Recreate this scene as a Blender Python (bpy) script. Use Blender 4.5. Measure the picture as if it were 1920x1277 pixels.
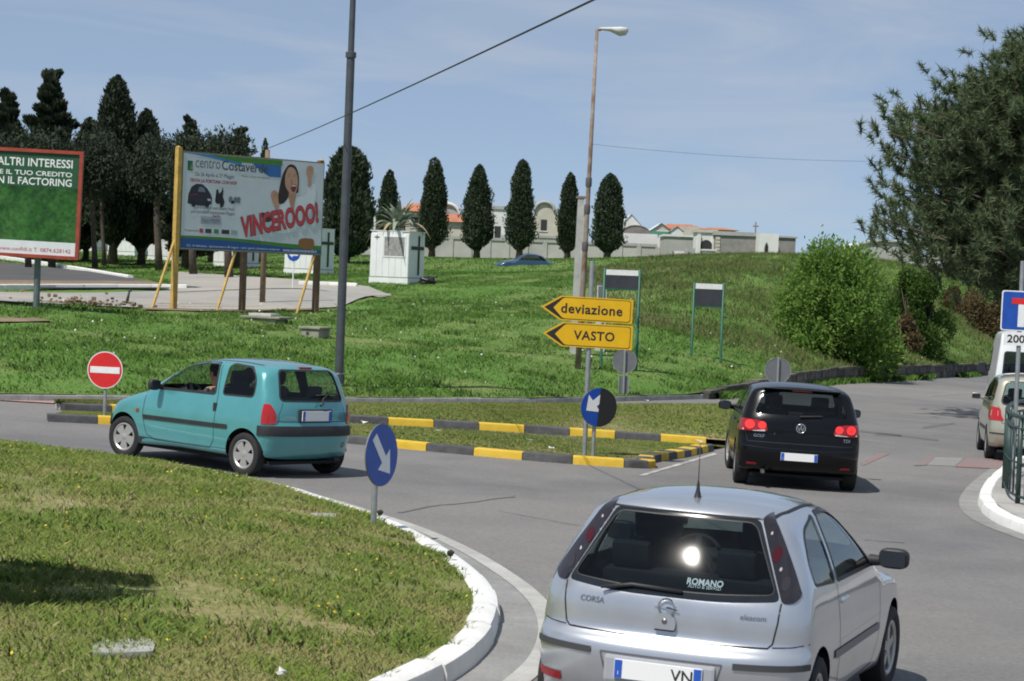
import bpy, bmesh, math, random
import numpy as np
from mathutils import Vector, Matrix
from mathutils.bvhtree import BVHTree
for _o in list(bpy.data.objects): bpy.data.objects.remove(_o)
R = math.radians
rng = np.random.default_rng(7); random.seed(7)
S = bpy.context.scene
COL = S.collection
# ------------------------------------------------------------------ camera
CAM_F, CAM_H, CAM_P, CAM_R = 4000.0, 2.611, 0.0314, 0.0396       # pixels at 1920 wide, metres, radians
GA, GB = -0.0268, -0.0067                                          # the road's cross fall
PW, PH = 1920.0, 1277.0
_c, _s = math.cos(CAM_R), math.sin(CAM_R)
_fw = Vector((0, math.cos(CAM_P), -math.sin(CAM_P))); _up = Vector((0, math.sin(CAM_P), math.cos(CAM_P))); _rt = Vector((1, 0, 0))
cam_d = bpy.data.cameras.new('camera'); cam = bpy.data.objects.new('camera', cam_d); COL.objects.link(cam)
_r2 = _rt*_c + _up*_s; _u2 = _up*_c - _rt*_s
M = Matrix((( _r2.x, _u2.x, -_fw.x, 0), (_r2.y, _u2.y, -_fw.y, 0), (_r2.z, _u2.z, -_fw.z, CAM_H), (0, 0, 0, 1)))
cam.matrix_world = M
cam_d.sensor_width = 36; cam_d.lens = CAM_F/PW*36; cam_d.clip_start = .3; cam_d.clip_end = 6000
S.camera = cam
cam_d.dof.use_dof = True; cam_d.dof.focus_distance = 30; cam_d.dof.aperture_fstop = 9.0
# ------------------------------------------------------------------ world, sun, exposure
SUN_EL, SUN_AZ = R(56.5), R(221)                                     # azimuth clockwise from +Y
w = bpy.data.worlds.new('World'); S.world = w; w.use_nodes = True
nt = w.node_tree; nt.nodes.clear()
sky = nt.nodes.new('ShaderNodeTexSky'); sky.sky_type = 'NISHITA'; sky.sun_disc = False
sky.sun_elevation = SUN_EL; sky.sun_rotation = SUN_AZ; sky.altitude = 500
sky.air_density = 0.5; sky.dust_density = 0.0; sky.ozone_density = 4.0
bg = nt.nodes.new('ShaderNodeBackground'); bg.inputs[1].default_value = 0.085
wo = nt.nodes.new('ShaderNodeOutputWorld')
tc = nt.nodes.new('ShaderNodeTexCoord'); mp = nt.nodes.new('ShaderNodeMapping'); mp.inputs['Scale'].default_value = (2.0, 2.0, 11.0); mp.inputs['Rotation'].default_value = (0.05, 0.12, 0.3)
nz = nt.nodes.new('ShaderNodeTexNoise'); nz.inputs['Scale'].default_value = 2.6; nz.inputs['Detail'].default_value = 7; nz.inputs['Roughness'].default_value = .55; nz.inputs['Distortion'].default_value = .6
rmp = nt.nodes.new('ShaderNodeValToRGB'); rmp.color_ramp.elements[0].position = .44; rmp.color_ramp.elements[1].position = .72
rmp.color_ramp.elements[1].color = (.6, .6, .6, 1)
mx = nt.nodes.new('ShaderNodeMix'); mx.data_type = 'RGBA'; mx.inputs[7].default_value = (4.8, 5.15, 5.75, 1)   # thin high cloud
vl = nt.nodes.new('ShaderNodeMix'); vl.data_type = 'RGBA'; vl.inputs[0].default_value = .68; vl.inputs[7].default_value = (3.15, 3.95, 5.05, 1)   # even milky veil
nt.links.new(tc.outputs['Generated'], mp.inputs[0]); nt.links.new(mp.outputs[0], nz.inputs[0]); nt.links.new(nz.outputs[0], rmp.inputs[0])
nt.links.new(rmp.outputs[0], mx.inputs[0]); nt.links.new(sky.outputs[0], vl.inputs[6]); nt.links.new(vl.outputs[2], mx.inputs[6]); nt.links.new(mx.outputs[2], bg.inputs[0]); nt.links.new(bg.outputs[0], wo.inputs[0])
sd = bpy.data.lights.new('sun', 'SUN'); sd.energy = 3.6; sd.angle = R(.53); sd.color = (1, .955, .88)
sun = bpy.data.objects.new('sun', sd); COL.objects.link(sun)
_sv = Vector((math.sin(SUN_AZ)*math.cos(SUN_EL), math.cos(SUN_AZ)*math.cos(SUN_EL), math.sin(SUN_EL)))
sun.rotation_euler = _sv.to_track_quat('Z', 'Y').to_euler(); sun.location = _sv*60
S.view_settings.view_transform = 'Standard'; S.view_settings.look = 'None'; S.view_settings.exposure = 0.40; S.view_settings.gamma = 1
S.view_settings.use_curve_mapping = False
S.render.engine = 'CYCLES'
S.cycles.use_denoising = True; S.cycles.max_bounces = 8; S.cycles.transparent_max_bounces = 16; S.cycles.filter_width = 1.9
S.cycles.sample_clamp_indirect = 6
# ------------------------------------------------------------------ pixel helpers (only used to find where things stand)
def ray(x, y):
    dx, dy = x-PW/2, y-PH/2
    px, py = _c*dx+_s*dy, -_s*dx+_c*dy
    return _rt*(px/CAM_F) - _up*(py/CAM_F) + _fw
def gz(X, Y): return GA*min(max(X, -15), 32)+GB*min(max(Y, 0), 140)
def gnd(x, y, h=0.0):
    r = ray(x, y); t = (CAM_H-h)/(GA*r.x+GB*r.y-r.z); return Vector((0, 0, CAM_H))+r*t
def at(x, y, Y):
    r = ray(x, y); return Vector((0, 0, CAM_H))+r*(Y/r.y)
UP_N = Vector((-GA, -GB, 1)).normalized()
# ------------------------------------------------------------------ materials
MATS = {}
def pm(name, col, rough=.6, metal=0., var=0., scale=4., bump=0., bscale=40., coat=0., spec=.5, col2=None, emit=0., detail=5, coord='Object', trans=0., sheen=0.):
    if name in MATS: return MATS[name]
    m = bpy.data.materials.new(name); m.use_nodes = True; t = m.node_tree; b = t.nodes['Principled BSDF']
    b.inputs['Base Color'].default_value = (*col, 1); b.inputs['Roughness'].default_value = rough; b.inputs['Metallic'].default_value = metal
    b.inputs['Coat Weight'].default_value = coat; b.inputs['Coat Roughness'].default_value = .04; b.inputs['Specular IOR Level'].default_value = spec
    if emit: b.inputs['Emission Color'].default_value = (*col, 1); b.inputs['Emission Strength'].default_value = emit
    if var or col2 or bump:
        tc = t.nodes.new('ShaderNodeTexCoord')
        src = tc.outputs['Object']
        if coord == 'World': src = t.nodes.new('ShaderNodeNewGeometry').outputs['Position']
        if var or col2:
            n = t.nodes.new('ShaderNodeTexNoise'); n.inputs['Scale'].default_value = scale; n.inputs['Detail'].default_value = detail; n.inputs['Roughness'].default_value = .62
            t.links.new(src, n.inputs['Vector'])
            r = t.nodes.new('ShaderNodeValToRGB'); r.color_ramp.elements[0].position = .34; r.color_ramp.elements[1].position = .66
            c2 = col2 or tuple(min(1, c*(1+var)) for c in col); c1 = col if col2 else tuple(c*(1-var) for c in col)
            r.color_ramp.elements[0].color = (*c1, 1); r.color_ramp.elements[1].color = (*c2, 1)
            t.links.new(n.outputs[0], r.inputs[0]); t.links.new(r.outputs[0], b.inputs['Base Color'])
        if bump:
            n2 = t.nodes.new('ShaderNodeTexNoise'); n2.inputs['Scale'].default_value = bscale; n2.inputs['Detail'].default_value = 4
            t.links.new(src, n2.inputs['Vector'])
            bp = t.nodes.new('ShaderNodeBump'); bp.inputs['Strength'].default_value = bump; bp.inputs['Distance'].default_value = .02
            t.links.new(n2.outputs[0], bp.inputs['Height']); t.links.new(bp.outputs[0], b.inputs['Normal'])
    MATS[name] = m; return m
def paint_mat(name, col, metal, rough, coat=1., spec=.5):
    """car paint outside, dark trim on the inner side of the sheet; a little road dust low down is left to the noise"""
    if name in MATS: return MATS[name]
    m = pm(name, col, rough, metal, var=.05, scale=3., coat=coat, spec=spec); t = m.node_tree; b = t.nodes['Principled BSDF']
    g = t.nodes.new('ShaderNodeNewGeometry'); d = t.nodes.new('ShaderNodeBsdfDiffuse'); d.inputs[0].default_value = (.03, .03, .033, 1)
    x = t.nodes.new('ShaderNodeMixShader'); out = t.nodes['Material Output']
    t.links.new(g.outputs['Backfacing'], x.inputs[0]); t.links.new(b.outputs[0], x.inputs[1]); t.links.new(d.outputs[0], x.inputs[2]); t.links.new(x.outputs[0], out.inputs[0])
    return m
def glass_mat(name, tint, rough=.0, ior=1.5):
    if name in MATS: return MATS[name]
    m = bpy.data.materials.new(name); m.use_nodes = True; t = m.node_tree; t.nodes.clear()
    o = t.nodes.new('ShaderNodeOutputMaterial'); x = t.nodes.new('ShaderNodeMixShader'); ge = t.nodes.new('ShaderNodeNewGeometry')
    def mth(op, a, b=None):
        n = t.nodes.new('ShaderNodeMath'); n.operation = op
        for i_, q in enumerate((a, b)):
            if q is None: continue
            if isinstance(q, (int, float)): n.inputs[i_].default_value = q
            else: t.links.new(q, n.inputs[i_])
        return n.outputs[0]
    vm = t.nodes.new('ShaderNodeVectorMath'); vm.operation = 'DOT_PRODUCT'; t.links.new(ge.outputs['Incoming'], vm.inputs[0]); t.links.new(ge.outputs['Normal'], vm.inputs[1])
    F0 = ((ior-1)/(ior+1))**2                                  # Schlick, the same from both sides of a thin pane
    fr = mth('ADD', mth('MULTIPLY', mth('POWER', mth('SUBTRACT', 1., mth('ABSOLUTE', vm.outputs['Value'])), 5.), 1-F0), F0)
    tr = t.nodes.new('ShaderNodeBsdfTransparent'); tr.inputs[0].default_value = (*tint, 1); g = t.nodes.new('ShaderNodeBsdfGlossy'); g.inputs['Roughness'].default_value = rough
    t.links.new(fr, x.inputs[0]); t.links.new(tr.outputs[0], x.inputs[1]); t.links.new(g.outputs[0], x.inputs[2]); t.links.new(x.outputs[0], o.inputs[0])
    MATS[name] = m; return m
# ------------------------------------------------------------------ mesh helpers
class MB:
    def __init__(s): s.v = []; s.f = []
    def add(s, vs, fs):
        o = len(s.v); s.v += [tuple(v) for v in vs]; s.f += [tuple(i+o for i in f) for f in fs]; return s
    def box(s, x0, x1, y0, y1, z0, z1, M=None, bev=0.):
        if bev:
            b = bev; P = []; 
            bm = bmesh.new(); bmesh.ops.create_cube(bm, size=1)
            for v in bm.verts: v.co = Vector((x0+(v.co.x+.5)*(x1-x0), y0+(v.co.y+.5)*(y1-y0), z0+(v.co.z+.5)*(z1-z0)))
            bmesh.ops.bevel(bm, geom=bm.edges[:], offset=b, segments=2, affect='EDGES', profile=.6)
            bm.verts.index_update(); vs = [v.co.copy() for v in bm.verts]; fs = [tuple(v.index for v in f.verts) for f in bm.faces]; bm.free()
        else:
            vs = [Vector(p) for p in ((x0,y0,z0),(x1,y0,z0),(x1,y1,z0),(x0,y1,z0),(x0,y0,z1),(x1,y0,z1),(x1,y1,z1),(x0,y1,z1))]
            fs = [(0,3,2,1),(4,5,6,7),(0,1,5,4),(1,2,6,5),(2,3,7,6),(3,0,4,7)]
        if M is not None: vs = [M@v for v in vs]
        return s.add(vs, fs)
    def tube(s, pts, r, n=10, caps=True):
        pts = [Vector(p) for p in pts]; rr = r if isinstance(r, (list, tuple)) else [r]*len(pts)
        rings = []; prev = None
        for i, p in enumerate(pts):
            d = (pts[min(i+1, len(pts)-1)]-pts[max(i-1, 0)]).normalized()
            if prev is None: a = d.orthogonal().normalized()
            else: a = (prev-d*prev.dot(d)).normalized()
            prev = a; b = d.cross(a)
            rings.append([p+(a*math.cos(2*math.pi*k/n)+b*math.sin(2*math.pi*k/n))*rr[i] for k in range(n)])
        vs = [v for q in rings for v in q]; fs = []
        for i in range(len(pts)-1):
            for k in range(n): fs.append((i*n+k, i*n+(k+1) % n, (i+1)*n+(k+1) % n, (i+1)*n+k))
        if caps: fs.append(tuple(range(n))[::-1]); fs.append(tuple((len(pts)-1)*n+k for k in range(n)))
        return s.add(vs, fs)
    def lathe(s, prof, n=24, M=None, closed=False):
        """prof [(r, h)] turned round the local z axis"""
        vs = []; fs = []
        for k in range(n):
            a = 2*math.pi*k/n; vs += [Vector((r*math.cos(a), r*math.sin(a), h)) for r, h in prof]
        m = len(prof)
        for k in range(n):
            for i in range(m if closed else m-1): fs.append((k*m+i, ((k+1) % n)*m+i, ((k+1) % n)*m+(i+1) % m, k*m+(i+1) % m))
        if M is not None: vs = [M@v for v in vs]
        return s.add(vs, fs)
    def prism(s, poly, z0, z1, M=None):
        n = len(poly); vs = [Vector((x, y, z0)) for x, y in poly]+[Vector((x, y, z1)) for x, y in poly]
        fs = [tuple(range(n))[::-1], tuple(range(n, 2*n))]+[(i, (i+1) % n, n+(i+1) % n, n+i) for i in range(n)]
        if M is not None: vs = [M@v for v in vs]
        return s.add(vs, fs)
    def build(s, name, mat, parent=None, smooth=False, **kw):
        me = bpy.data.meshes.new(name); me.from_pydata(s.v, [], s.f); return link(name, me, mat, parent, smooth, **kw)
def link(name, me, mat, parent=None, smooth=False, sharp=None):
    if mat is not None:
        for q in (mat if isinstance(mat, (list, tuple)) else [mat]): me.materials.append(q)
    o = bpy.data.objects.new(name, me); COL.objects.link(o)
    if parent is not None: o.parent = parent
    if smooth:
        me.shade_smooth()
        if sharp is not None: me.set_sharp_from_angle(angle=R(sharp))
    return o
def npmesh(name, V, F, mat, parent=None, smooth=False, attr=None):
    """V (n,3), F (m,k) numpy; fast path"""
    me = bpy.data.meshes.new(name); n, k = F.shape
    me.vertices.add(len(V)); me.vertices.foreach_set('co', np.ascontiguousarray(V, dtype=np.float32).ravel())
    me.loops.add(n*k); me.loops.foreach_set('vertex_index', np.ascontiguousarray(F, dtype=np.int32).ravel())
    me.polygons.add(n); me.polygons.foreach_set('loop_start', np.arange(0, n*k, k, dtype=np.int32)); me.polygons.foreach_set('loop_total', np.full(n, k, dtype=np.int32))
    if attr is not None:
        for an, av in attr.items():
            a = me.attributes.new(an, 'FLOAT', 'POINT'); a.data.foreach_set('value', np.ascontiguousarray(av, dtype=np.float32))
    me.update(); me.validate()
    return link(name, me, mat, parent, smooth)
def thing(name, label, cat, loc=(0, 0, 0), rotz=0., group=None, mat=None):
    o = bpy.data.objects.new(name, None); COL.objects.link(o); o.empty_display_size = .2
    if mat is not None: o.matrix_world = mat
    else: o.location = loc; o.rotation_euler = (0, 0, rotz)
    return tag(o, label, cat, group)
def tag(o, label, cat, group=None):
    o['label'] = label; o['category'] = cat
    if group: o['group'] = group
    return o
def struct(o): o['kind'] = 'structure'; return o
def stuff(o): o['kind'] = 'stuff'; return o
def copy_tree(o, parent=None):
    c = o.copy(); COL.objects.link(c); c.parent = parent
    for ch in o.children: 
        copy_tree(ch, c)
    return c
_fontcache = {}
def text_geo(txt, width=None, height=None, bold=0., shear=0., space=1.):
    """flat text mesh centred on the origin in the xy plane"""
    cu = bpy.data.curves.new('txt', 'FONT'); cu.body = txt; cu.size = 1; cu.offset = bold; cu.shear = shear; cu.space_character = space; cu.resolution_u = 3
    ob = bpy.data.objects.new('txt', cu); COL.objects.link(ob)
    dg = bpy.context.evaluated_depsgraph_get(); me = bpy.data.meshes.new_from_object(ob.evaluated_get(dg))
    v = np.array([q.co[:] for q in me.vertices]).reshape(-1, 3); f = [tuple(p.vertices) for p in me.polygons]
    bpy.data.objects.remove(ob); bpy.data.curves.remove(cu); bpy.data.meshes.remove(me)
    mn, mxx = v.min(0), v.max(0); v -= (mn+mxx)/2; sz = mxx-mn
    sx = width/sz[0] if width else None; sy = height/sz[1] if height else None
    v[:, 0] *= sx or sy; v[:, 1] *= sy or sx; v[:, 2] = 0
    return v, f
def lettering(txt, M, mat, parent, name='lettering', width=None, height=None, bold=0., shear=0., space=1., split=False):
    v, f = text_geo(txt, width, height, bold, shear, space); v = [M@Vector(q) for q in v]
    if not split:
        mb = MB(); mb.add(v, f); o = mb.build(name, mat, parent)
        if len(txt) > 11: o['kind'] = 'stuff'
        return o
    root = list(range(len(v)))                                   # one part for each letter
    def find(i):
        while root[i] != i: root[i] = root[root[i]]; i = root[i]
        return i
    for q in f:
        for i in q[1:]: root[find(q[0])] = find(i)
    gr = {}
    for q in f: gr.setdefault(find(q[0]), []).append(q)
    for fs in gr.values():
        ix = sorted({i for q in fs for i in q}); mp_ = {i: k for k, i in enumerate(ix)}; MB().add([v[i] for i in ix], [tuple(mp_[i] for i in q) for q in fs]).build('letter', mat, parent)
def smoothloop(pts, n, closed=True):
    """centripetal-ish Catmull-Rom through pts (k,d), resampled to n by arc length"""
    P = np.array(pts, float); k = len(P); out = []
    for i in range(k if closed else k-1):
        p0, p1, p2, p3 = (P[(i-1) % k], P[i], P[(i+1) % k], P[(i+2) % k]) if closed else (P[max(i-1, 0)], P[i], P[i+1], P[min(i+2, k-1)])
        d0 = max(np.linalg.norm((p1-p0)[:2])**.5, 1e-6); d1 = max(np.linalg.norm((p2-p1)[:2])**.5, 1e-6); d2 = max(np.linalg.norm((p3-p2)[:2])**.5, 1e-6)
        m1 = (p1-p0)/d0-(p2-p0)/(d0+d1)+(p2-p1)/d1 if d0 > 1e-5 else (p2-p1)/d1
        m2 = (p2-p1)/d1-(p3-p1)/(d1+d2)+(p3-p2)/d2 if d2 > 1e-5 else (p2-p1)/d1
        m1 = m1*d1; m2 = m2*d1
        for t in np.arange(0, 1, 1/24.):
            out.append((2*t**3-3*t**2+1)*p1+(t**3-2*t**2+t)*m1+(-2*t**3+3*t**2)*p2+(t**3-t**2)*m2)
    if not closed: out.append(P[-1])
    out = np.array(out); Q = np.vstack([out, out[:1]]) if closed else out
    L = np.r_[0, np.cumsum(np.linalg.norm(np.diff(Q[:, :2], axis=0), axis=1))]
    T = np.linspace(0, L[-1], n+1)[:-1] if closed else np.linspace(0, L[-1], n)
    return np.stack([np.interp(T, L, Q[:, j]) for j in range(Q.shape[1])], 1)
def rpoly(pts, r=.05, n=4):
    """round the corners of a 2d polygon"""
    out = []; k = len(pts)
    for i in range(k):
        p = Vector(pts[i][:2]); a = Vector(pts[i-1][:2])-p; b = Vector(pts[(i+1) % k][:2])-p
        rr = pts[i][2] if len(pts[i]) > 2 else r
        d = min(rr, a.length*.45, b.length*.45)
        if d < 1e-4: out.append(tuple(p)); continue
        p0, p2 = p+a.normalized()*d, p+b.normalized()*d
        for j in range(n+1):
            t = j/n; out.append(tuple(p0*(1-t)**2+p*2*t*(1-t)+p2*t*t))
    return out
def inpoly(x, y, poly):
    c = False; j = len(poly)-1
    for i in range(len(poly)):
        xi, yi = poly[i]; xj, yj = poly[j]
        if (yi > y) != (yj > y) and x < (xj-xi)*(y-yi)/(yj-yi)+xi: c = not c
        j = i
    return c
# ================================================================== SETTING
def grid_mesh(name, P, mat, smooth=True):
    """P (a,b,3) array of points"""
    a, b, _ = P.shape; idx = np.arange(a*b).reshape(a, b)
    F = np.stack([idx[:-1, :-1], idx[1:, :-1], idx[1:, 1:], idx[:-1, 1:]], -1).reshape(-1, 4)
    return npmesh(name, P.reshape(-1, 3), F, mat, None, smooth)
def gzv(X, Y): return GA*np.clip(X, -15, 32)+GB*np.clip(Y, 0, 140)
# ---- materials of the ground
def ground_mat(name, cols, scales, bump=.3, bscale=60., rough=.95, fine=None):
    """two noise layers in world space between three base colours"""
    m = bpy.data.materials.new(name); m.use_nodes = True; t = m.node_tree; b = t.nodes['Principled BSDF']; b.inputs['Roughness'].default_value = rough; b.inputs['Specular IOR Level'].default_value = .25
    g = t.nodes.new('ShaderNodeNewGeometry'); pos = g.outputs['Position']
    def nz(sc, d=6, dist=0.):
        n = t.nodes.new('ShaderNodeTexNoise'); n.inputs['Scale'].default_value = sc; n.inputs['Detail'].default_value = d; n.inputs['Roughness'].default_value = .65; n.inputs['Distortion'].default_value = dist; t.links.new(pos, n.inputs['Vector']); return n.outputs[0]
    def ramp(v, a, c, c0, c1):
        r = t.nodes.new('ShaderNodeValToRGB'); r.color_ramp.elements[0].position = a; r.color_ramp.elements[1].position = c; r.color_ramp.elements[0].color = c0; r.color_ramp.elements[1].color = c1; t.links.new(v, r.inputs[0]); return r.outputs[0]
    c = [(*q, 1) for q in cols]
    a1 = ramp(nz(scales[0], 5, .4), .38, .64, c[0], c[1]); k = ramp(nz(scales[1], 6), .42, .70, (0, 0, 0, 1), (1, 1, 1, 1))
    x = t.nodes.new('ShaderNodeMix'); x.data_type = 'RGBA'; t.links.new(k, x.inputs[0]); t.links.new(a1, x.inputs[6]); x.inputs[7].default_value = c[2]
    out = x.outputs[2]
    if fine:
        f = ramp(nz(fine[0], 3), .3, .7, (1-fine[1],)*3+(1,), (1+fine[1],)*3+(1,)); y = t.nodes.new('ShaderNodeMix'); y.data_type = 'RGBA'; y.blend_type = 'MULTIPLY'; y.inputs[0].default_value = 1
        t.links.new(out, y.inputs[6]); t.links.new(f, y.inputs[7]); out = y.outputs[2]
    t.links.new(out, b.inputs['Base Color'])
    bp = t.nodes.new('ShaderNodeBump'); bp.inputs['Strength'].default_value = bump; bp.inputs['Distance'].default_value = .03; t.links.new(nz(bscale, 3), bp.inputs['Height']); t.links.new(bp.outputs[0], b.inputs['Normal'])
    MATS[name] = m; return m
ASPH = ground_mat('asphalt', [(.148, .145, .146), (.190, .186, .184), (.235, .222, .207)], (.42, .075), .35, 90., .88, (24., .17))
GRASSD = ground_mat('grass_soil', [(.075, .165, .026), (.105, .195, .038), (.17, .20, .065)], (.5, .16), .5, 25., .95, (7., .2))
LAWND = ground_mat('lawn_soil', [(.14, .17, .05), (.22, .21, .08), (.34, .27, .15)], (.9, .5), .6, 40., .95, (16., .3))
CONC = ground_mat('concrete', [(.33, .32, .30), (.42, .41, .385), (.26, .25, .23)], (1.2, .5), .3, 30., .9, (30., .1))
DUST = ground_mat('dusty_asphalt', [(.27, .26, .245), (.33, .315, .29), (.38, .35, .30)], (.5, .2), .25, 50., .92, (25., .1))
# ---- the sheet that reaches the horizon
xs = np.r_[-3000, -900, -300, np.linspace(-120, 120, 49), 300, 900, 3000]; ys = np.r_[-60, np.linspace(-20, 300, 65), 700, 1600, 4000]
XX, YY = np.meshgrid(xs, ys, indexing='ij')
struct(grid_mesh('ground', np.stack([XX, YY, gzv(XX, YY)-.08], -1), ground_mat('field', [(.08, .09, .035), (.12, .115, .05), (.16, .14, .07)], (.05, .02), .3, 5.)))
xs = np.linspace(-45, 75, 61); ys = np.linspace(-12, 190, 102); XX, YY = np.meshgrid(xs, ys, indexing='ij')
struct(grid_mesh('road', np.stack([XX, YY, gzv(XX, YY)], -1), ASPH))
# ---- far kerb line: the foot of the grass bank, a graph y(x)
KX = [-60, -25, -9.03, -6.96, -3.35, .54, 5.16, 6.9, 11.4, 15.7, 22.3, 45, 80]; KY = [2, 26.5, 37.8, 39.9, 43.9, 48.6, 56.6, 61.2, 75.3, 84.9, 100., 148, 222]
def yk(x): return np.interp(x, KX, KY)
def wall_h(x): return np.interp(x, [4.6, 6.5, 9, 12, 40], [.16, .34, .50, .55, .5])
# ---- bank relief: heights read off along sight lines, thin plate between them
CTRL = [(335, 582, 65), (600, 586, 69), (70, 578, 58), (0, 640, 45), (160, 650, 47), (300, 650, 50), (450, 660, 52), (600, 650, 54), (780, 660, 56), (900, 650, 60), (1000, 640, 63), (0, 600, 53), (900, 570, 82), (1000, 560, 84), (740, 529, 93), (700, 560, 82),
        (0, 545, 72), (200, 560, 70), (600, 545, 80), (350, 540, 82), (0, 503, 100), (150, 492, 112), (400, 502, 110), (590, 513, 105), (440, 500, 115), (320, 487, 122), (165, 470, 140), (240, 478, 132),
        (850, 512, 110), (950, 508, 122), (1050, 511, 118), (1200, 518, 100), (1330, 517, 96), (1450, 519, 98), (1000, 530, 95), (1150, 540, 88),
        (1197, 695, 57.5), (1353, 681, 65), (1300, 610, 76), (1400, 560, 86), (1200, 610, 70), (1100, 600, 72), (1090, 690, 55.5), (1500, 620, 86), (1600, 600, 95), (1760, 524, 125), (1850, 610, 118), (1700, 560, 108), (1850, 530, 135),
        (700, 480, 150), (850, 491, 160), (1000, 491, 160), (1150, 494, 160), (1330, 494, 150), (1470, 492, 150), (0, 470, 150), (1700, 500, 160)]
CP = [at(*c) for c in CTRL]; CP = [(p.x, p.y, p.z) for p in CP]
for x in np.linspace(-24, 30, 37):
    y = float(yk(x)); CP.append((x, y, gz(x, y)+float(wall_h(x))-.02))
CP += [(-40, 80, 1.6), (-60, 120, 2.0), (-40, 160, 3.0), (60, 230, 1.5), (40, 160, .8), (0, 220, 3.4), (-60, 220, 3.2), (60, 300, 2.5), (0, 320, 3.0)]
CP = np.array(CP); _n = len(CP); _sc = 60.
def _tps(r2): return .5*r2*np.log(r2+1e-9)
_d2 = ((CP[:, None, :2]-CP[None, :, :2])/_sc)**2; _K = _tps(_d2.sum(-1))+np.eye(_n)*.0006; _Q = np.c_[np.ones(_n), CP[:, :2]/_sc]
_w = np.linalg.solve(np.block([[_K, _Q], [_Q.T, np.zeros((3, 3))]]), np.r_[CP[:, 2], 0, 0, 0])
def terr(X, Y):
    X = np.asarray(X, float); Y = np.asarray(Y, float); sh_ = X.shape; q = np.c_[X.ravel(), Y.ravel()]; out = np.empty(len(q))
    for i in range(0, len(q), 20000):
        p = q[i:i+20000]; d2 = (((p[:, None, :]-CP[None, :, :2])/_sc)**2).sum(-1); out[i:i+20000] = _tps(d2)@_w[:_n]+_w[_n]+p@_w[_n+1:]/_sc
    return out.reshape(sh_)
xs = np.r_[np.linspace(-60, -26, 18), np.linspace(-25, 40, 131), np.linspace(41, 80, 20)]; ds = np.r_[0, .12, np.linspace(.4, 12, 30), np.linspace(12.6, 60, 72), np.linspace(62, 190, 48)]
XX, DD = np.meshgrid(xs, ds, indexing='ij'); YY = yk(XX)+DD; ZZ = terr(XX, YY)
z0 = gzv(XX, YY)+wall_h(XX)-.02; k = np.clip(DD/2., 0, 1); ZZ = z0*(1-k)+ZZ*k; ZZ += np.where(DD > .5, .035*np.sin(XX*2.1+YY*.7)*np.sin(YY*1.3-XX*.4), 0)
struct(grid_mesh('grass_bank', np.stack([XX, YY, ZZ], -1), GRASSD))
def tz(x, y):
    d = y-float(yk(x)); k = min(max(d/2., 0), 1)
    if d < 0: return gz(x, y)
    return (gz(x, y)+float(wall_h(x))-.02)*(1-k)+float(terr(x, y))*k
def hitT(px, py, y0=30., y1=260.):
    """where a sight line meets the road or the bank"""
    r = ray(px, py); prev = None; Y = y0
    while Y < y1:
        p = Vector((0, 0, CAM_H))+r*(Y/r.y)
        if p.z < tz(p.x, p.y): return p
        Y += .25
    return p
def on(px, Y):
    """ground point at depth Y under a pixel column (near mid height)"""
    p = at(px, 560, Y); return Vector((p.x, Y, tz(p.x, Y)))
# ---- kerb stones along a path
def path_resample(P, step):
    P = np.array(P, float); L = np.r_[0, np.cumsum(np.hypot(*np.diff(P[:, :2], axis=0).T))]; n = max(2, int(round(L[-1]/step))+1); T = np.linspace(0, L[-1], n); return np.stack([np.interp(T, L, P[:, j]) for j in range(2)], 1)
def kerb_run(name, path, stone, wid, hgt, mats, pattern=None, zf=None, sub=4, round_=.025, gap=.006, foot=True, zoff=0.):
    """path: outer edge, the stones lie to its left; each stone a bevelled, slightly uneven block that follows the curve"""
    fine = path_resample(path, stone/sub); n = (len(fine)-1)//sub
    zf = zf or gz
    T = np.gradient(fine, axis=0); T /= np.linalg.norm(T, axis=1)[:, None]; N = np.c_[-T[:, 1], T[:, 0]]
    mb = MB(); vs = []
    for p, q in zip(fine, N):
        a, b = p+q*.01, p+q*(wid-.01); vs += [(a[0], a[1], zf(*a)+zoff+.01), (b[0], b[1], zf(*b)+zoff+.01)]
    root = struct(MB().add(vs, [(2*i, 2*i+2, 2*i+3, 2*i+1) for i in range(len(fine)-1)]).build(name, CONC))
    for k in range(n):
        jz, jo = random.uniform(-.006, .006), random.uniform(-.008, .008); vs = []; fs = []
        prof = [(0, -.05), (.006, hgt-round_*1.6), (round_*.55, hgt-round_*.45), (round_*1.8, hgt), (wid-round_, hgt), (wid, hgt-round_), (wid, -.05)]; m = len(prof)
        for i in range(sub+1):
            j = k*sub+i; p = fine[j].copy()
            if i == 0: p = p+T[j]*gap
            if i == sub: p = p-T[j]*gap
            for o, h in prof: q = p+N[j]*(o+jo); vs.append((q[0], q[1], zf(*q)+zoff+h+(jz if h > 0 else 0)))
        for i in range(sub):
            for c in range(m-1): fs.append((i*m+c, (i+1)*m+c, (i+1)*m+c+1, i*m+c+1))
        fs += [tuple(range(m)), tuple(sub*m+c for c in range(m))[::-1]]
        mt = mats[pattern[k % len(pattern)] if pattern else 0]
        MB().add(vs, fs).build('kerb_stone', mt, root, True, sharp=35)
    return root
KGREY = pm('kerb_grey', (.36, .35, .33), .9, var=.22, scale=3., bump=.3, bscale=25., coord='World')
KWHITE = pm('kerb_whitewash', (.66, .655, .63), .8, var=.12, scale=2.2, bump=.25, bscale=30., coord='World', col2=(.76, .755, .74))
KYEL = pm('kerb_yellow', (.56, .36, .012), .7, bump=.25, bscale=30., coord='World', scale=5., col2=(.64, .43, .05), detail=9); KBLK = pm('kerb_black', (.045, .045, .048), .8, bump=.25, bscale=30., coord='World', scale=4., col2=(.10, .10, .105))
kerb_run('far_kerb', [(x, float(yk(x))-.05) for x in np.linspace(-20, 5.15, 60)], 1.0, .22, .13, [KGREY], sub=2)
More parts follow.
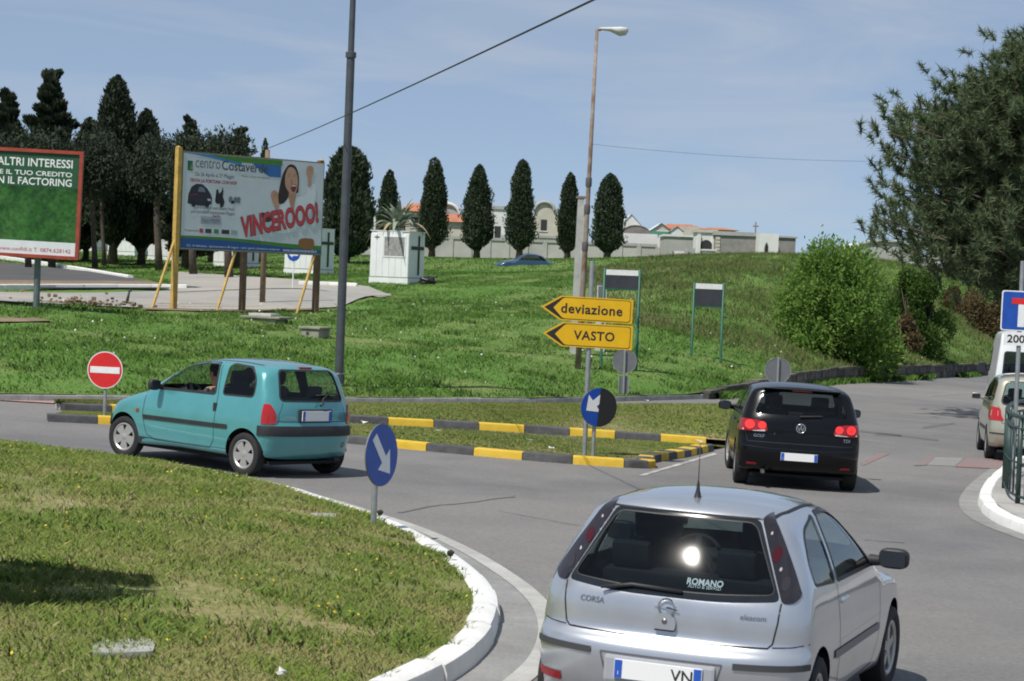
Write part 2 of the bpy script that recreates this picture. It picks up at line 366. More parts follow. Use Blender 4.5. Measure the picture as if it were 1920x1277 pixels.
# retaining wall on the right, rough blocks with a coping
def ret_wall():
    P = path_resample([(x, float(yk(x))-.12) for x in np.linspace(5.2, 60, 80)], .9); WM = [pm('wall_stone_%d' % i, c, .95, var=.3, scale=4., bump=.6, bscale=14., coord='World') for i, c in enumerate([(.10, .092, .075), (.07, .066, .056), (.135, .12, .098)])]
    root = MB(); vs = []
    for x, y in P: vs += [(x-.06, y+.1, gz(x, y)-.1), (x-.06, y+.1, gz(x, y)+wall_h(x)-.06)]
    w_ = root.add(vs, [(2*i, 2*i+2, 2*i+3, 2*i+1) for i in range(len(P)-1)]).build('retaining_wall', WM[1])
    tag(w_, 'low weathered stone retaining wall along the foot of the right hand bank', 'wall')
    for i in range(len(P)-1):
        a, b = Vector((*P[i], 0)), Vector((*P[i+1], 0)); d = (b-a).normalized(); nn = Vector((-d.y, d.x, 0)); L = (b-a).length; h = float(wall_h(a.x)); nr = 1 if h < .3 else 2
        if a.x > 24 and i % 2: pass
        for r in range(nr):
            ha, hb = (h-.06)*r/nr, (h-.06)*(r+1)/nr; cuts = [0, L*random.uniform(.4, .6), L]
            for c0, c1 in zip(cuts[:-1], cuts[1:]):
                o = random.uniform(-.015, .015); z = gz(a.x, a.y)
                Mx = Matrix(((d.x, nn.x, 0, a.x), (d.y, nn.y, 0, a.y), (0, 0, 1, z), (0, 0, 0, 1)))
                MB().box(c0+.006, c1-.006, -.08+o, .12, ha+.006-(.1 if r == 0 else 0), hb-.004, Mx).build('wall_block', random.choice(WM), w_)
        Mx = Matrix(((d.x, nn.x, 0, a.x), (d.y, nn.y, 0, a.y), (0, 0, 1, gz(a.x, a.y)+h-.06), (0, 0, 0, 1)))
        MB().box(.004, L-.004, -.11+random.uniform(-.02, .02), .22, 0, .07+random.uniform(-.02, .02), Mx).build('coping_stone', random.choice(WM), w_)
ret_wall()
# ---- roundabout in the foreground: whitewashed kerb, gutter, turf mound
RBP = [gnd(x, y, .15) for x, y in [(-160, 812), (0, 826), (100, 838), (205, 851), (400, 880), (540, 908), (640, 938), (720, 964), (800, 1000), (860, 1036), (905, 1070), (930, 1100), (938, 1132), (930, 1163), (905, 1196), (840, 1241), (760, 1279), (640, 1332)]]
RBP = [(p.x, p.y) for p in RBP]; RBP = [(-16, 30.5), (-12, 31.2)]+RBP+[(-3.2, 10.8), (-6, 9.6), (-11, 10.5), (-15.5, 14), (-18, 22)]
RB = smoothloop([(x, y, 0, 0) for x, y in RBP], 260)[:, :2]
RB = RB[::-1] if np.sum(RB[:, 0]*np.roll(RB[:, 1], -1)-RB[:, 1]*np.roll(RB[:, 0], -1)) < 0 else RB      # counter clockwise: inside on the left
i0 = int(np.argmin(np.hypot(RB[:, 0]+3.2, RB[:, 1]-10.8))); RB = np.roll(RB, -i0, axis=0)
i1 = int(np.argmin(np.hypot(RB[:, 0]+12, RB[:, 1]-31.2)))
kerb_run('roundabout_kerb', RB[:i1], .9, .24, .15, [KWHITE], sub=4, round_=.045)
RBc = np.array([-8.5, 19.5])
def rb_dist(P):
    """distance from points to the roundabout edge"""
    P = np.asarray(P); return np.min(np.hypot(P[:, None, 0]-RB[None, :, 0], P[:, None, 1]-RB[None, :, 1]), axis=1)
def rb_h(d): return .125+.30*(1-np.exp(-np.maximum(d-.2, 0)/1.8))
def rb_pt(px, py):
    """the point of the mound under a pixel"""
    h = .3
    for _ in range(12): p = gnd(px, py, h); h = float(rb_h(rb_dist(np.array([[p.x, p.y]]))[0]))
    return p
ts = np.r_[.0, .012, .03, .06, np.linspace(.1, 1, 28)]; G = np.zeros((len(RB)+1, len(ts), 3))
for k, t in enumerate(ts):
    q = RB+(RBc-RB)*(.0+t*.999); e = np.hypot(*(RBc-RB).T); inn = q+((RBc-RB)/e[:, None])*.18*(1-t); d = rb_dist(inn); z = gzv(inn[:, 0], inn[:, 1])+rb_h(d)
    G[:-1, k, :2] = inn; G[:-1, k, 2] = z
G[-1] = G[0]
struct(grid_mesh('roundabout_mound', G, LAWND))
def ring_sheet(name, path, o0, o1, z, mat):
    P = np.array(path); T = np.gradient(P, axis=0); T /= np.linalg.norm(T, axis=1)[:, None]; N = np.c_[T[:, 1], -T[:, 0]]
    vs = []
    for p, n in zip(P, N):
        for o in (o0, o1): q = p+n*o; vs.append((q[0], q[1], gz(*q)+z))
    return struct(MB().add(vs, [(2*i, 2*i+1, 2*i+3, 2*i+2) for i in range(len(P)-1)]).build(name, mat))
ring_sheet('gutter', RB[:i1], -.02, .30, .004, ground_mat('gutter_concrete', [(.24, .24, .235), (.30, .295, .285), (.20, .195, .185)], (2., .8), .3, 40., .9, (30., .12)))
ring_sheet('gutter_edge', RB[:i1], .30, .47, .008, ground_mat('gutter_pale', [(.40, .40, .38), (.48, .475, .45), (.33, .32, .30)], (2.5, 1.), .3, 40., .9, (30., .12)))
# ---- splitter island
NE = [gnd(x, y) for x, y in [(92, 790), (200, 797), (450, 814), (665, 832), (830, 846), (1015, 869), (1110, 876), (1185, 876)]]; NE = [(p.x, p.y) for p in NE]
TIP = [(gnd(x, y).x, gnd(x, y).y) for x, y in [(1225, 869), (1290, 857), (1338, 846)]]
UP_ = [gnd(x, y) for x, y in [(120, 772), (300, 778), (500, 786), (670, 795), (840, 804), (1010, 813), (1190, 828), (1365, 838)]]; UP_ = [(p.x, p.y) for p in UP_]
NE = smoothloop([(x, y, 0, 0) for x, y in np.c_[np.linspace(NE[0][0], NE[-1][0], 8), np.polyval(np.polyfit([p[0] for p in NE], [p[1] for p in NE], 3), np.linspace(NE[0][0], NE[-1][0], 8))]], 60, False)[:, :2]
UPP = np.c_[np.linspace(UP_[0][0], UP_[-1][0], 40), np.polyval(np.polyfit([p[0] for p in UP_], [p[1] for p in UP_], 2), np.linspace(UP_[0][0], UP_[-1][0], 40))]
_np = smoothloop([(x, y, 0, 0) for x, y in list(map(tuple, NE[:-9:6]))+[tuple(NE[-8])]+[(NE[-1][0]+.30, NE[-1][1]+.25)]+TIP], 160, False)[:, :2]
_L = np.r_[0, np.cumsum(np.hypot(*np.diff(_np, axis=0).T))]; _k = int(np.argmin(np.abs(_np[:, 0]-(NE[-1][0]-.15)))); near_path = _np
kerb_run('island_kerb', _np[:_k+1], .78, .26, .125, [KYEL, KBLK], [1, 0], sub=2)
kerb_run('island_tip_kerb', _np[_k:], .42, .26, .122, [KYEL, KBLK], [1, 0], sub=2)
kerb_run('island_rear_kerb', UPP, .83, .26, .14, [KYEL, KBLK], [1, 0], sub=2)
def patch(name, A, B, h, mat, n=40, m=10, crown=.06, h2=None):
    h2 = h if h2 is None else h2
    A = path_resample(A, 1e9) if len(A) < 2 else np.array(A); 
    def rs(P): P = np.array(P); L = np.r_[0, np.cumsum(np.hypot(*np.diff(P, axis=0).T))]; T = np.linspace(0, L[-1], n); return np.stack([np.interp(T, L, P[:, j]) for j in range(2)], 1)
    A, B = rs(A), rs(B); t = np.linspace(0, 1, m); P = A[:, None, :]*(1-t)[None, :, None]+B[:, None, :]*t[None, :, None]
    z = gzv(P[..., 0], P[..., 1])+h+(h2-h)*t[None, :]+crown*np.sin(t*math.pi)[None, :]
    return struct(grid_mesh(name, np.concatenate([P, z[..., None]], -1), mat)), P, z
nin = near_path+np.array([-.02, .2]); patch('island_turf', nin, UPP+np.array([0, .05]), .085, LAWND, crown=0., h2=-.02)
FARE = [(p.x, p.y) for p in [gnd(x, y) for x, y in [(100, 768), (400, 768), (700, 770), (1000, 768), (1382, 768)]]]
UPR = np.vstack([UPP+np.array([0, .22]), [[UPP[-1][0]+.9, UPP[-1][1]+1.2]]])
patch('rear_island_turf', UPR, FARE, .11, LAWND, crown=.04)
kerb_run('rear_island_far_kerb', np.array(FARE)[::-1]+np.array([0, .1]), 1.0, .15, .12, [KGREY], sub=1)
# ---- corner pavement on the right with its kerb
RC = [(gnd(x, y, .14).x, gnd(x, y, .14).y) for x, y in [(1930, 838), (1893, 862), (1862, 884), (1840, 908), (1834, 926), (1846, 946), (1876, 964), (1925, 982), (2010, 1010)]]
RCs = smoothloop([(x, y, 0, 0) for x, y in RC], 50, False)[:, :2]
kerb_run('corner_kerb', RCs, .7, .22, .14, [KWHITE], sub=3, round_=.04)
patch('corner_pavement', RCs+np.array([.2, 0.]), np.array([(14, 37), (14, 30), (13, 24)]), .135, CONC, crown=0.)
ring_sheet('corner_gutter', RCs, -.02, .26, .005, MATS['gutter_concrete'])
# ---- painted marks, worn
def mark(name, quad, mat, z=.006):
    vs = [gnd(*p) for p in quad]; return struct(MB().add([(v.x, v.y, gz(v.x, v.y)+z) for v in vs], [(0, 1, 2, 3)]).build(name, mat))
def worn(name, col, amount):
    m = ground_mat(name, [col, tuple(c*.9 for c in col), (.19, .187, .185)], (3., amount), .2, 60., .85, (20., .1)); return m
WPAINT = worn('worn_white_paint', (.50, .49, .46), 1.4); RPAINT = worn('worn_red_paint', (.27, .165, .155), 1.1); BPAINT = worn('faded_white_paint', (.255, .25, .245), 1.0)
mark('give_way_line', [(1196, 892), (1206, 893), (1346, 852), (1338, 850)], WPAINT)
mark('crossing_bar', [(1612, 868), (1650, 850), (1668, 851), (1618, 874)], RPAINT)
mark('crossing_bar', [(1735, 872), (1752, 858), (1808, 859), (1790, 875)], BPAINT)
mark('crossing_bar', [(1712, 874), (1742, 857), (1754, 857), (1736, 873)], RPAINT, .010); mark('crossing_bar', [(1790, 876), (1812, 859), (1895, 862), (1875, 880)], RPAINT, .010)
mark('edge_line', [(1740, 741), (1740, 743), (1850, 735), (1850, 733)], BPAINT)
for i, (a, b) in enumerate([((1612, 806), (1760, 824)), ((1640, 812), (1690, 816)), ((1730, 800), (1790, 792))]):
    mark('tyre_mark', [a, (a[0], a[1]+4), (b[0], b[1]+3), b], pm('tyre_mark', (.12, .118, .12), .9))
# seams and cracks in the asphalt
def crack(pts, wd=.03):
    P = [gnd(*p) for p in pts]; Q = path_resample([(p.x, p.y) for p in P], .25); Q = Q+rng.normal(0, .03, Q.shape); mb = MB(); vs = []
    T = np.gradient(Q, axis=0); T /= np.linalg.norm(T, axis=1)[:, None]
    for q, t in zip(Q, T):
        w_ = wd*random.uniform(.4, 1.2)
        for s_ in (1, -1): vs.append((q[0]-t[1]*w_*s_, q[1]+t[0]*w_*s_, gz(*q)+.005))
    struct(mb.add(vs, [(2*i, 2*i+1, 2*i+3, 2*i+2) for i in range(len(Q)-1)]).build('asphalt_crack', pm('crack', (.135, .132, .135), .9)))
crack([(748, 962), (815, 948), (895, 942), (975, 930)]); crack([(1620, 1013), (1700, 1018)], .02); crack([(930, 958), (1010, 972), (1080, 985)], .010)
# ---- pinkish pavement bay at the far left and the lanes on top of the bank
def sheet_on(name, quad, mat, dz=.03, n=26, m=10):
    """four-sided sheet draped on the bank (pixel corners near-left, near-right, far-right, far-left)"""
    C = [hitT(*q) for q in quad]; P = np.zeros((n, m, 3))
    for i in range(n):
        for j in range(m):
            u, v = i/(n-1), j/(m-1); p = C[0]*(1-u)*(1-v)+C[1]*u*(1-v)+C[2]*u*v+C[3]*(1-u)*v; P[i, j] = (p.x, p.y, 0)
    P[..., 2] = [[tz(P[i, j, 0], P[i, j, 1])+dz for j in range(m)] for i in range(n)]
    return struct(grid_mesh(name, P, mat))
mark('red_pavement', [(-40, 750), (210, 764), (165, 752), (-40, 745)], worn('pale_red_paving', (.45, .27, .235), .8), .02)
sheet_on('upper_lane', [(-80, 566), (640, 578), (735, 553), (-80, 548)], DUST, .05, 60, 8)
sheet_on('upper_lane_branch', [(320, 552), (735, 558), (690, 540), (330, 512)], DUST, .07, 40, 10)
sheet_on('upper_car_park', [(-80, 541), (380, 543), (210, 517), (-80, 486)], ground_mat('dark_asphalt', [(.075, .075, .078), (.095, .094, .094), (.11, .108, .105)], (.6, .2), .2, 50., .9, (30., .1)), .09, 40, 10)
sheet_on('dirt_strip', [(-80, 540), (330, 542), (280, 533), (-80, 531)], ground_mat('dirt', [(.20, .14, .095), (.27, .20, .14), (.15, .12, .08)], (1., .4), .6, 8., .95, (6., .2)), .14, 40, 5)
sheet_on('bare_earth', [(262, 583), (600, 583), (560, 572), (300, 570)], MATS['dirt'], .05, 30, 5)
sheet_on('bare_earth_track', [(-40, 607), (100, 606), (70, 600), (-40, 599)], MATS['dirt'], .05, 20, 4)
def lane_kerb(name, pts):
    P = [hitT(*p) for p in pts]; return kerb_run(name, [(p.x, p.y) for p in P], 1.2, .25, .13, [KWHITE], zf=lambda x, y: tz(x, y)+.06, sub=1)
lane_kerb('lane_kerb', [(-10, 484), (60, 494), (150, 508), (250, 525)][::-1]); lane_kerb('car_park_kerb', [(-40, 544), (120, 543), (250, 543), (350, 544)])
lane_kerb('path_kerb', [(560, 537), (620, 538), (668, 540)])
# ================================================================== VEGETATION
def leaf_mat(name, c0, c1, c2=None, trans=.25, patch=None, rough=.7, up=0.):
    """colour from each leaf's own random value (and, for turf, from patches of dry growth)"""
    if name in MATS: return MATS[name]
    m = bpy.data.materials.new(name); m.use_nodes = True; t = m.node_tree; b = t.nodes['Principled BSDF']; b.inputs['Roughness'].default_value = rough; b.inputs['Specular IOR Level'].default_value = .2
    a = t.nodes.new('ShaderNodeAttribute'); a.attribute_name = 'rnd'; r = t.nodes.new('ShaderNodeValToRGB'); e = r.color_ramp.elements; e[0].color = (*c0, 1); e[1].color = (*c1, 1)
    if c2: e[1].position = .82; q = e.new(1.0); q.color = (*c2, 1)
    t.links.new(a.outputs['Fac'], r.inputs[0]); out = r.outputs[0]
    if patch:
        g = t.nodes.new('ShaderNodeNewGeometry'); n = t.nodes.new('ShaderNodeTexNoise'); n.inputs['Scale'].default_value = patch[1]; n.inputs['Detail'].default_value = 5; n.inputs['Roughness'].default_value = .6; t.links.new(g.outputs['Position'], n.inputs['Vector'])
        k = t.nodes.new('ShaderNodeValToRGB'); k.color_ramp.elements[0].position = patch[2]; k.color_ramp.elements[1].position = patch[3]; t.links.new(n.outputs[0], k.inputs[0])
        mm = t.nodes.new('ShaderNodeMath'); mm.operation = 'MULTIPLY'; mm.inputs[1].default_value = patch[4]; t.links.new(k.outputs[0], mm.inputs[0])
        x = t.nodes.new('ShaderNodeMix'); x.data_type = 'RGBA'; t.links.new(mm.outputs[0], x.inputs[0]); t.links.new(out, x.inputs[6]); x.inputs[7].default_value = (*patch[0], 1); out = x.outputs[2]
    t.links.new(out, b.inputs['Base Color'])
    if up:                                                        # thin blades: shade partly like the sward they belong to
        ge = t.nodes.new('ShaderNodeNewGeometry'); sc_ = t.nodes.new('ShaderNodeVectorMath'); sc_.operation = 'SCALE'; sc_.inputs['Scale'].default_value = 1-up; t.links.new(ge.outputs['Normal'], sc_.inputs[0])
        ad = t.nodes.new('ShaderNodeVectorMath'); ad.operation = 'ADD'; ad.inputs[1].default_value = (0, 0, up*1.2); t.links.new(sc_.outputs[0], ad.inputs[0]); nm_ = t.nodes.new('ShaderNodeVectorMath'); nm_.operation = 'NORMALIZE'; t.links.new(ad.outputs[0], nm_.inputs[0]); t.links.new(nm_.outputs[0], b.inputs['Normal'])
    tr = t.nodes.new('ShaderNodeBsdfTranslucent'); t.links.new(out, tr.inputs[0]); mx_ = t.nodes.new('ShaderNodeMixShader'); mx_.inputs[0].default_value = trans
    t.links.new(b.outputs[0], mx_.inputs[1]); t.links.new(tr.outputs[0], mx_.inputs[2]); t.links.new(mx_.outputs[0], t.nodes['Material Output'].inputs[0])
    MATS[name] = m; return m
def unit(v): return v/np.maximum(np.linalg.norm(v, axis=1, keepdims=True), 1e-9)
def blades(name, X, Y, Z, h, wd, lean, mat, seed=0, rnd=None):
    """one bent two-triangle blade per point"""
    g = np.random.default_rng(seed); n = len(X); a = g.uniform(0, 2*math.pi, n); hh = h*g.uniform(.45, 1.25, n); ww = wd*g.uniform(.7, 1.4, n)
    b = g.uniform(0, 2*math.pi, n); l = lean*g.uniform(.2, 1.3, n)*hh
    base = np.c_[X, Y, Z]; s = np.c_[np.cos(a)*ww/2, np.sin(a)*ww/2, np.zeros(n)]
    mid = base+np.c_[np.cos(b)*l*.35, np.sin(b)*l*.35, hh*.6]; tip = base+np.c_[np.cos(b)*l, np.sin(b)*l, hh]
    V = np.stack([base-s, base+s, mid+s*.7, tip, mid-s*.7], 1).reshape(-1, 3); i = np.arange(n)*5
    F = np.stack([i, i+1, i+2, i+3, i+4], 1)
    r = g.uniform(0, 1, n) if rnd is None else rnd
    return stuff(npmesh(name, V, F, mat, None, False, {'rnd': np.repeat(r, 5)}))
def diamonds(C, D, ln, wd, g, rnd=None, fold=.0):
    """pointed leaf quads: centres C, long axes D"""
    n = len(C); D = unit(D); s = unit(np.cross(D, unit(g.normal(size=(n, 3))))); L = (ln*g.uniform(.6, 1.35, n))[:, None]; W_ = (wd*g.uniform(.6, 1.35, n))[:, None]
    V = np.stack([C-D*L/2, C+s*W_/2, C+D*L/2, C-s*W_/2], 1).reshape(-1, 3); i = np.arange(n)*4
    r = g.uniform(0, 1, n) if rnd is None else rnd
    return V, np.stack([i, i+1, i+2, i+3], 1), np.repeat(r, 4)
BARK = pm('bark', (.075, .058, .045), .95, var=.35, scale=6., bump=.7, bscale=14.)
CYP = leaf_mat('cypress_leaf', (.030, .046, .028), (.082, .108, .060), (.125, .15, .085), .15)  # leaf colours lifted with a bluish tint in place of distance haze
CYP2 = leaf_mat('cedar_leaf', (.024, .036, .024), (.066, .084, .050), (.11, .12, .072), .15)  # also raised and bluer, haze put into the leaf colour
def trunk(name, parent, pts, rad, mat=None, n=9): 
    return MB().tube(pts, rad, n).build(name, mat or BARK, parent, True)
def cypress(label, px, py_top, hw, Y, seed, clear=.10, tips=1, group=None, mat=None, loose=.0, n=5200, base=None, lean=0., blunt=.55, stem_r=.13, leaf=.30):
    """dense upright crown made of plumes; the outline is lumpy and the tips are frayed"""
    g = np.random.default_rng(seed); b = on(px, Y); top = at(px, py_top, Y); H = top.z-b.z; Rm = hw/CAM_F*Y
    b.z -= .05
    root = thing('cypress_tree', label, 'tree', b, 0, group)
    trunk('trunk', root, [(0, 0, 0), (.03, 0, H*.12), (0, .02, H*.35), (lean*.5, 0, H*.8)], [stem_r*1.5, stem_r, stem_r*.8, .03])
    if clear > .06:
        for k in range(3):
            a = g.uniform(0, 6.28); trunk('limb', root, [(0, 0, H*clear*.6), (math.cos(a)*Rm*.3, math.sin(a)*Rm*.3, H*clear*1.3), (math.cos(a)*Rm*.5, math.sin(a)*Rm*.5, H*(clear+.2))], [stem_r*.6, stem_r*.4, .03], n=6)
    # plumes: each an upright spindle somewhere in the envelope
    p1_, p2_, p3_ = g.uniform(0, 6.28, 3)
    def lump(t, th): return 1+.11*np.sin(2*th+p1_+t*7)+.09*np.sin(t*17+p2_+th)+.05*np.sin(t*39+p3_+3*th)
    def env(t): t = np.clip(t, 0, 1); return np.minimum(1, (t/.16)**.6)*np.clip(1-np.maximum(t-.36, 0)/.64, 0, 1)**blunt
    Cs, Ds, Rs = [], [], []; npl = 60
    for k in range(npl):
        t0 = g.uniform(.0, .80) if k >= tips else g.uniform(.62, .70); a = g.uniform(0, 2*math.pi); rr = Rm*env(t0+.10)*(g.uniform(.30, .86) if k >= tips else g.uniform(.05, .45)); L = H*(1-clear)*g.uniform(.20, .36)
        if k < tips: L = H*(1-clear)*(1.0-t0)*g.uniform(.93, 1.03)
        pr = Rm*g.uniform(.26, .42)*(1 if k >= tips else .55); m = n//npl
        u = g.uniform(0, 1, m)**.9; th = g.uniform(0, 2*math.pi, m); q = pr*np.sin(np.clip(u*.95+.05, 0, 1)**.55*math.pi)**.8*g.uniform(.55, 1.0, m)
        z = H*(clear+(1-clear)*t0)+u*L; wob = Rm*.10*np.sin(z*2.3+k)
        zt = (z-H*clear)/(H*(1-clear)); lim = np.clip(env(zt)*1.06*Rm, .02, None)*(g.uniform(.80, 1.12) if k >= tips else 1.3)*lump(zt, a)
        x, y = rr*math.cos(a)+q*np.cos(th)+wob, rr*math.sin(a)+q*np.sin(th); rad = np.hypot(x, y); f = np.minimum(1, (lim*(1+loose*g.uniform(-.3, 1, m)))/np.maximum(rad, 1e-6)); x, y = x*f+lean*zt, y*f
        z = np.minimum(z, H*1.0); Rs.append(np.clip(g.normal(g.uniform(.10, .55), .16, m), 0, 1))
        Cs.append(np.c_[x, y, z]); o = np.c_[np.cos(th)*.55, np.sin(th)*.55, np.full(m, .85)]; Ds.append(o+g.normal(0, .35, (m, 3)))
    # hull fill so the middle is solid
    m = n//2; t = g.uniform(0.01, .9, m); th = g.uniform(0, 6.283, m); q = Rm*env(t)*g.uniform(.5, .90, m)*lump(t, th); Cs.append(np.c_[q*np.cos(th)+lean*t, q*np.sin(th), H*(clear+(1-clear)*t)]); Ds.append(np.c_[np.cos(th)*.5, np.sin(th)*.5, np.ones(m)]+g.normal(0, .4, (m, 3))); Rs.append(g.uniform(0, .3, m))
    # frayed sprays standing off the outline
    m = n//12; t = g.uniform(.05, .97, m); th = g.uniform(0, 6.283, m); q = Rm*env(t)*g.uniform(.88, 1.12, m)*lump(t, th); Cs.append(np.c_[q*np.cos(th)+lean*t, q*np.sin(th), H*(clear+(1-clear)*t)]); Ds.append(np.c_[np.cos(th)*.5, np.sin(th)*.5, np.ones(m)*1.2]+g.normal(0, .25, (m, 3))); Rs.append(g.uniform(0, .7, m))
    C = np.vstack(Cs); D = np.vstack(Ds); s = Rm/1.4
    V, F, r = diamonds(C, D, leaf*s**.5, leaf*.42*s**.5, g, np.concatenate(Rs))
    # inner core, opaque
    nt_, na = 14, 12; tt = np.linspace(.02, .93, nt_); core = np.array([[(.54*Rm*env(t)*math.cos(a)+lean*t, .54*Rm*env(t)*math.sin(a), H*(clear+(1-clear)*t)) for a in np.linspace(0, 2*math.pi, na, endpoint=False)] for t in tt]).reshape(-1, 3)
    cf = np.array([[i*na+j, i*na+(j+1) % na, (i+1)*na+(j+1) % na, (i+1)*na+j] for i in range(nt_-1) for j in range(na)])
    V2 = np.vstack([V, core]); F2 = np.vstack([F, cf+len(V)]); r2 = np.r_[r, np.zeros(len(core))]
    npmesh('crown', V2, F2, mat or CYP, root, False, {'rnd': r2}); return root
def cedar(label, px, py_top, hw, Y, seed, clear=.2, n=7000, layers=11, group=None, mat=None, spread=1.0, gaps=.25, stem_r=.16, shape='cone'):
    """looser conifer with outward, drooping-tipped boughs"""
    g = np.random.default_rng(seed); b = on(px, Y); H = at(px, py_top, Y).z-b.z; Rm = hw/CAM_F*Y; b.z -= .05
    root = thing('conifer_tree', label, 'tree', b, 0, group)
    trunk('trunk', root, [(0, 0, 0), (.05, .0, H*.3), (-.04, 0, H*.7), (0, 0, H*.95)], [stem_r*1.4, stem_r, stem_r*.6, .03])
    Cs, Ds, Rs = [], [], []; nb = layers*5; m = n//(nb*3)
    for k in range(nb):
        t = (k+.5)/nb; a = k*2.399+g.uniform(-.4, .4); R_ = {'cone': (max(.06, 1-t)**.8)*(.7 if t < .12 else 1), 'dome': math.sin(min(1, .18+t*.85)*math.pi)**.6}[shape]*Rm*g.uniform(.72, 1.05)
        z0 = H*(clear+(1-clear)*t*.95); p0 = np.array([0, 0, z0-.04*H]); p1 = np.array([math.cos(a)*R_, math.sin(a)*R_, z0+R_*g.uniform(.0, .30)])
        if k % 3 == 0: trunk('bough', root, [tuple(p0), tuple((p0+p1)/2+np.array([0, 0, .05*R_])), tuple(p0+(p1-p0)*.9)], [.05, .035, .012], n=5)
        for u in (.38, .68, .93):                                 # needle pads along the bough
            c = p0+(p1-p0)*u+g.normal(0, .06, 3)*Rm*.4; pr = (.30*R_+.07*Rm)*(1.1-.35*u); d = unit(g.normal(size=(m, 3))); q = d*(pr*g.uniform(0, 1, m)**.45)[:, None]*np.array([1, 1, .62])
            Cs.append(c+q); Ds.append(d*.6+(p1-p0)/max(R_, .1)*.5+np.array([0, 0, .5])); Rs.append(np.clip(g.normal(.25+.35*(q[:, 2]/pr > .1), .2, m), 0, 1))  # leaves in the upper part of each pad get a lighter tone
    C = np.vstack(Cs); C[:, 2] = np.minimum(C[:, 2], H*1.0); V, F, r = diamonds(C, np.vstack(Ds), .26*(Rm/1.6)**.4, .12*(Rm/1.6)**.4, g, np.concatenate(Rs))
    nt_, na = 12, 10; tt = np.linspace(.03, .9, nt_); core = np.array([[(.45*Rm*(1-t)**.8*math.cos(a), .45*Rm*(1-t)**.8*math.sin(a), H*(clear+(1-clear)*t)) for a in np.linspace(0, 2*math.pi, na, endpoint=False)] for t in tt]).reshape(-1, 3)
    if gaps < .4: cf = np.array([[i*na+j, i*na+(j+1) % na, (i+1)*na+(j+1) % na, (i+1)*na+j] for i in range(nt_-1) for j in range(na)]); F = np.vstack([F, cf+len(V)]); V = np.vstack([V, core]); r = np.r_[r, np.zeros(len(core))]
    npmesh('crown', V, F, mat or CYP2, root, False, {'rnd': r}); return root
LT = 'trees at the left edge of the bank'
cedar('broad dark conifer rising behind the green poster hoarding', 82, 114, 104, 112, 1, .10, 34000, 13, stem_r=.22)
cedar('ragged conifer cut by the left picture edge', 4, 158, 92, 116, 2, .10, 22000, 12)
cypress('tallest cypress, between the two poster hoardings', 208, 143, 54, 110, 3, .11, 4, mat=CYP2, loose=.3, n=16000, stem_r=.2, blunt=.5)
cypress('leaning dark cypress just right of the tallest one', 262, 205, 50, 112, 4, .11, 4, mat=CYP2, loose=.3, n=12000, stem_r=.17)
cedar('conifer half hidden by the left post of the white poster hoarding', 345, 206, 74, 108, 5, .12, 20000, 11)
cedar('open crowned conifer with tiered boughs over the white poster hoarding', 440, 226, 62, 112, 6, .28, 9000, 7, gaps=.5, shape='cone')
cypress('thin spire topped cypress peeping over the white poster hoarding', 487, 259, 17, 125, 7, .1, 1, n=2500)
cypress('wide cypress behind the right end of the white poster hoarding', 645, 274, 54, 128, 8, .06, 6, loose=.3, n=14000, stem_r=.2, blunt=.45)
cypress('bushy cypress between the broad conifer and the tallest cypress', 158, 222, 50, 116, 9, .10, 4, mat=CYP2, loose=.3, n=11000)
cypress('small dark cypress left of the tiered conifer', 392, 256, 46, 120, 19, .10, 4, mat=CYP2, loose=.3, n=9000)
for i, (px, w_) in enumerate([(173, .13), (190, .10), (293, .17), (357, .16), (424, .17), (48, .14), (92, .16)]):     # bare lower trunks of that clump
    Yq = (104, 107, 103, 97, 94, 100, 102)[i]; p = on(px, Yq); r = thing('tree_trunk', ['slim dark trunk just right of the green poster hoarding', 'slim dark trunk left of the tallest cypress', 'leaning dark trunk between the tallest cypress and the white hoarding', 'dark trunk showing under the left end of the white hoarding', 'dark leaning trunk showing under the middle of the white hoarding', 'dark trunk under the green hoarding, left of its steel post', 'dark trunk under the green hoarding, right of its steel post'][i], 'tree', p)
    trunk('trunk', r, [(.1, 0, -.1), (.0, 0, 1.2), (-.12, 0, 2.6), (-.2, .1, 4.2)], [w_*1.25, w_, w_*.9, w_*.6]); g = np.random.default_rng(70+i)
    for j in range(3): a = g.uniform(0, 6.3); trunk('limb', r, [(-.15, .05, 3.0+.3*j), (-.15+math.cos(a)*.5, math.sin(a)*.5, 3.7+.3*j), (-.15+math.cos(a)*.8, math.sin(a)*.8, 4.6+.3*j)], [w_*.5, w_*.35, .02], n=6)
    m = 5200; C = unit(g.normal(size=(m, 3)))*(g.uniform(0, 1, m)**.4)[:, None]*np.array([1.25, 1.2, 1.5])*(1+.25*np.sin(np.arange(m)*.37))[:, None]+np.array([-.2, 0, 5.0]); V, F, rr = diamonds(C, g.normal(size=(m, 3))*.6+np.array([0, 0, .8]), .22, .085, g, g.uniform(0, .5, m)); npmesh('crown', V, F, CYP2, r, False, {'rnd': rr})
ROW = 'cypresses in front of the cemetery'
for i, (px, pt, hw, Yq, tp, lab) in enumerate([(722, 318, 23, 150, 2, 'cypress standing behind the agave on the white kiosk'), (806, 295, 30, 152, 2, 'two topped cypress just right of the agave'), (890, 308, 33, 150, 4, 'blunt cypress, second right of the agave'), (970, 299, 31, 148, 2, 'cypress in front of the barrel vaulted chapel, third right of the agave'), (1060, 323, 24, 150, 2, 'narrow cypress left of the rusty lamp post'), (1135, 325, 35, 146, 3, 'stout cypress right of the rusty lamp post')]):
    cypress(lab, px, pt, hw*.94, Yq, 20+i, .10, tp, ROW, n=12000, blunt=.50, stem_r=.2, loose=.08, leaf=.24)
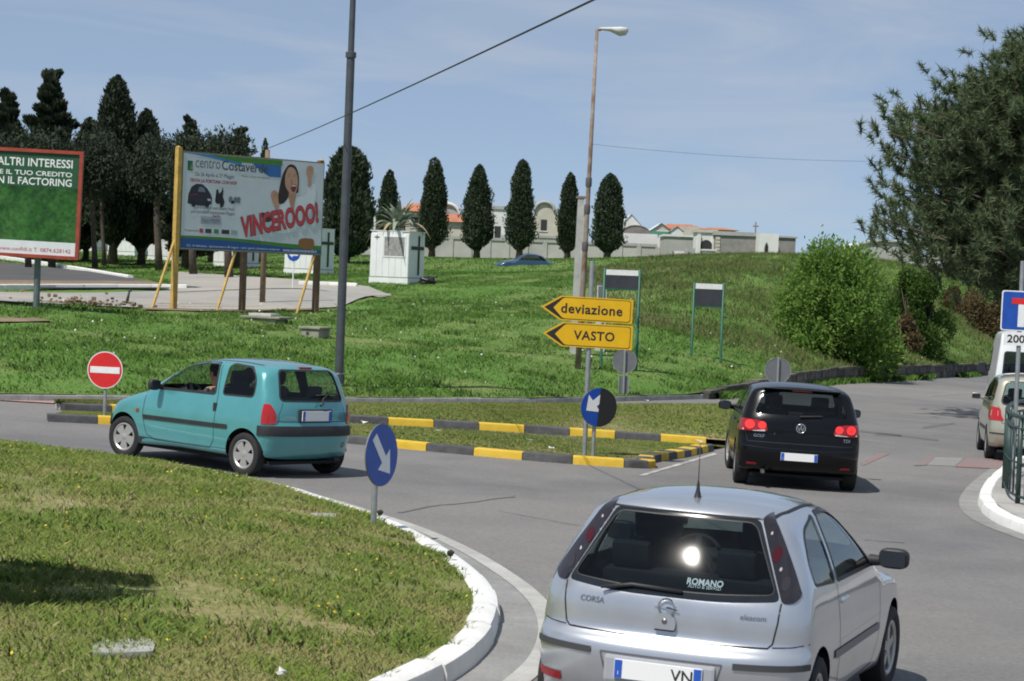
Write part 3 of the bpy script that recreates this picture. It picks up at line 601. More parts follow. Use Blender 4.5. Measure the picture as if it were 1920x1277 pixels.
# ---- broad-leaved bushes on the right hand bank
def bush(name, label, px, Y, hw, py_top, seed, mat, n=14000, lobes=16, leaf=(.13, .06), base_drop=0., flat=.9, stems=7, group=None, upright=.5, shoots=0):
    g = np.random.default_rng(seed); b = on(px, Y); b.z -= base_drop; H = at(px, py_top, Y).z-b.z; Rm = hw/CAM_F*Y; root = thing(name, label, 'bush' if name != 'shrub' else 'shrub', b, 0, group)
    for k in range(stems):
        a = g.uniform(0, 6.28); q = g.uniform(.2, .7)*Rm; trunk('stem', root, [(.08*math.cos(a), .08*math.sin(a), -.1), (q*.4*math.cos(a), q*.4*math.sin(a), H*.35), (q*math.cos(a), q*math.sin(a), H*g.uniform(.6, .9))], [.06, .045, .012], n=6)
    Cs, Ds, Rs = [], [], []
    for k in range(lobes):
        a = g.uniform(0, 6.28); t = g.uniform(.16, .84); rad = Rm*math.sin(min(1, .25+t*.72)*math.pi)**.55*g.uniform(.35, .78); c = np.array([rad*math.cos(a), rad*math.sin(a)*flat, H*t]); m = n//lobes
        lr = Rm*g.uniform(.24, .42); d = unit(g.normal(size=(m, 3))); rr = lr*g.uniform(.35, 1.05, m)**.6; p = c+d*rr[:, None]*np.array([1, flat, 1.15])
        # twigs sticking out of the lobe
        sel = g.uniform(0, 1, m) < .12; p[sel] += d[sel]*lr*g.uniform(.1, .5, sel.sum())[:, None]*np.array([.6, .6, 1.3])
        Cs.append(p); Ds.append(d*.6+np.array([0, 0, upright])+g.normal(0, .5, (m, 3))); Rs.append(np.clip(g.normal(.5+.12*g.normal(), .25, m), 0, 1))
    for k in range(shoots):                                      # leafy shoots that break the outline
        a = g.uniform(0, 6.28); q = Rm*g.uniform(.15, .95); t0 = H*g.uniform(.45, .88)*(1-.25*(q/Rm)**2); L = g.uniform(.3, .75); m = 26; u = g.uniform(0, 1, m); dx = g.normal(0, .12, 2)+.25*np.array([math.cos(a), math.sin(a)]); Cs.append(np.c_[q*math.cos(a)+dx[0]*u*L+g.normal(0, .04, m), q*math.sin(a)*flat+dx[1]*u*L+g.normal(0, .04, m), t0+u*L]); Ds.append(g.normal(0, .5, (m, 3))+np.array([0, 0, .9])); Rs.append(g.uniform(.4, 1, m))
    C = np.vstack(Cs); C[:, 2] = np.maximum(C[:, 2], .03); V, F, r = diamonds(C, np.vstack(Ds), leaf[0], leaf[1], g, np.concatenate(Rs)); npmesh('foliage', V, F, mat, root, False, {'rnd': r}); return root
LGREEN = leaf_mat('bush_leaf', (.10, .185, .036), (.19, .32, .065), (.26, .39, .10), .42)
OLIVE = leaf_mat('scrub_leaf', (.045, .075, .018), (.10, .135, .036), (.16, .17, .06), .3); BROWN = leaf_mat('dry_scrub_leaf', (.055, .045, .020), (.13, .095, .045), (.19, .14, .07), .2)
bush('broadleaf_bush', 'large fresh green bush at the foot of the right hand bank', 1572, 79, 120, 440, 31, LGREEN, 34000, 40, (.16, .075), 1.0, shoots=90)
bush('broadleaf_bush', 'darker green bush behind and right of the large fresh green one', 1722, 92, 72, 478, 32, leaf_mat('bush_leaf_dark', (.035, .075, .014), (.08, .15, .028), (.12, .20, .045), .35), 16000, 22, (.16, .075), 1.0, shoots=30)
for i, (px, Yq, hw, pt, mt, lab) in enumerate([(1690, 85, 44, 585, BROWN, 'dry brown shrub under the darker green bush'), (1735, 96, 40, 600, OLIVE, 'low olive shrub right of the dry brown one, at the bank foot'), (1660, 82, 38, 640, OLIVE, 'low olive shrub on the wall below the large green bush'), (1800, 118, 52, 540, BROWN, 'dry yellow brown shrub on the bank under the pine'), (1850, 112, 50, 560, BROWN, 'brown shrub on the bank behind the white van'), (1900, 120, 60, 500, OLIVE, 'dark olive shrub at the right picture edge below the pine'), (1780, 130, 40, 520, OLIVE, 'green shrub on the bank crest under the pine'), (1835, 132, 50, 515, OLIVE, 'round green shrub on the bank crest, right under the pine crown'), (1760, 105, 36, 590, OLIVE, 'small olive shrub halfway up the bank below the pine')]):
    bush('shrub', lab, px, Yq, hw, pt, 40+i, mt, 5000, 12, (.16, .08), .4, stems=4)
# ---- pine at the right edge, its trunk outside the picture
def pine():
    g = np.random.default_rng(5); Y = 56.; base = Vector((15.6, Y, gz(15.6, Y)-.1)); root = thing('pine_tree', 'big long needled pine overhanging from the right picture edge', 'tree', base)
    trunk('trunk', root, [(0, 0, 0), (.1, 0, 2.5), (-.1, .1, 5.5), (0, 0, 8.5), (.1, 0, 11)], [.34, .28, .24, .15, .05], n=12)
    NM = leaf_mat('pine_needle', (.075, .110, .058), (.155, .200, .095), (.22, .26, .13), .3, rough=.5); CM = pm('pine_cone', (.20, .10, .04), .9, var=.3, scale=20.)
    V_, F_, R_ = [], [], []; off = 0; cones = MB(); tips = []
    # outline of the crown as seen: left edge x(py); boughs end on it
    for px, py in [(1640, 340), (1650, 250), (1668, 220), (1700, 230), (1735, 215), (1772, 180), (1800, 185), (1830, 150), (1862, 120), (1895, 95), (1640, 410), (1648, 300), (1665, 440), (1700, 470), (1740, 490), (1780, 500), (1820, 505), (1860, 530), (1900, 545), (1690, 300), (1690, 380), (1740, 300), (1740, 400), (1780, 250), (1780, 340), (1780, 440), (1830, 220), (1830, 300), (1830, 390), (1830, 470), (1880, 180), (1880, 260), (1880, 340), (1880, 430), (1880, 500), (1930, 120), (1930, 220), (1930, 320), (1930, 420), (1930, 510), (1720, 350), (1710, 430), (1805, 400), (1855, 450), (1760, 290), (1990, 150), (1990, 300), (1990, 450), (2050, 250), (2050, 400), (2120, 300)]:
        for dpt in (-1.6, -.2, 1.3):
            if dpt != -1.6 and px < 1720 and g.uniform() < .45: continue
            t = at(px+18+g.uniform(-14, 14), py-(22 if py > 420 else 0)+g.uniform(-12, 12), Y+dpt+g.uniform(-.9, .9))-base; tips.append(np.array(t))
    for i, t in enumerate(tips):
        hub = np.array([0, 0, np.clip(t[2]-.35*np.hypot(t[0], t[1])*g.uniform(.3, .7), 3.5, 9.5)]); mid = (hub+t)/2+np.array([0, 0, -.25]); 
        if i % 2 == 0: trunk('bough', root, [tuple(hub), tuple(mid), tuple(t)], [.085, .05, .016], n=6)
        else: trunk('bough', root, [tuple(mid), tuple((mid+t)/2), tuple(t)], [.04, .03, .014], n=5)
        nt2 = 44
        for k in range(nt2):                        # needle tufts along the outer half of the bough
            u = g.uniform(.30, 1.03); c = (hub*(1-u)**2+mid*2*u*(1-u)+t*u*u) if u <= 1 else t
            c = c+g.normal(0, .42 if k else .05, 3)*np.array([1, 1, .75]); ax = unit(((t-hub)/np.linalg.norm(t-hub)*.55+np.array([0, 0, .75])+g.normal(0, .3, 3))[None])[0]
            m = 62; d = unit(ax*g.uniform(.05, 1., m)[:, None]+g.normal(0, .62, (m, 3))); L = .23*g.uniform(.7, 1.2, m)[:, None]; s = unit(np.cross(d, g.normal(size=(m, 3))))*.0155; st = c+ax*g.uniform(-.16, .16, m)[:, None]
            V_.append(np.stack([st-s, st+s, st+d*L], 1).reshape(-1, 3)); F_.append(np.arange(m*3).reshape(m, 3)+off); off += m*3; R_.append(np.repeat(np.clip(g.uniform(0, .8, m)+.15*(k == 0), 0, 1), 3))
            if g.uniform() < .16: cones.lathe([(0, -.04), (.022, -.02), (.028, .0), (.018, .03), (0, .05)], 6, Matrix.Translation(Vector(c+ax*.12)))
    npmesh('crown', np.vstack(V_), np.vstack(F_), NM, root, False, {'rnd': np.concatenate(R_)}); stuff(cones.build('pine_cones', CM, root))
    return root
pine()
# ---- tree outside the frame on the left whose shadow lies on the roundabout
def shade_tree():
    g = np.random.default_rng(9); root = thing('roundabout_tree', 'tree beside the left picture edge that shades the roundabout turf', 'tree', (-5.15, 12.9, gz(-5.15, 12.9)+.40))
    trunk('trunk', root, [(0, 0, -.1), (.05, 0, 1.3), (-.05, .05, 2.4)], [.14, .11, .08]); m = 7000
    d = unit(g.normal(size=(m, 3))); C = d*(g.uniform(.2, 1, m)**.4)[:, None]*np.array([1.35, .95, .75])+np.array([0, 0, 3.2])+.25*np.sin(d*5); V, F, r = diamonds(C, d+g.normal(0, .6, (m, 3)), .16, .09, g); npmesh('crown', V, F, LGREEN, root, False, {'rnd': r})
shade_tree()
# ---- turf: roundabout, islands, bank
def in_frame(X, Y, Z, mx_=60, top=-60):
    V = np.c_[X, Y, Z-CAM_H]; x = V@np.array(_r2[:]); u = V@np.array(_u2[:]); d = V@np.array(_fw[:]); px = PW/2+CAM_F*x/d; py = PH/2-CAM_F*u/d
    return (px > -mx_) & (px < PW+mx_) & (py > top) & (py < PH+40)
def scatter_poly(n, x0, x1, y0, y1, g): return g.uniform(x0, x1, n), g.uniform(y0, y1, n)
TURF = leaf_mat('turf_blade', (.145, .225, .040), (.235, .305, .070), (.44, .39, .19), .3, ((.42, .35, .175), 1.0, .47, .78, .75), up=.88)
g = np.random.default_rng(11); X, Y = scatter_poly(520000, -9.5, .6, 11, 32, g); P = np.c_[X, Y]
from mathutils import geometry as _geo
def mask_poly(X, Y, poly):
    c = np.zeros(len(X), bool); j = len(poly)-1
    for i in range(len(poly)):
        xi, yi = poly[i]; xj, yj = poly[j]; k = ((yi > Y) != (yj > Y)); xx = (xj-xi)*(Y-yi)/((yj-yi) if abs(yj-yi) > 1e-12 else 1e-12)+xi; c ^= k & (X < xx); j = i
    return c
k = mask_poly(X, Y, RB); X, Y = X[k], Y[k]; k = in_frame(X, Y, gzv(X, Y)+.3); X, Y = X[k], Y[k]; d = rb_dist(np.c_[X, Y]); k = d > .21+.05*np.sin(X*9+Y*7); X, Y, d = X[k], Y[k], d[k]; Z = gzv(X, Y)+rb_h(d)-.005
def vnoise(X, Y, s, seed):
    q = np.random.default_rng(seed).uniform(0, 1, (64, 64)); u, v = X*s+1000., Y*s+1000.; i, j = np.floor(u).astype(int), np.floor(v).astype(int); a, b = u-i, v-j; a, b = a*a*(3-2*a), b*b*(3-2*b)
    f = lambda ii, jj: q[ii % 64, jj % 64]
    return (f(i, j)*(1-a)+f(i+1, j)*a)*(1-b)+(f(i, j+1)*(1-a)+f(i+1, j+1)*a)*b
nn = .6*vnoise(X, Y, .9, 1)+.4*vnoise(X, Y, 2.7, 2); k = g.uniform(size=len(X)) < np.clip((nn-.22)*4.2, .10, 1); X, Y, Z, d = X[k], Y[k], Z[k], d[k]      # thin and bare spots
nn = .6*vnoise(X, Y, .7, 3)+.4*vnoise(X, Y, 2.1, 4)
print('turf blades', len(X))
blades('roundabout_grass', X, Y, Z, .026+.04*nn, .009, 1.2, TURF, 1)['label'] = 'short patchy green and straw coloured turf on the roundabout'
k = g.uniform(size=len(X)) < .012; cl = np.c_[rng.uniform(-9, 0, 150), rng.uniform(12, 30, 150)]
dm = np.min(np.hypot(X[:, None]-cl[None, :, 0], Y[:, None]-cl[None, :, 1]), 1) if len(X) < 400000 else np.ones(len(X)); k = g.uniform(size=len(X)) < .5*np.exp(-(dm/.22)**2)
blades('roundabout_clover', X[k], Y[k], Z[k], .07, .018, 1.1, leaf_mat('clover', (.12, .20, .035), (.19, .28, .06), (.27, .33, .10), .3, up=.85), 2)['label'] = 'greener tufts of clover in the roundabout turf'
k = (dm < .5) & (g.uniform(size=len(X)) < .004); C = np.c_[X[k], Y[k], Z[k]+.06]; V, F, r = diamonds(C, g.normal(size=(k.sum(), 3)), .022, .022, g); stuff(npmesh('dandelions', V, F, pm('petal_yellow', (.65, .45, .03), .7), None, False, {'rnd': r}))
def turf_on(name, A, B, h, n, seed, ht, wd, mat, crown, label, h2=None):
    h2 = h if h2 is None else h2
    g = np.random.default_rng(seed); A, B = np.array(A), np.array(B)
    def rs(P, u): L = np.r_[0, np.cumsum(np.hypot(*np.diff(P, axis=0).T))]; return np.stack([np.interp(u*L[-1], L, P[:, j]) for j in range(2)], 1)
    u, t = g.uniform(0, 1, n), g.uniform(.02, .98, n); P = rs(A, u)*(1-t)[:, None]+rs(B, u)*t[:, None]; z = gzv(P[:, 0], P[:, 1])+h+(h2-h)*t+crown*np.sin(t*math.pi)-.004; k = in_frame(P[:, 0], P[:, 1], z); blades(name, P[k, 0], P[k, 1], z[k], ht, wd, .9, mat, seed)['label'] = label
turf_on('island_grass', nin, UPP+np.array([0, .05]), .085, 60000, 12, .04, .014, TURF, 0., 'short turf on the splitter island between the painted kerbs', -.02)
turf_on('rear_island_grass', UPR, FARE, .11, 80000, 13, .06, .018, TURF, .04, 'short turf behind the painted rear kerb')
BANKG = leaf_mat('bank_blade', (.078, .185, .026), (.105, .215, .036), (.15, .24, .06), .3, ((.19, .22, .075), .30, .54, .84, .4), up=.93)
g = np.random.default_rng(14); X = g.uniform(-24, 36, 700000); D = g.uniform(0, 1, 700000)**1.15*66+.12; Y = yk(X)+D
k = in_frame(X, Y, gzv(X, Y)+1.5, 40, 380); X, Y, D = X[k], Y[k], D[k]; q = np.clip(D/2, 0, 1); Z = (gzv(X, Y)+wall_h(X)-.02)*(1-q)+terr(X, Y)*q
# keep the lanes and their edges free of grass
def pix(X, Y, Z):
    V = np.c_[X, Y, Z-CAM_H]; x = V@np.array(_r2[:]); u = V@np.array(_u2[:]); d = V@np.array(_fw[:]); return PW/2+CAM_F*x/d, PH/2-CAM_F*u/d
bx, by = pix(X, Y, Z)
LANES = [[(-80, 567), (640, 579), (735, 553), (690, 538), (330, 510), (290, 520), (380, 545), (-80, 547)], [(-80, 546), (380, 546), (210, 515), (-80, 484)], [(262, 584), (600, 584), (560, 570), (300, 569)], [(-40, 608), (100, 607), (70, 600), (-40, 599)]]
k = np.ones(len(X), bool)
for L_ in LANES: k &= ~mask_poly(bx, by, L_)
k &= (g.uniform(size=len(X)) < np.clip(90/Y, .3, 1.2)*.62)
X, Y, Z, D = X[k], Y[k], Z[k], D[k]; print('bank blades', len(X))
k = g.uniform(size=len(X)) < np.clip((.6*vnoise(X, Y, .45, 6)+.4*vnoise(X, Y, 1.4, 7)-.15)*3.5, .25, 1); X, Y, Z, D = X[k], Y[k], Z[k], D[k]
hh = .035+.10*(.55*vnoise(X, Y, .35, 8)+.45*vnoise(X, Y, 1.1, 9))**1.5+.04*np.clip(np.sin(X*.8)*np.sin(Y*.5+1), 0, 1)+np.clip((X-4)/12, 0, 1)*.05
blades('bank_grass', X, Y, Z-.01, hh, .026, 1.1, BANKG, 3)['label'] = 'rough green grass covering the bank'
k = (X > 3) & (Y > 70) & (g.uniform(size=len(X)) < .5); blades('bank_weeds', X[k]+.1, Y[k], Z[k], .20, .022, .7, leaf_mat('weed', (.085, .13, .03), (.16, .19, .065), (.28, .24, .14), .3, ((.26, .20, .13), .25, .5, .7, .5), up=.75), 4)['label'] = 'tall seeding weeds on the crest of the right hand bank'

g = np.random.default_rng(24); n = 90000; X = g.uniform(-30, 22, n); Y = g.uniform(95, 166, n); k = (Y-yk(X) > 60) & in_frame(X, Y, np.full(n, 2.5), 40, 380); X, Y = X[k], Y[k]; Z = terr(X, Y); bx, by = pix(X, Y, Z); k = np.ones(len(X), bool)
for L_ in LANES: k &= ~mask_poly(bx, by, L_)
blades('far_grass', X[k], Y[k], Z[k]-.01, .09, .05, .9, BANKG, 25)['label'] = 'mown grass between the kiosks and the cemetery wall'
g = np.random.default_rng(33); cx = g.uniform(-14, 22, 260); cy = yk(cx)+g.uniform(.5, 40, 260); m = 60; X = np.repeat(cx, m)+g.normal(0, .16, 260*m); Y = np.repeat(cy, m)+g.normal(0, .16, 260*m); k = in_frame(X, Y, gzv(X, Y)+1., 40, 380); X, Y = X[k], Y[k]; q = np.clip((Y-yk(X))/2, 0, 1); Z = (gzv(X, Y)+wall_h(X)-.02)*(1-q)+terr(X, Y)*q; bx, by = pix(X, Y, Z); k = Y > yk(X)+.1
for L_ in LANES: k &= ~mask_poly(bx, by, L_)
blades('bank_tufts', X[k], Y[k], Z[k]-.01, .14, .026, .8, leaf_mat('tuft_blade', (.078, .175, .026), (.105, .20, .035), (.15, .225, .06), .3, up=.85), 34)['label'] = 'darker tussocks of longer grass dotted over the bank'
cx = g.uniform(-14, 18, 420); cy = yk(cx)+g.uniform(.3, 34, 420); k = in_frame(cx, cy, gzv(cx, cy)+1., 40, 380); cx, cy = cx[k], cy[k]; q = np.clip((cy-yk(cx))/2, 0, 1); C = np.c_[cx, cy, (gzv(cx, cy)+wall_h(cx)-.02)*(1-q)+terr(cx, cy)*q+.11]; V, F, r = diamonds(C, g.normal(size=(len(cx), 3)), .06, .05, g); stuff(npmesh('daisies', V, F, pm('petal_white', (.62, .62, .55), .7), None, False, {'rnd': r}))
# rank verge along the foot of the retaining wall
g = np.random.default_rng(15); n = 26000; X = g.uniform(5.6, 34, n); D = -np.abs(g.normal(0, .45, n))-.12; Y = yk(X)+D; k = (np.sin(X*1.3)+np.sin(X*.47+1) > -.5); X, Y = X[k], Y[k]
blades('verge_grass', X, Y, gzv(X, Y), .20, .035, .8, BANKG, 16)['label'] = 'ragged verge grass along the foot of the retaining wall'
# ================================================================== CEMETERY BUILDINGS (far behind)
PL = {'cream': pm('plaster_cream', (.50, .47, .40), .9, var=.12, scale=.8, coord='World'), 'white': pm('plaster_white', (.66, .66, .65), .9, var=.08, scale=.8, coord='World'), 'grey': pm('plaster_grey', (.36, .36, .345), .9, var=.12, scale=.6, coord='World'), 'wall': pm('wall_grey', (.40, .395, .375), .9, var=.16, scale=.5, coord='World'), 'stone': pm('dark_stone', (.20, .195, .185), .95, scale=2.5, col2=(.27, .262, .25), bump=.4, bscale=5., coord='World'), 'roof': pm('terracotta', (.42, .16, .085), .9, var=.2, scale=2., coord='World'), 'lead': pm('lead_roof', (.20, .18, .165), .7, var=.2, scale=1.5, coord='World'), 'dark': pm('opening_dark', (.03, .03, .035), .8), 'green': pm('green_trim', (.08, .25, .18), .7)}
def facade(name, label, x0, x1, yt, yb, Y, mat, depth=6., cat='building', extra=None, grp=None):
    """box whose front stands at depth Y between two sight lines; returns the root and its metre frame"""
    a, c = at(x0, yb, Y), at(x1, yb, Y); top = at((x0+x1)/2, yt, Y).z; zb_ = min(tz(a.x, Y), tz(c.x, Y), a.z)-.5; t = thing(name, label, cat, (a.x, Y, zb_), 0, grp); W_, H_ = c.x-a.x, top-zb_
    MB().box(0, W_, 0, depth, 0, H_).build('wall', PL[mat], t); return t, W_, H_
def cornice(t, W_, H_, d, mat='grey', h=.25): MB().box(-.12, W_+.12, -.12, d+.12, H_, H_+h).build('cornice', PL[mat], t)
def barrel(t, W_, H_, depth, rise, mat, rim=None, n=14, end=None):
    prof = [(W_/2-math.cos(a)*W_/2, H_+math.sin(a)*rise) for a in np.linspace(0, math.pi, n)]; vs = [(x, -.05, z) for x, z in prof]+[(x, depth, z) for x, z in prof]
    MB().add(vs, [(i, i+1, n+i+1, n+i) for i in range(n-1)]).build('vault', PL[mat], t, True); MB().add([(x, -.0, z) for x, z in prof], [tuple(range(n))]).build('gable_wall', PL[end or mat], t)
    if rim: MB().tube([(x, -.08, z) for x, z in prof], .14, 6).build('vault_rim', PL[rim], t, True)
def gable(t, W_, H_, depth, rise, mat, end, over=.25):
    MB().add([(-over, -over, H_-.1), (W_/2, -over, H_+rise), (W_+over, -over, H_-.1), (-over, depth, H_-.1), (W_/2, depth, H_+rise), (W_+over, depth, H_-.1)], [(0, 1, 4, 3), (1, 2, 5, 4)]).build('roof', PL[mat], t); MB().add([(0, 0, H_), (W_, 0, H_), (W_/2, 0, H_+rise*.93)], [(0, 1, 2)]).build('gable_wall', PL[end], t)
def hip(t, W_, H_, depth, rise, mat, over=.4):
    MB().add([(-over, -over, H_), (W_+over, -over, H_), (W_+over, depth+over, H_), (-over, depth+over, H_), (W_*.25, depth/2, H_+rise), (W_*.75, depth/2, H_+rise)], [(0, 1, 5, 4), (1, 2, 5), (2, 3, 4, 5), (3, 0, 4)]).build('roof', PL[mat], t)
def win(t, x, z, w_, h_, mat='dark', name='window', fr=True):
    o = MB().box(x-w_/2, x+w_/2, -.03, .05, z, z+h_).build(name, PL[mat], t)
    if fr: MB().box(x-w_/2-.08, x+w_/2+.08, -.06, -.032, z-.10, z-.02).build('sill', PL['white'], o)
# long boundary wall in bays with a coping
t, W_, H_ = facade('cemetery_wall', 'long pale cemetery boundary wall behind the cypress row', 668, 1232, 452, 492, 168, 'wall', .4, 'wall')
n = 16
for k in range(n): x = W_*k/n; MB().box(x+.04, x+W_/n-.04, -.08, .48, H_, H_+.22).build('coping_stone', PL['grey'], t)
for k in range(n+1): x = W_*k/n; MB().box(x-.18, x+.18, -.07, -.002, 0, H_-.01).build('pier', PL['wall'], t)
# low wall further right
t, W_, H_ = facade('cemetery_wall', 'low grey wall in front of the dark stone building', 1340, 1500, 486, 497, 150, 'wall', .4, 'wall'); 
for k in range(6): x = W_*k/6; MB().box(x+.04, x+W_/6-.04, -.06, .46, H_, H_+.16).build('coping_stone', PL['grey'], t)
t, W_, H_ = facade('chapel', 'tall cream chapel with an arched top right of the third cypress', 1000, 1046, 396, 452, 176, 'cream', 8.); barrel(t, W_*.82, H_, 8., .75, 'cream', 'grey'); MB().box(-.1, W_+.1, -.1, -.005, H_-2.2, H_-2.0).build('string_course', PL['grey'], t); win(t, W_*.4, H_-1.6, .5, .9)
t, W_, H_ = facade('chapel', 'chapel with grey barrel vault and white rim between the first two cypresses', 812, 860, 404, 452, 178, 'cream', 7.); barrel(t, W_, H_, 7., 1.0, 'lead', 'white', end='grey')
t, W_, H_ = facade('mausoleum', 'cream mausoleum with orange lean-to roof under the grey vault', 834, 872, 416, 452, 174, 'cream', 4.); MB().add([(-.2, -.3, H_), (W_+.2, -.3, H_), (W_+.2, 3.4, H_+.7), (-.2, 3.4, H_+.7)], [(0, 1, 2, 3)]).build('roof', PL['roof'], t)
t, W_, H_ = facade('mausoleum', 'mausoleum with orange tiled roof behind the agave', 752, 800, 396, 452, 178, 'cream', 7.); hip(t, W_, H_, 6., .75, 'roof'); win(t, W_*.5, H_-1.3, .6, .8)
t, W_, H_ = facade('mausoleum', 'white flat roofed mausoleum between second and third cypress', 912, 946, 392, 452, 176, 'white', 6.); cornice(t, W_, H_, 6.); MB().box(.15, .45, -.15, -.005, 0, H_-.3).build('pilaster', PL['cream'], t); win(t, W_*.6, H_-2.6, .5, 1.2)
t, W_, H_ = facade('mausoleum', 'pale flat roofed mausoleum behind the narrow cypress', 1040, 1100, 400, 452, 180, 'cream', 6.); cornice(t, W_, H_, 6.)
t, W_, H_ = facade('tomb_shelter', 'open dark shelter with thin white post left of the agave', 668, 702, 398, 440, 172, 'dark', 5.); MB().box(-.3, W_+.25, -.6, 5., H_, H_+.15).build('roof', PL['lead'], t); MB().box(W_-.06, W_+.10, -.5, -.35, -.5, H_-.002).build('post', PL['white'], t)
t, W_, H_ = facade('mausoleum', 'white block with brown barrel roof right of the stout cypress', 1166, 1232, 438, 466, 170, 'white', 6.); barrel(t, W_*.78, H_, 6., .62, 'lead')
for k in range(6): MB().tube([(W_*.78/2-math.cos(a)*W_*.39, .2+k*.9, H_+math.sin(a)*.64) for a in np.linspace(.1, 3.04, 10)], .05, 5).build('roof_rib', PL['lead'], t)
t, W_, H_ = facade('mausoleum', 'white pointed mausoleum top rising above the brown barrel roof', 1164, 1200, 420, 450, 182, 'white', 5.); gable(t, W_, H_, 5., .85, 'white', 'white', .1)
t, W_, H_ = facade('mausoleum', 'gabled mausoleum with green trim left of the orange roofs', 1218, 1258, 432, 470, 178, 'white', 5.); gable(t, W_, H_, 5., .62, 'white', 'cream', .15); MB().box(-.1, W_+.1, -.12, -.005, H_-.35, H_-.08).build('green_band', PL['green'], t)
t, W_, H_ = facade('mausoleum', 'small gabled white mausoleum in front of the orange roofs', 1257, 1279, 432, 470, 176, 'white', 4.); gable(t, W_, H_, 4., .35, 'lead', 'white', .1)
t, W_, H_ = facade('house', 'cream house with orange tiled roof above the cemetery', 1236, 1322, 430, 470, 190, 'cream', 9.); hip(t, W_, H_, 8., .55, 'roof'); 
for k in range(3): win(t, W_*(.25+.25*k), H_-1.1, .6, .6)
t, W_, H_ = facade('mausoleum', 'plain cream block in front of the orange tiled roof', 1278, 1308, 425, 470, 180, 'cream', 4.)
t, W_, H_ = facade('house', 'low house with orange roof edge behind the dark stone building', 1318, 1376, 431, 470, 186, 'cream', 7.); hip(t, W_, H_, 6., .25, 'roof')
t, W_, H_ = facade('mausoleum', 'grey flat block left of the white arched gateway', 1244, 1306, 444, 494, 164, 'grey', 5.); cornice(t, W_, H_, 5., 'white', .15)
t, W_, H_ = facade('gateway', 'white cemetery gateway with dark arched door', 1304, 1341, 436, 496, 158, 'white', 3.); cornice(t, W_, H_, 3., 'cream', .22)
ar = [(.55, .9)]+[(W_*.5-math.cos(a)*.45, 1.9+math.sin(a)*.45) for a in np.linspace(0, math.pi, 10)]+[(W_*.5+.45, .9)]; MB().add([(x, -.02, z) for x, z in ar[1:-1]]+[(W_*.5+.45, -.02, .4), (W_*.5-.45, -.02, .4)], [tuple(range(len(ar)))]).build('door', PL['dark'], t)
for x in (.05, W_-.30): MB().box(x, x+.25, -.18, -.005, 0, H_-.15).build('pilaster', PL['white'], t)
t, W_, H_ = facade('white_tomb', 'small white tomb before the gateway', 1319, 1341, 470, 498, 152, 'white', 2., 'tomb'); MB().box(-.08, W_+.08, -.08, 2.08, H_, H_+.1).build('cap', PL['white'], t); MB().box(W_*.3, W_*.7, -.02, 0.0-.002, .5, H_-.35).build('tablet', PL['grey'], t)
t, W_, H_ = facade('cemetery_gate', 'white panelled gate between short pillars', 1252, 1300, 471, 492, 156, 'white', .15, 'gate')
for x in (0, W_*.62, W_-.2): o = MB().box(x, x+.28, -.25, .2, 0, H_+.25).build('pillar', PL['grey'], t)
for k in range(7): x = W_*.66+k*W_*.05; MB().box(x, x+.05, -.22, -.17, .4, H_).build('bar', PL['lead'], t)
t, W_, H_ = facade('mausoleum', 'long dark stone building right of the gateway', 1341, 1421, 442, 496, 156, 'stone', 6.); cornice(t, W_, H_, 6., 'grey', .28)
for k in range(8): MB().box(-.05, .28, -.06, -.002, .5+k*.26, .70+k*.26).build('quoin', PL['cream'], t)
o = MB(); o.box(W_*.98-.05, W_*.98+.05, 1.9, 2.0, H_+.28, H_+1.1); o.box(W_*.98-.22, W_*.98+.22, 1.91, 1.99, H_+.75, H_+.85); o.build('roof_cross', PL['lead'], t)
t, W_, H_ = facade('mausoleum', 'white flat walled block with a small cypress before it', 1421, 1458, 438, 496, 154, 'white', 5.)
t, W_, H_ = facade('mausoleum', 'grey block beside the large fresh green bush', 1457, 1490, 446, 496, 157, 'stone', 5.); cornice(t, W_, H_, 5., 'grey', .12)
cypress('tiny cypress in front of the white block right of the dark stone building', 1433, 453, 6, 148, 91, .04, 1, n=900, stem_r=.05, leaf=.16)
t, W_, H_ = facade('sports_hall', 'hall with shallow curved roof behind the green bushes', 1604, 1720, 468, 500, 190, 'grey', 12.); barrel(t, W_, H_, 12., .75, 'white', 'grey', end='grey')
t, W_, H_ = facade('house', 'white colonnaded building under the pine crown', 1730, 1800, 486, 522, 180, 'white', 7.)
for k in range(6): MB().box(W_*(.1+.15*k), W_*(.1+.15*k)+.22, -.05, -.002, .3, H_-.4).build('window_bay', PL['dark'], t)
cornice(t, W_, H_, 7., 'cream', .25)
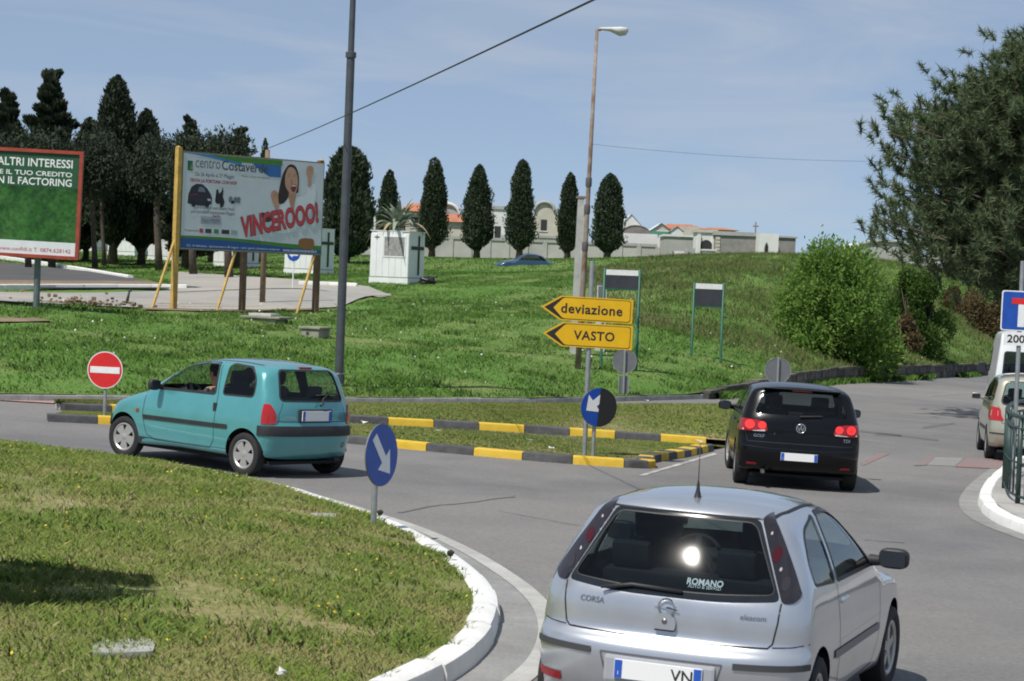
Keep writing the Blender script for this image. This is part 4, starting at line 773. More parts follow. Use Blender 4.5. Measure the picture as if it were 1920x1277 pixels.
# ------------------------------------------------------------------ vehicle shells
class Shell:
    """a closed body: side outline [(x, z, R, n)] blown up to the half width wf(x, z)"""
    def __init__(s, prof, wf, core, nu=150, zc=.6):
        P = smoothloop(prof, nu); s.wf = wf
        bm = bmesh.new(); cols = []
        for (x, z, Rr, nn) in P:
            c = np.array([min(max(x, core[0]), core[1]), zc]); d = c-np.array([x, z]); L = np.linalg.norm(d); d /= L
            Rr = min(Rr, L*.8); ph = np.linspace(0, math.pi/2, 160); ins = Rr*(1-np.cos(ph)**(2/nn)); yy = np.sin(ph)**(2/nn)*.8
            A = np.r_[0, np.cumsum(np.hypot(np.diff(ins), np.diff(yy)))]; T = np.linspace(0, A[-1], 17)
            ii = np.interp(T, A, ins); yn = np.interp(T, A, yy)/.8
            tt = np.linspace(0, 1, 12)[1:]; ii = np.r_[ii, Rr+(L-Rr)*tt*.999]; yn = np.r_[yn, np.ones(11)]
            cols.append([(x+d[0]*i, y, z+d[1]*i) for i, y in zip(ii, yn)])
        grid = []
        for c in cols: grid.append([(x, yn*wf(x, z), z) for x, yn, z in c])
        m = len(grid[0]); VV = {}
        for sgn in (1, -1):
            for u in range(nu):
                for k in range(m):
                    if k == 0 and sgn == -1: VV[(sgn, u, 0)] = VV[(1, u, 0)]
                    else: x, y, z = grid[u][k]; VV[(sgn, u, k)] = bm.verts.new((x, sgn*y, z))
            for u in range(nu):
                u2 = (u+1) % nu
                for k in range(m-1):
                    q = [VV[(sgn, u, k)], VV[(sgn, u2, k)], VV[(sgn, u2, k+1)], VV[(sgn, u, k+1)]]
                    if sgn == -1: q.reverse()
                    bm.faces.new(q)
        bmesh.ops.remove_doubles(bm, verts=bm.verts[:], dist=.0012)
        bmesh.ops.recalc_face_normals(bm, faces=bm.faces[:]); bm.normal_update(); s.bm = bm
        s.bvh = BVHTree.FromBMesh(bm); s.parts = []; s.ly = bm.faces.layers.int.new('pid')
    AX = {'L': (0, 2, 1, 1), 'R': (0, 2, 1, -1), 'B': (1, 2, 0, -1), 'F': (1, 2, 0, 1), 'T': (0, 1, 2, 1)}
    def cut(s, poly, view, thr=.12, xlim=None):
        a, b, c, sg = s.AX[view]; xs = [p[0] for p in poly]; ys = [p[1] for p in poly]; x0, x1, y0, y1 = min(xs)-.02, max(xs)+.02, min(ys)-.02, max(ys)+.02
        bm = s.bm
        def cand():
            out = []
            for f in bm.faces:
                if f[s.ly] or f.normal[c]*sg < thr: continue
                fx = [v.co[a] for v in f.verts]; fy = [v.co[b] for v in f.verts]
                if max(fx) < x0 or min(fx) > x1 or max(fy) < y0 or min(fy) > y1: continue
                out.append(f)
            return out
        cl = cand()
        for i in range(len(poly)):
            p, q = poly[i], poly[(i+1) % len(poly)]
            if abs(p[0]-q[0])+abs(p[1]-q[1]) < 1e-6: continue
            sx0, sx1, sy0, sy1 = min(p[0], q[0])-1e-4, max(p[0], q[0])+1e-4, min(p[1], q[1])-1e-4, max(p[1], q[1])+1e-4
            g = set()
            for f in cl:
                fx = [v.co[a] for v in f.verts]; fy = [v.co[b] for v in f.verts]
                if max(fx) < sx0 or min(fx) > sx1 or max(fy) < sy0 or min(fy) > sy1: continue
                g.add(f); g.update(f.edges); g.update(f.verts)
            if not g: continue
            co = Vector((0, 0, 0)); co[a], co[b] = p; no = Vector((0, 0, 0)); no[a], no[b] = q[1]-p[1], -(q[0]-p[0])
            rs = bmesh.ops.bisect_plane(bm, geom=list(g), dist=1e-5, plane_co=co, plane_no=no)
            cs = set(f for f in cl if f.is_valid); cs.update(f for f in rs['geom'] if isinstance(f, bmesh.types.BMFace) and f.is_valid); cl = list(cs)
        if xlim is not None:
            g = set(cl)
            for f in cl: g.update(f.edges); g.update(f.verts)
            bmesh.ops.bisect_plane(bm, geom=list(g), dist=1e-5, plane_co=(xlim, 0, 0), plane_no=(1, 0, 0))
        bm.normal_update(); out = []
        for f in cand():
            m = f.calc_center_median()
            if (xlim is None or m.x < xlim) and inpoly(m[a], m[b], poly): out.append(f)
        return out
    def planes(s, pl, sel):
        for co, no in pl:
            g = [x for x in s.bm.faces if not x[s.ly]]; e = set(g)
            for f in g: e.update(f.edges); e.update(f.verts)
            bmesh.ops.bisect_plane(s.bm, geom=list(e), dist=1e-5, plane_co=co, plane_no=no)
        s.bm.normal_update()
        return [f for f in s.bm.faces if not f[s.ly] and sel(f.calc_center_median(), f.normal)]
    def take(s, faces, name, mat, parent, off=0., skirt=0., mi=None):
        for f in faces: f[s.ly] = len(s.parts)+1
        s.parts.append((name, mat, parent, off, skirt))
    def drop(s, faces): s.take(faces, None, None, None)
    def finish(s, name, mat, parent):
        s.bm.normal_update(); out = []
        by = {}
        for f in s.bm.faces: by.setdefault(f[s.ly], []).append(f)
        for pi_, (nm, mt, par, off, skirt) in enumerate([(name, mat, parent, 0., 0.)]+s.parts):
            faces = by.get(pi_, [])
            if nm is None or not faces: continue
            idx = {}; vs = []; ns = []; fs = []
            ec = {}
            for f in faces:
                if not f.is_valid: continue
                t = []
                for v in f.verts:
                    if v not in idx: idx[v] = len(vs); vs.append(v.co+v.normal*off); ns.append(v.normal.copy())
                    t.append(idx[v])
                fs.append(tuple(t))
                for i in range(len(t)): ec[(t[i], t[(i+1) % len(t)])] = 1
            if skirt:
                base = dict()
                for (i, j) in list(ec):
                    if (j, i) in ec: continue
                    q = []
                    for k in (i, j):
                        vs.append(vs[k]); ns.append(ns[k]); vs.append(vs[k]-ns[k]*skirt); ns.append(ns[k]); q.append(len(vs)-1)
                    fs.append((len(vs)-4, len(vs)-3, len(vs)-1, len(vs)-2)[::1])
            me = bpy.data.meshes.new(nm); me.from_pydata([tuple(v) for v in vs], [], fs); o = link(nm, me, mt, par, True)
            me.normals_split_custom_set_from_vertices([tuple(n) for n in ns]); out.append(o)
        s.bm.free(); return out
    def hit(s, p, view):
        a, b, c, sg = s.AX[view]; o = Vector((0, 0, 0)); o[a], o[b] = p; o[c] = sg*6; d = Vector((0, 0, 0)); d[c] = -sg
        l, n, i, dd = s.bvh.ray_cast(o, d); return (l, n) if l is not None else (None, None)
    def strip(s, pts, view, width=.007, off=.0015, step=.03):
        """thin ribbon laid on the skin along a 2d polyline"""
        Q = []
        for p, q in zip(pts[:-1], pts[1:]):
            p, q = Vector(p), Vector(q); n = max(1, int((q-p).length/step))
            Q += [p+(q-p)*k/n for k in range(n)]
        Q.append(Vector(pts[-1])); mb = MB(); prev = None
        for i, p in enumerate(Q):
            d = (Q[min(i+1, len(Q)-1)]-Q[max(i-1, 0)]).normalized(); n2 = Vector((-d.y, d.x))*width/2
            h1, m1 = s.hit(p+n2, view); h2, m2 = s.hit(p-n2, view)
            if h1 is None or h2 is None: prev = None; continue
            mb.v += [tuple(h1+m1*off), tuple(h2+m2*off)]; k = len(mb.v)
            if prev: mb.f.append((k-4, k-3, k-1, k-2))
            prev = True
        return mb
    def decal(s, v, f, view, M2, off=.003):
        """2d shape (x right, y up as seen) laid on the skin; M2 maps it to the view's plane"""
        mb = MB(); vs = []
        for q in v:
            p = M2(q); h, n = s.hit(p, view)
            vs.append(h+n*off if h is not None else Vector((0, 0, 0)))
        return mb.add(vs, f)
def wheel(parent, x, y, side, Rr, wid, hub, style, steer=0.):
    wn = thing_part('wheel', parent); wn.location = (x, y, Rr); wn.rotation_euler = (0, 0, steer)
    T = Matrix.Rotation(R(-90*side), 4, 'X')          # local +z -> outward
    h = wid/2; ri = Rr*hub
    pr = [(ri, -h*.85), (ri+.02, -h), (Rr*.9, -h), (Rr*.975, -h*.86), (Rr, -h*.6), (Rr, h*.6), (Rr*.975, h*.86), (Rr*.9, h), (ri+.02, h), (ri, h*.85)]
    MB().lathe(pr, 36, T).build('tyre', pm('tyre', (.018, .018, .02), .85, var=.3, scale=9), wn, True, sharp=40)
    mb = MB(); rm = pm('rim_'+style, *( ((.46, .45, .43), .42, .55) if style != 'dark' else ((.25, .26, .27), .4, .8)))
    mb.lathe([(ri, -h*.85), (ri, h*.86), (ri-.014, h*.9), (ri-.03, h*.74), (ri-.035, -h*.5)], 36, T)
    if style == 'star':       # five blunt points, cut-outs between them
        n = 5; pts = []
        for k in range(n):
            a = 2*math.pi*k/n+math.pi/2
            for da, rr in ((-.40, .985), (-.2, .985), (0, .985), (.2, .985), (.40, .985), (.47, .70), (.56, .50), (.628, .46), (.70, .50), (.79, .70)): pts.append(((ri-.012)*rr*math.cos(a+da), (ri-.012)*rr*math.sin(a+da)))
        mb.prism(pts, h*.6, h*.78, T)
        mb.lathe([(0, h*.86), (.03, h*.86), (.045, h*.78)], 16, T)
    else:
        n = 5; 
        for k in range(n):
            a = 2*math.pi*k/n+math.pi/2; c, s_ = math.cos(a), math.sin(a)
            q = [(-.034, .03), (.034, .03), (.026, ri-.012), (-.026, ri-.012)]
            mb.prism([(px*s_+py*c, -px*c+py*s_) for px, py in q][::-1], h*.55, h*.72, T)
        mb.lathe([(0, h*.76), (.05, h*.76), (.065, h*.5)], 16, T)
    mb.build('hubcap' if style == 'star' else 'rim', rm, wn, True, sharp=30)
    MB().lathe([(0, h*.2), (ri-.02, h*.2)], 24, T).build('brake_disc', pm('wheel_dark', (.012, .012, .012), .7), wn)
    return wn
def thing_part(name, parent):
    o = bpy.data.objects.new(name, None); COL.objects.link(o); o.parent = parent; o.empty_display_size = .1; return o
def seat_geo(head=True):
    mb = MB(); mb.box(-.25, .25, -.24, .24, .0, .16, bev=.05)
    Mx = Matrix.Translation((-.22, 0, .1))@Matrix.Rotation(R(-14), 4, 'Y'); mb.box(-.07, .07, -.24, .24, 0, .56, Mx, bev=.06)
    if head: mb.box(-.045, .045, -.13, .13, .60, .78, Mx, bev=.04); mb.box(-.01, .01, -.06, -.045, .55, .62, Mx); mb.box(-.01, .01, .045, .06, .55, .62, Mx)
    return mb
def interior(car, x_front, x_rear, half, belt, dashx, floor=.32):
    dk = pm('cabin_trim', (.022, .022, .025), .8)
    MB().box(x_rear+.12, dashx+.35, -half, half, floor-.04, floor).build('cabin_floor', dk, car)
    mb = MB(); mb.box(dashx-.05, dashx+.42, -half+.02, half-.02, belt-.32, belt-.02, bev=.05); mb.build('dashboard', dk, car, True, sharp=40)
    for sgn in (1, -1):
        o = seat_geo().build('seat', pm('seat_cloth', (.035, .036, .042), .9), car, True, sharp=45); o.location = (x_front, sgn*.34, floor+.12)
    mb = MB(); mb.box(x_rear, x_rear+.5, -half+.06, half-.06, floor+.1, floor+.28, bev=.05)
    Mx = Matrix.Translation((x_rear+.02, 0, floor+.2))@Matrix.Rotation(R(-16), 4, 'Y'); mb.box(-.06, .06, -half+.08, half-.08, 0, .50, Mx, bev=.05)
    for y in (-.32, .32): mb.box(-.04, .04, y-.12, y+.12, .50, .66, Mx, bev=.035)
    mb.build('rear_seat', pm('seat_cloth', (.035, .036, .042), .9), car, True, sharp=45)
    mb = MB(); T = Matrix.Translation((dashx-.22, .34, belt-.05))@Matrix.Rotation(R(-65), 4, 'Y')
    mb.lathe([(.175+.014*math.cos(a), .014*math.sin(a)) for a in np.linspace(0, 2*math.pi, 7)[:-1]], 24, T, True)
    mb.box(-.17, .17, -.02, .02, -.01, .01, T); mb.build('steering_wheel', dk, car, True, sharp=50)
def mirror(car, x, y, z, sgn, mat, sz=(.10, .19, .12)):
    bm = bmesh.new(); bmesh.ops.create_icosphere(bm, subdivisions=3, radius=1)
    for v in bm.verts:
        c = v.co; e = .62; c.x, c.y, c.z = [math.copysign(abs(q)**e, q) for q in c]
        L = max(abs(c.x), abs(c.y), abs(c.z)); c.x = c.x*sz[0]/2 if c.x > 0 else c.x*sz[0]*.28; c.y *= sz[1]/2; c.z *= sz[2]/2
    vs = [v.co.copy() for v in bm.verts]; fs = [tuple(v.index for v in f.verts) for f in bm.faces]; bm.free()
    mb = MB(); mb.add([v+Vector((x, sgn*(y+.06), z)) for v in vs], fs)
    mb.tube([(x+.04, sgn*(y-.10), z-.03), (x, sgn*(y+.0), z-.02)], [.04, .03], 8)
    o = mb.build('door_mirror', mat, car, True, sharp=50)
    MB().box(x-sz[0]*.33, x-sz[0]*.30, sgn*(y+.06)-sz[1]*.4, sgn*(y+.06)+sz[1]*.4, z-sz[2]*.38, z+sz[2]*.38).build('mirror_glass', pm('mirror_glass', (.02, .024, .032), .35), o)  # dark navy colour stands in for what the mirror reflects
def plate(car, x, z, wd, hg, txt=None, tilt=0., recess=None):
    M0 = Matrix.Translation((x, 0, z))@Matrix.Rotation(tilt, 4, 'Y')
    o = MB().box(-.006, .006, -wd/2, wd/2, -hg/2, hg/2, M0, bev=.003).build('number_plate', pm('plate_white', (.78, .79, .78), .4), car)
    for y0, y1 in ((wd/2-.048, wd/2-.004), (-wd/2+.004, -wd/2+.048)):
        MB().box(-.0085, -.0055, y0, y1, -hg/2+.004, hg/2-.004, M0).build('plate_band', pm('plate_blue', (.02, .09, .45), .4), o)
    B = Matrix(((0, 0, -1, 0), (-1, 0, 0, 0), (0, 1, 0, 0), (0, 0, 0, 1)))   # text x -> -y (right as seen from behind), y -> z
    MB().box(-.0045, -.0040, -.001, .001, -.001, .001, M0)
    lettering('I', M0@Matrix.Translation((-.0092, wd/2-.026, -hg*.2))@B, pm('plate_white', (.78, .79, .78), .4), o, height=hg*.2)
    if txt: lettering(txt, M0@Matrix.Translation((-.0092, -wd*.27, 0))@B, pm('plate_ink', (.02, .02, .02), .5), o, height=hg*.62, bold=.01)
    return o
REARB = Matrix(((0, 0, -1, 0), (-1, 0, 0, 0), (0, 1, 0, 0), (0, 0, 0, 1)))
def car_matrix(X, Y, yaw, dz=0.):
    n = UP_N; f = Vector((math.sin(yaw), math.cos(yaw), 0)); f = (f-n*f.dot(n)).normalized(); l = n.cross(f)
    return Matrix(((f.x, l.x, n.x, X), (f.y, l.y, n.y, Y), (f.z, l.z, n.z, gz(X, Y)+dz), (0, 0, 0, 1)))
def lerpf(xs, ys): return lambda q: float(np.interp(q, xs, ys))
def smf(xs, ys):
    """smooth monotone-ish table: gaussian-filtered linear interpolation"""
    g = np.linspace(xs[0]-.3, xs[-1]+.3, 600); v = np.interp(g, xs, ys); sg = .05/(g[1]-g[0]); k = np.exp(-.5*(np.arange(-60, 61)/sg)**2); k /= k.sum()
    v = np.convolve(np.pad(v, 60, mode='edge'), k, 'valid'); return lambda q: float(np.interp(q, g, v))
def arches(sh, car, xs, Rr, zc, half):
    dk = pm('arch_liner', (.008, .008, .009), .9)
    for x in xs:
        circ = [(x+Rr*math.cos(a), zc+Rr*math.sin(a)) for a in np.linspace(0, 2*math.pi, 37)[:-1]]
        for v in 'LR':
            sh.drop(sh.cut(circ, v, .05))
    for x in xs:
        for sgn in (1, -1):
            mb = MB(); n = 24; vs = []; fs = []
            for k in range(n+1):
                a = R(6+168*k/n); c, s_ = math.cos(a), math.sin(a)
                for y in ((half-.045)*sgn, (half-.26)*sgn): vs.append((x+(Rr+.004)*c, y, zc+(Rr+.004)*s_))
                vs.append((x, (half-.26)*sgn, zc))
            for k in range(n): fs += [(3*k, 3*k+3, 3*k+4, 3*k+1), (3*k+1, 3*k+4, 3*k+2)]
            mb.add(vs, fs); mb.build('wheel_arch', dk, car)
def mirrorpoly(p): return [(-x, z) for x, z in p][::-1]
# ------------------------------------------------------------------ seated driver (one skin-modifier body, hair as a child)
def driver(name_label, M0, shirt, hair, arm_up=True, hands=None):
    V = {'pel': (0, 0, .10), 'ab': (-.05, 0, .28), 'ch': (-.10, 0, .48), 'nk': (-.10, 0, .62), 'hd0': (-.08, 0, .70), 'hd1': (-.07, 0, .80), 'hd2': (-.07, 0, .88),
         'shL': (-.11, .17, .55), 'elL': (.02, .27, .36), 'wrL': (.26, .20, .50), 'haL': (.34, .17, .54), 'shR': (-.11, -.17, .55), 'elR': (.05, -.24, .36), 'wrR': (.27, -.15, .46), 'haR': (.34, -.13, .50),
         'hpL': (.02, .10, .09), 'knL': (.42, .13, .16), 'anL': (.62, .12, -.18), 'ftL': (.74, .12, -.20), 'hpR': (.02, -.10, .09), 'knR': (.42, -.13, .16), 'anR': (.62, -.12, -.18), 'ftR': (.74, -.12, -.20)}
    RA = {'pel': .15, 'ab': .14, 'ch': .155, 'nk': .058, 'hd0': .075, 'hd1': .095, 'hd2': .075, 'sh': .072, 'el': .045, 'wr': .032, 'ha': .036, 'hp': .10, 'kn': .07, 'an': .048, 'ft': .04}
    E_ = [('pel', 'ab'), ('ab', 'ch'), ('ch', 'nk'), ('nk', 'hd0'), ('hd0', 'hd1'), ('hd1', 'hd2')]
    for s_ in 'LR': E_ += [('ch', 'sh'+s_), ('sh'+s_, 'el'+s_), ('el'+s_, 'wr'+s_), ('wr'+s_, 'ha'+s_), ('pel', 'hp'+s_), ('hp'+s_, 'kn'+s_), ('kn'+s_, 'an'+s_), ('an'+s_, 'ft'+s_)]
    names = list(V); vv = [V[n] for n in names]; rr = [RA.get(n, RA.get(n[:2])) for n in names]; ee = [(names.index(a), names.index(b)) for a, b in E_]
    for s_, sg in (('L', 1), ('R', -1)):                      # fingers curled on the rim and a thumb
        h = Vector(V['ha'+s_]); hi = names.index('ha'+s_)
        for k in range(4):
            p1 = h+Vector((.045, (.026-.018*k)*1., .022-.004*k)); p2 = p1+Vector((.022, 0, -.026)); i = len(vv)
            vv += [tuple(p1), tuple(p2)]; rr += [.0095, .0085]; ee += [(hi, i), (i, i+1)]
        p1 = h+Vector((.012, -sg*.035, .03)); p2 = p1+Vector((.03, -sg*.004, .006)); i = len(vv); vv += [tuple(p1), tuple(p2)]; rr += [.011, .009]; ee += [(hi, i), (i, i+1)]
    i = len(vv); vv += [(.012, 0, .775)]; rr += [.018]; ee += [(names.index('hd1'), i)]      # nose
    me = bpy.data.meshes.new('person'); me.from_pydata(vv, ee, []); o = bpy.data.objects.new('tmp', me); COL.objects.link(o)
    md = o.modifiers.new('s', 'SKIN'); 
    for d, r_ in zip(me.skin_vertices[0].data, rr): d.radius = (r_, r_)
    me.skin_vertices[0].data[0].use_root = True
    o.modifiers.new('u', 'SUBSURF').levels = 2
    m2 = bpy.data.meshes.new_from_object(o.evaluated_get(bpy.context.evaluated_depsgraph_get())); bpy.data.objects.remove(o)
    m2.transform(Matrix.Identity(4))
    sk = pm('skin', (.50, .27, .18), .55); sh_ = pm('shirt_'+shirt[0], shirt[1], .8)
    p = link('person', m2, [sh_, sk], None, True)
    for q in m2.polygons:
        c = q.center; q.material_index = 1 if c.z > .60 or (abs(c.y) > .11 and c.x > -.02 and c.z > .30) else 0
    p.matrix_world = M0
    tag(p, name_label, 'person')
    bm = bmesh.new(); bmesh.ops.create_icosphere(bm, subdivisions=3, radius=1)
    for v in bm.verts: v.co = Vector((v.co.x*.112-.085, v.co.y*.105, v.co.z*.125+.84))
    dl = [v for v in bm.verts if (v.co.x > -.03 and v.co.z < .87) or v.co.z < .73]
    bmesh.ops.delete(bm, geom=dl, context='VERTS')
    for v in bm.verts: v.co += Vector((random.uniform(-.008, .008), random.uniform(-.008, .008), random.uniform(-.006, .01)))
    hm = bpy.data.meshes.new('hair'); bm.to_mesh(hm); bm.free(); link('hair', hm, pm('hair_'+hair[0], hair[1], .7), p, True)
    for sg in (1, -1):
        MB().lathe([(0, .012), (.012, .006), (.016, 0)], 8, Matrix.Translation((.012, sg*.036, .80))@Matrix.Rotation(R(90), 4, 'Y')).build('eye', pm('eye', (.03, .02, .02), .3), p, True)
        MB().lathe([(0, .012), (.02, .01), (.03, 0)], 8, Matrix.Translation((-.08, sg*.088, .79))@Matrix.Rotation(R(-90*sg), 4, 'X')@Matrix.Scale(1.4, 4, (0, 1, 0))).build('ear', sk, p, True)
    MB().box(.016, .022, -.025, .025, .728, .738).build('mouth', pm('lips', (.35, .11, .09), .5), p)
    return p
BLK = pm('black_plastic', (.02, .021, .023), .55, var=.15, scale=8)
RED = pm('lamp_red', (.42, .012, .012), .15, coat=.6)
GAP = pm('panel_gap', (.012, .012, .013), .8)
CHR = pm('chrome', (.7, .71, .72), .15, 1.)
# ------------------------------------------------------------------ teal hatchback
def teal_car():
    Mc = car_matrix(-2.86, 27.62, -.875)
    car = thing('hatchback_car', 'small teal three door hatchback turning left past the grass roundabout', 'car', mat=Mc)
    prof = [(-.40, .25, .12, 2), (-.485, .38, .3, 2.6), (-.508, .53, .30, 2.8), (-.505, .64, .30, 2.8), (-.470, .70, .28, 2.8), (-.455, .86, .26, 2.9), (-.425, .97, .25, 2.9), (-.32, 1.24, .22, 2.8), (-.245, 1.375, .17, 2.7), (-.17, 1.415, .14, 2.5),
            (.15, 1.448, .12, 2.4), (.6, 1.458, .12, 2.4), (1.05, 1.43, .13, 2.4), (1.33, 1.365, .16, 2.4), (1.72, 1.17, .2, 2.5), (2.08, .985, .22, 2.5), (2.42, .87, .24, 2.4), (2.72, .74, .3, 2.4), (2.87, .60, .4, 2.4), (2.915, .45, .42, 2.4), (2.86, .27, .3, 2.2), (2.6, .20, .1, 2), (1.2, .19, .08, 2), (0, .20, .08, 2)]
    Wx = smf([-.5, -.1, .6, 1.8, 2.4, 2.9], [.79, .805, .815, .815, .80, .76]); g = smf([.15, .25, .45, .72, .93, 1.15, 1.45], [.93, .965, 1., 1., .965, .90, .775])
    pw = pm('wf', (0, 0, 0))
    sh = Shell(prof, lambda x, z: Wx(x)*g(z), (.5, 1.8))
    paint = paint_mat('teal_paint', (.088, .335, .355), .3, .28); gl = glass_mat('car_glass_clear', (.62, .72, .68)); 
    arches(sh, car, (0, 2.347), .325, .285, .80)
    # dark bumper band, rear
    band = sh.planes([((0, 0, .54), (0, 0, 1)), ((0, 0, .665), (0, 0, 1)), ((-.245, 0, 0), (1, 0, 0))], lambda c, n: c.x < -.245 and .54 < c.z < .665)
    sh.take(band, 'rear_bumper', BLK, car, .012, .03)
    fb = sh.planes([((2.62, 0, 0), (1, 0, 0)), ((0, 0, .42), (0, 0, 1)), ((0, 0, .56), (0, 0, 1))], lambda c, n: c.x > 2.62 and .42 < c.z < .56)
    sh.take(fb, 'front_bumper', BLK, car, .012, .03)
    rw = rpoly([(.56, .985), (-.56, .985), (-.475, 1.365), (.475, 1.365)], .07)
    sh.take(sh.cut(rw, 'B'), 'rear_window', gl, car, -.004)
    tl = rpoly([(.81, .69), (.625, .69), (.635, .83), (.69, .94, .07), (.745, .94, .07), (.81, .85)], .05)
    for p in (tl, mirrorpoly(tl)): sh.take(sh.cut(p, 'B', .0, -.285), 'tail_lamp', RED, car, .014, .02)
    dw = rpoly([(1.70, .985, .03), (.60, .995, .04), (.665, 1.385, .06), (1.02, 1.375, .1), (1.30, 1.29, .1)], .08)
    qw = rpoly([(.46, 1.0), (-.10, 1.01, .06), (-.085, 1.22, .12), (.04, 1.375, .12), (.47, 1.395, .05)], .05)
    for v in 'LR':
        sh.take(sh.cut(qw, v), 'quarter_window', gl, car, -.004)
        sh.take(sh.cut(dw, v), 'door_window', gl if v == 'R' else glass_mat('car_glass_open', (.9, .93, .92), ior=1.15), car, -.006)
    ws = rpoly([(-.62, 1.02), (.62, 1.02), (.50, 1.34), (-.50, 1.34)], .06)
    sh.take(sh.cut(ws, 'F'), 'windscreen', gl, car, -.004)
    for a, b, nm in ((dw, 'L', 'window_seal'), (dw, 'R', 'window_seal'), (qw, 'L', 'window_seal'), (qw, 'R', 'window_seal'), (rw, 'B', 'window_seal')):
        sh.strip(a+[a[0]], b, .022 if a is not dw else .034, .003).build(nm, BLK, car)
    door = [(1.62, .95), (1.92, .93), (1.95, .60), (1.86, .36), (1.70, .30), (.62, .30), (.55, .40), (.54, .97), (.62, 1.40), (1.05, 1.39)]
    for v in 'LR':
        sh.strip(door[1:9], v, .009).build('door_seam', GAP, car)
        mb = sh.strip([(1.93, .585), (.30, .60)], v, .055, .012, .06); mb.build('side_trim', BLK, car)
        sh.strip([(2.05, .27), (.32, .27)], v, .09, .004, .05).build('sill_trim', pm('sill_grey', (.03, .031, .032), .6), car)
        mb = MB(); h, n = sh.hit((.56, .83), v); mb.box(-.03, .03, -.012, .014, -.055, .055, Matrix.Translation(h), bev=.01); mb.build('door_handle', BLK, car)
        h, n = sh.hit((2.06, .66), v); MB().box(-.03, .03, -.01, .012, -.025, .025, Matrix.Translation(h), bev=.01).build('side_indicator', pm('indicator', (.25, .06, .02), .3), car)
    sh.strip([(.66, .725), (-.66, .725)], 'B', .008).build('tailgate_seam', GAP, car)
    sh.strip([(.52, .96), (.60, .80), (.58, .735)], 'B', .006).build('tailgate_seam', GAP, car); sh.strip([(-.52, .96), (-.60, .80), (-.58, .735)], 'B', .006).build('tailgate_seam', GAP, car)
    for y in (.50, -.50): sh.strip([(.0, y), (1.1, y)], 'T', .018, .003, .06).build('roof_gutter', GAP, car)
    h, n = sh.hit((0, 1.398), 'B'); MB().box(-.02, .02, -.11, .11, -.014, .014, Matrix.Translation(h), bev=.006).build('brake_lamp', RED, car)
    plate(car, -.492, .80, .52, .13, None); MB().box(-.484, -.43, -.29, .29, .715, .885, bev=.015).build('plate_surround', BLK, car)
    mb = MB(); mb.tube([(-.475, -.06, .93), (-.49, -.10, .955), (-.455, -.13, 1.02), (-.40, -.36, 1.13)], [.018, .014, .010, .007], 8); mb.tube([(-.435, -.02, 1.06), (-.415, -.44, 1.075)], .008, 6); mb.build('rear_wiper', BLK, car, True)
    sh.strip([(-.18, .60), (.18, .60)], 'B', .004).build('bumper_groove', GAP, car)
    for t_, y_ in (('TWINGO', .43), ('1.2', -.50)):
        v, f = text_geo(t_, width=.17 if y_ > 0 else .07); sh.decal(v, f, 'B', lambda q, y_=y_: (y_-q[0], .775+q[1]), .004).build('lettering', CHR, car)
    v, f = text_geo('O', height=.07); sh.decal(v, f, 'B', lambda q: (-.55-q[0], .42+q[1]), .004).build('fog_lamp', BLK, car)
    for t in ((.03, .1),): MB().box(-.46, -.40, -.50, -.40, .215, .25).build('exhaust', BLK, car)
    for sg in (1, -1): mirror(car, 1.62, .86, 1.03, sg, BLK, (.13, .17, .145))
    for x in (0, 2.347):
        for sg in (1, -1): wheel(car, x, sg*.715, sg, .275, .155, .68, 'star', .12 if x else 0.)
    MB().box(-.35, 2.6, -.62, .62, .17, .21).build('underbody', pm('underbody', (.01, .01, .01), .9), car)
    interior(car, 1.02, .05, .66, .95, 1.72)
    sh.finish('body', paint, car)
    driver('driver with dark hair and sunglasses inside the teal hatchback', Mc@Matrix.Translation((1.12, .36, .44)), ('dark', (.05, .055, .07)), ('dark', (.012, .009, .008)))
    return car
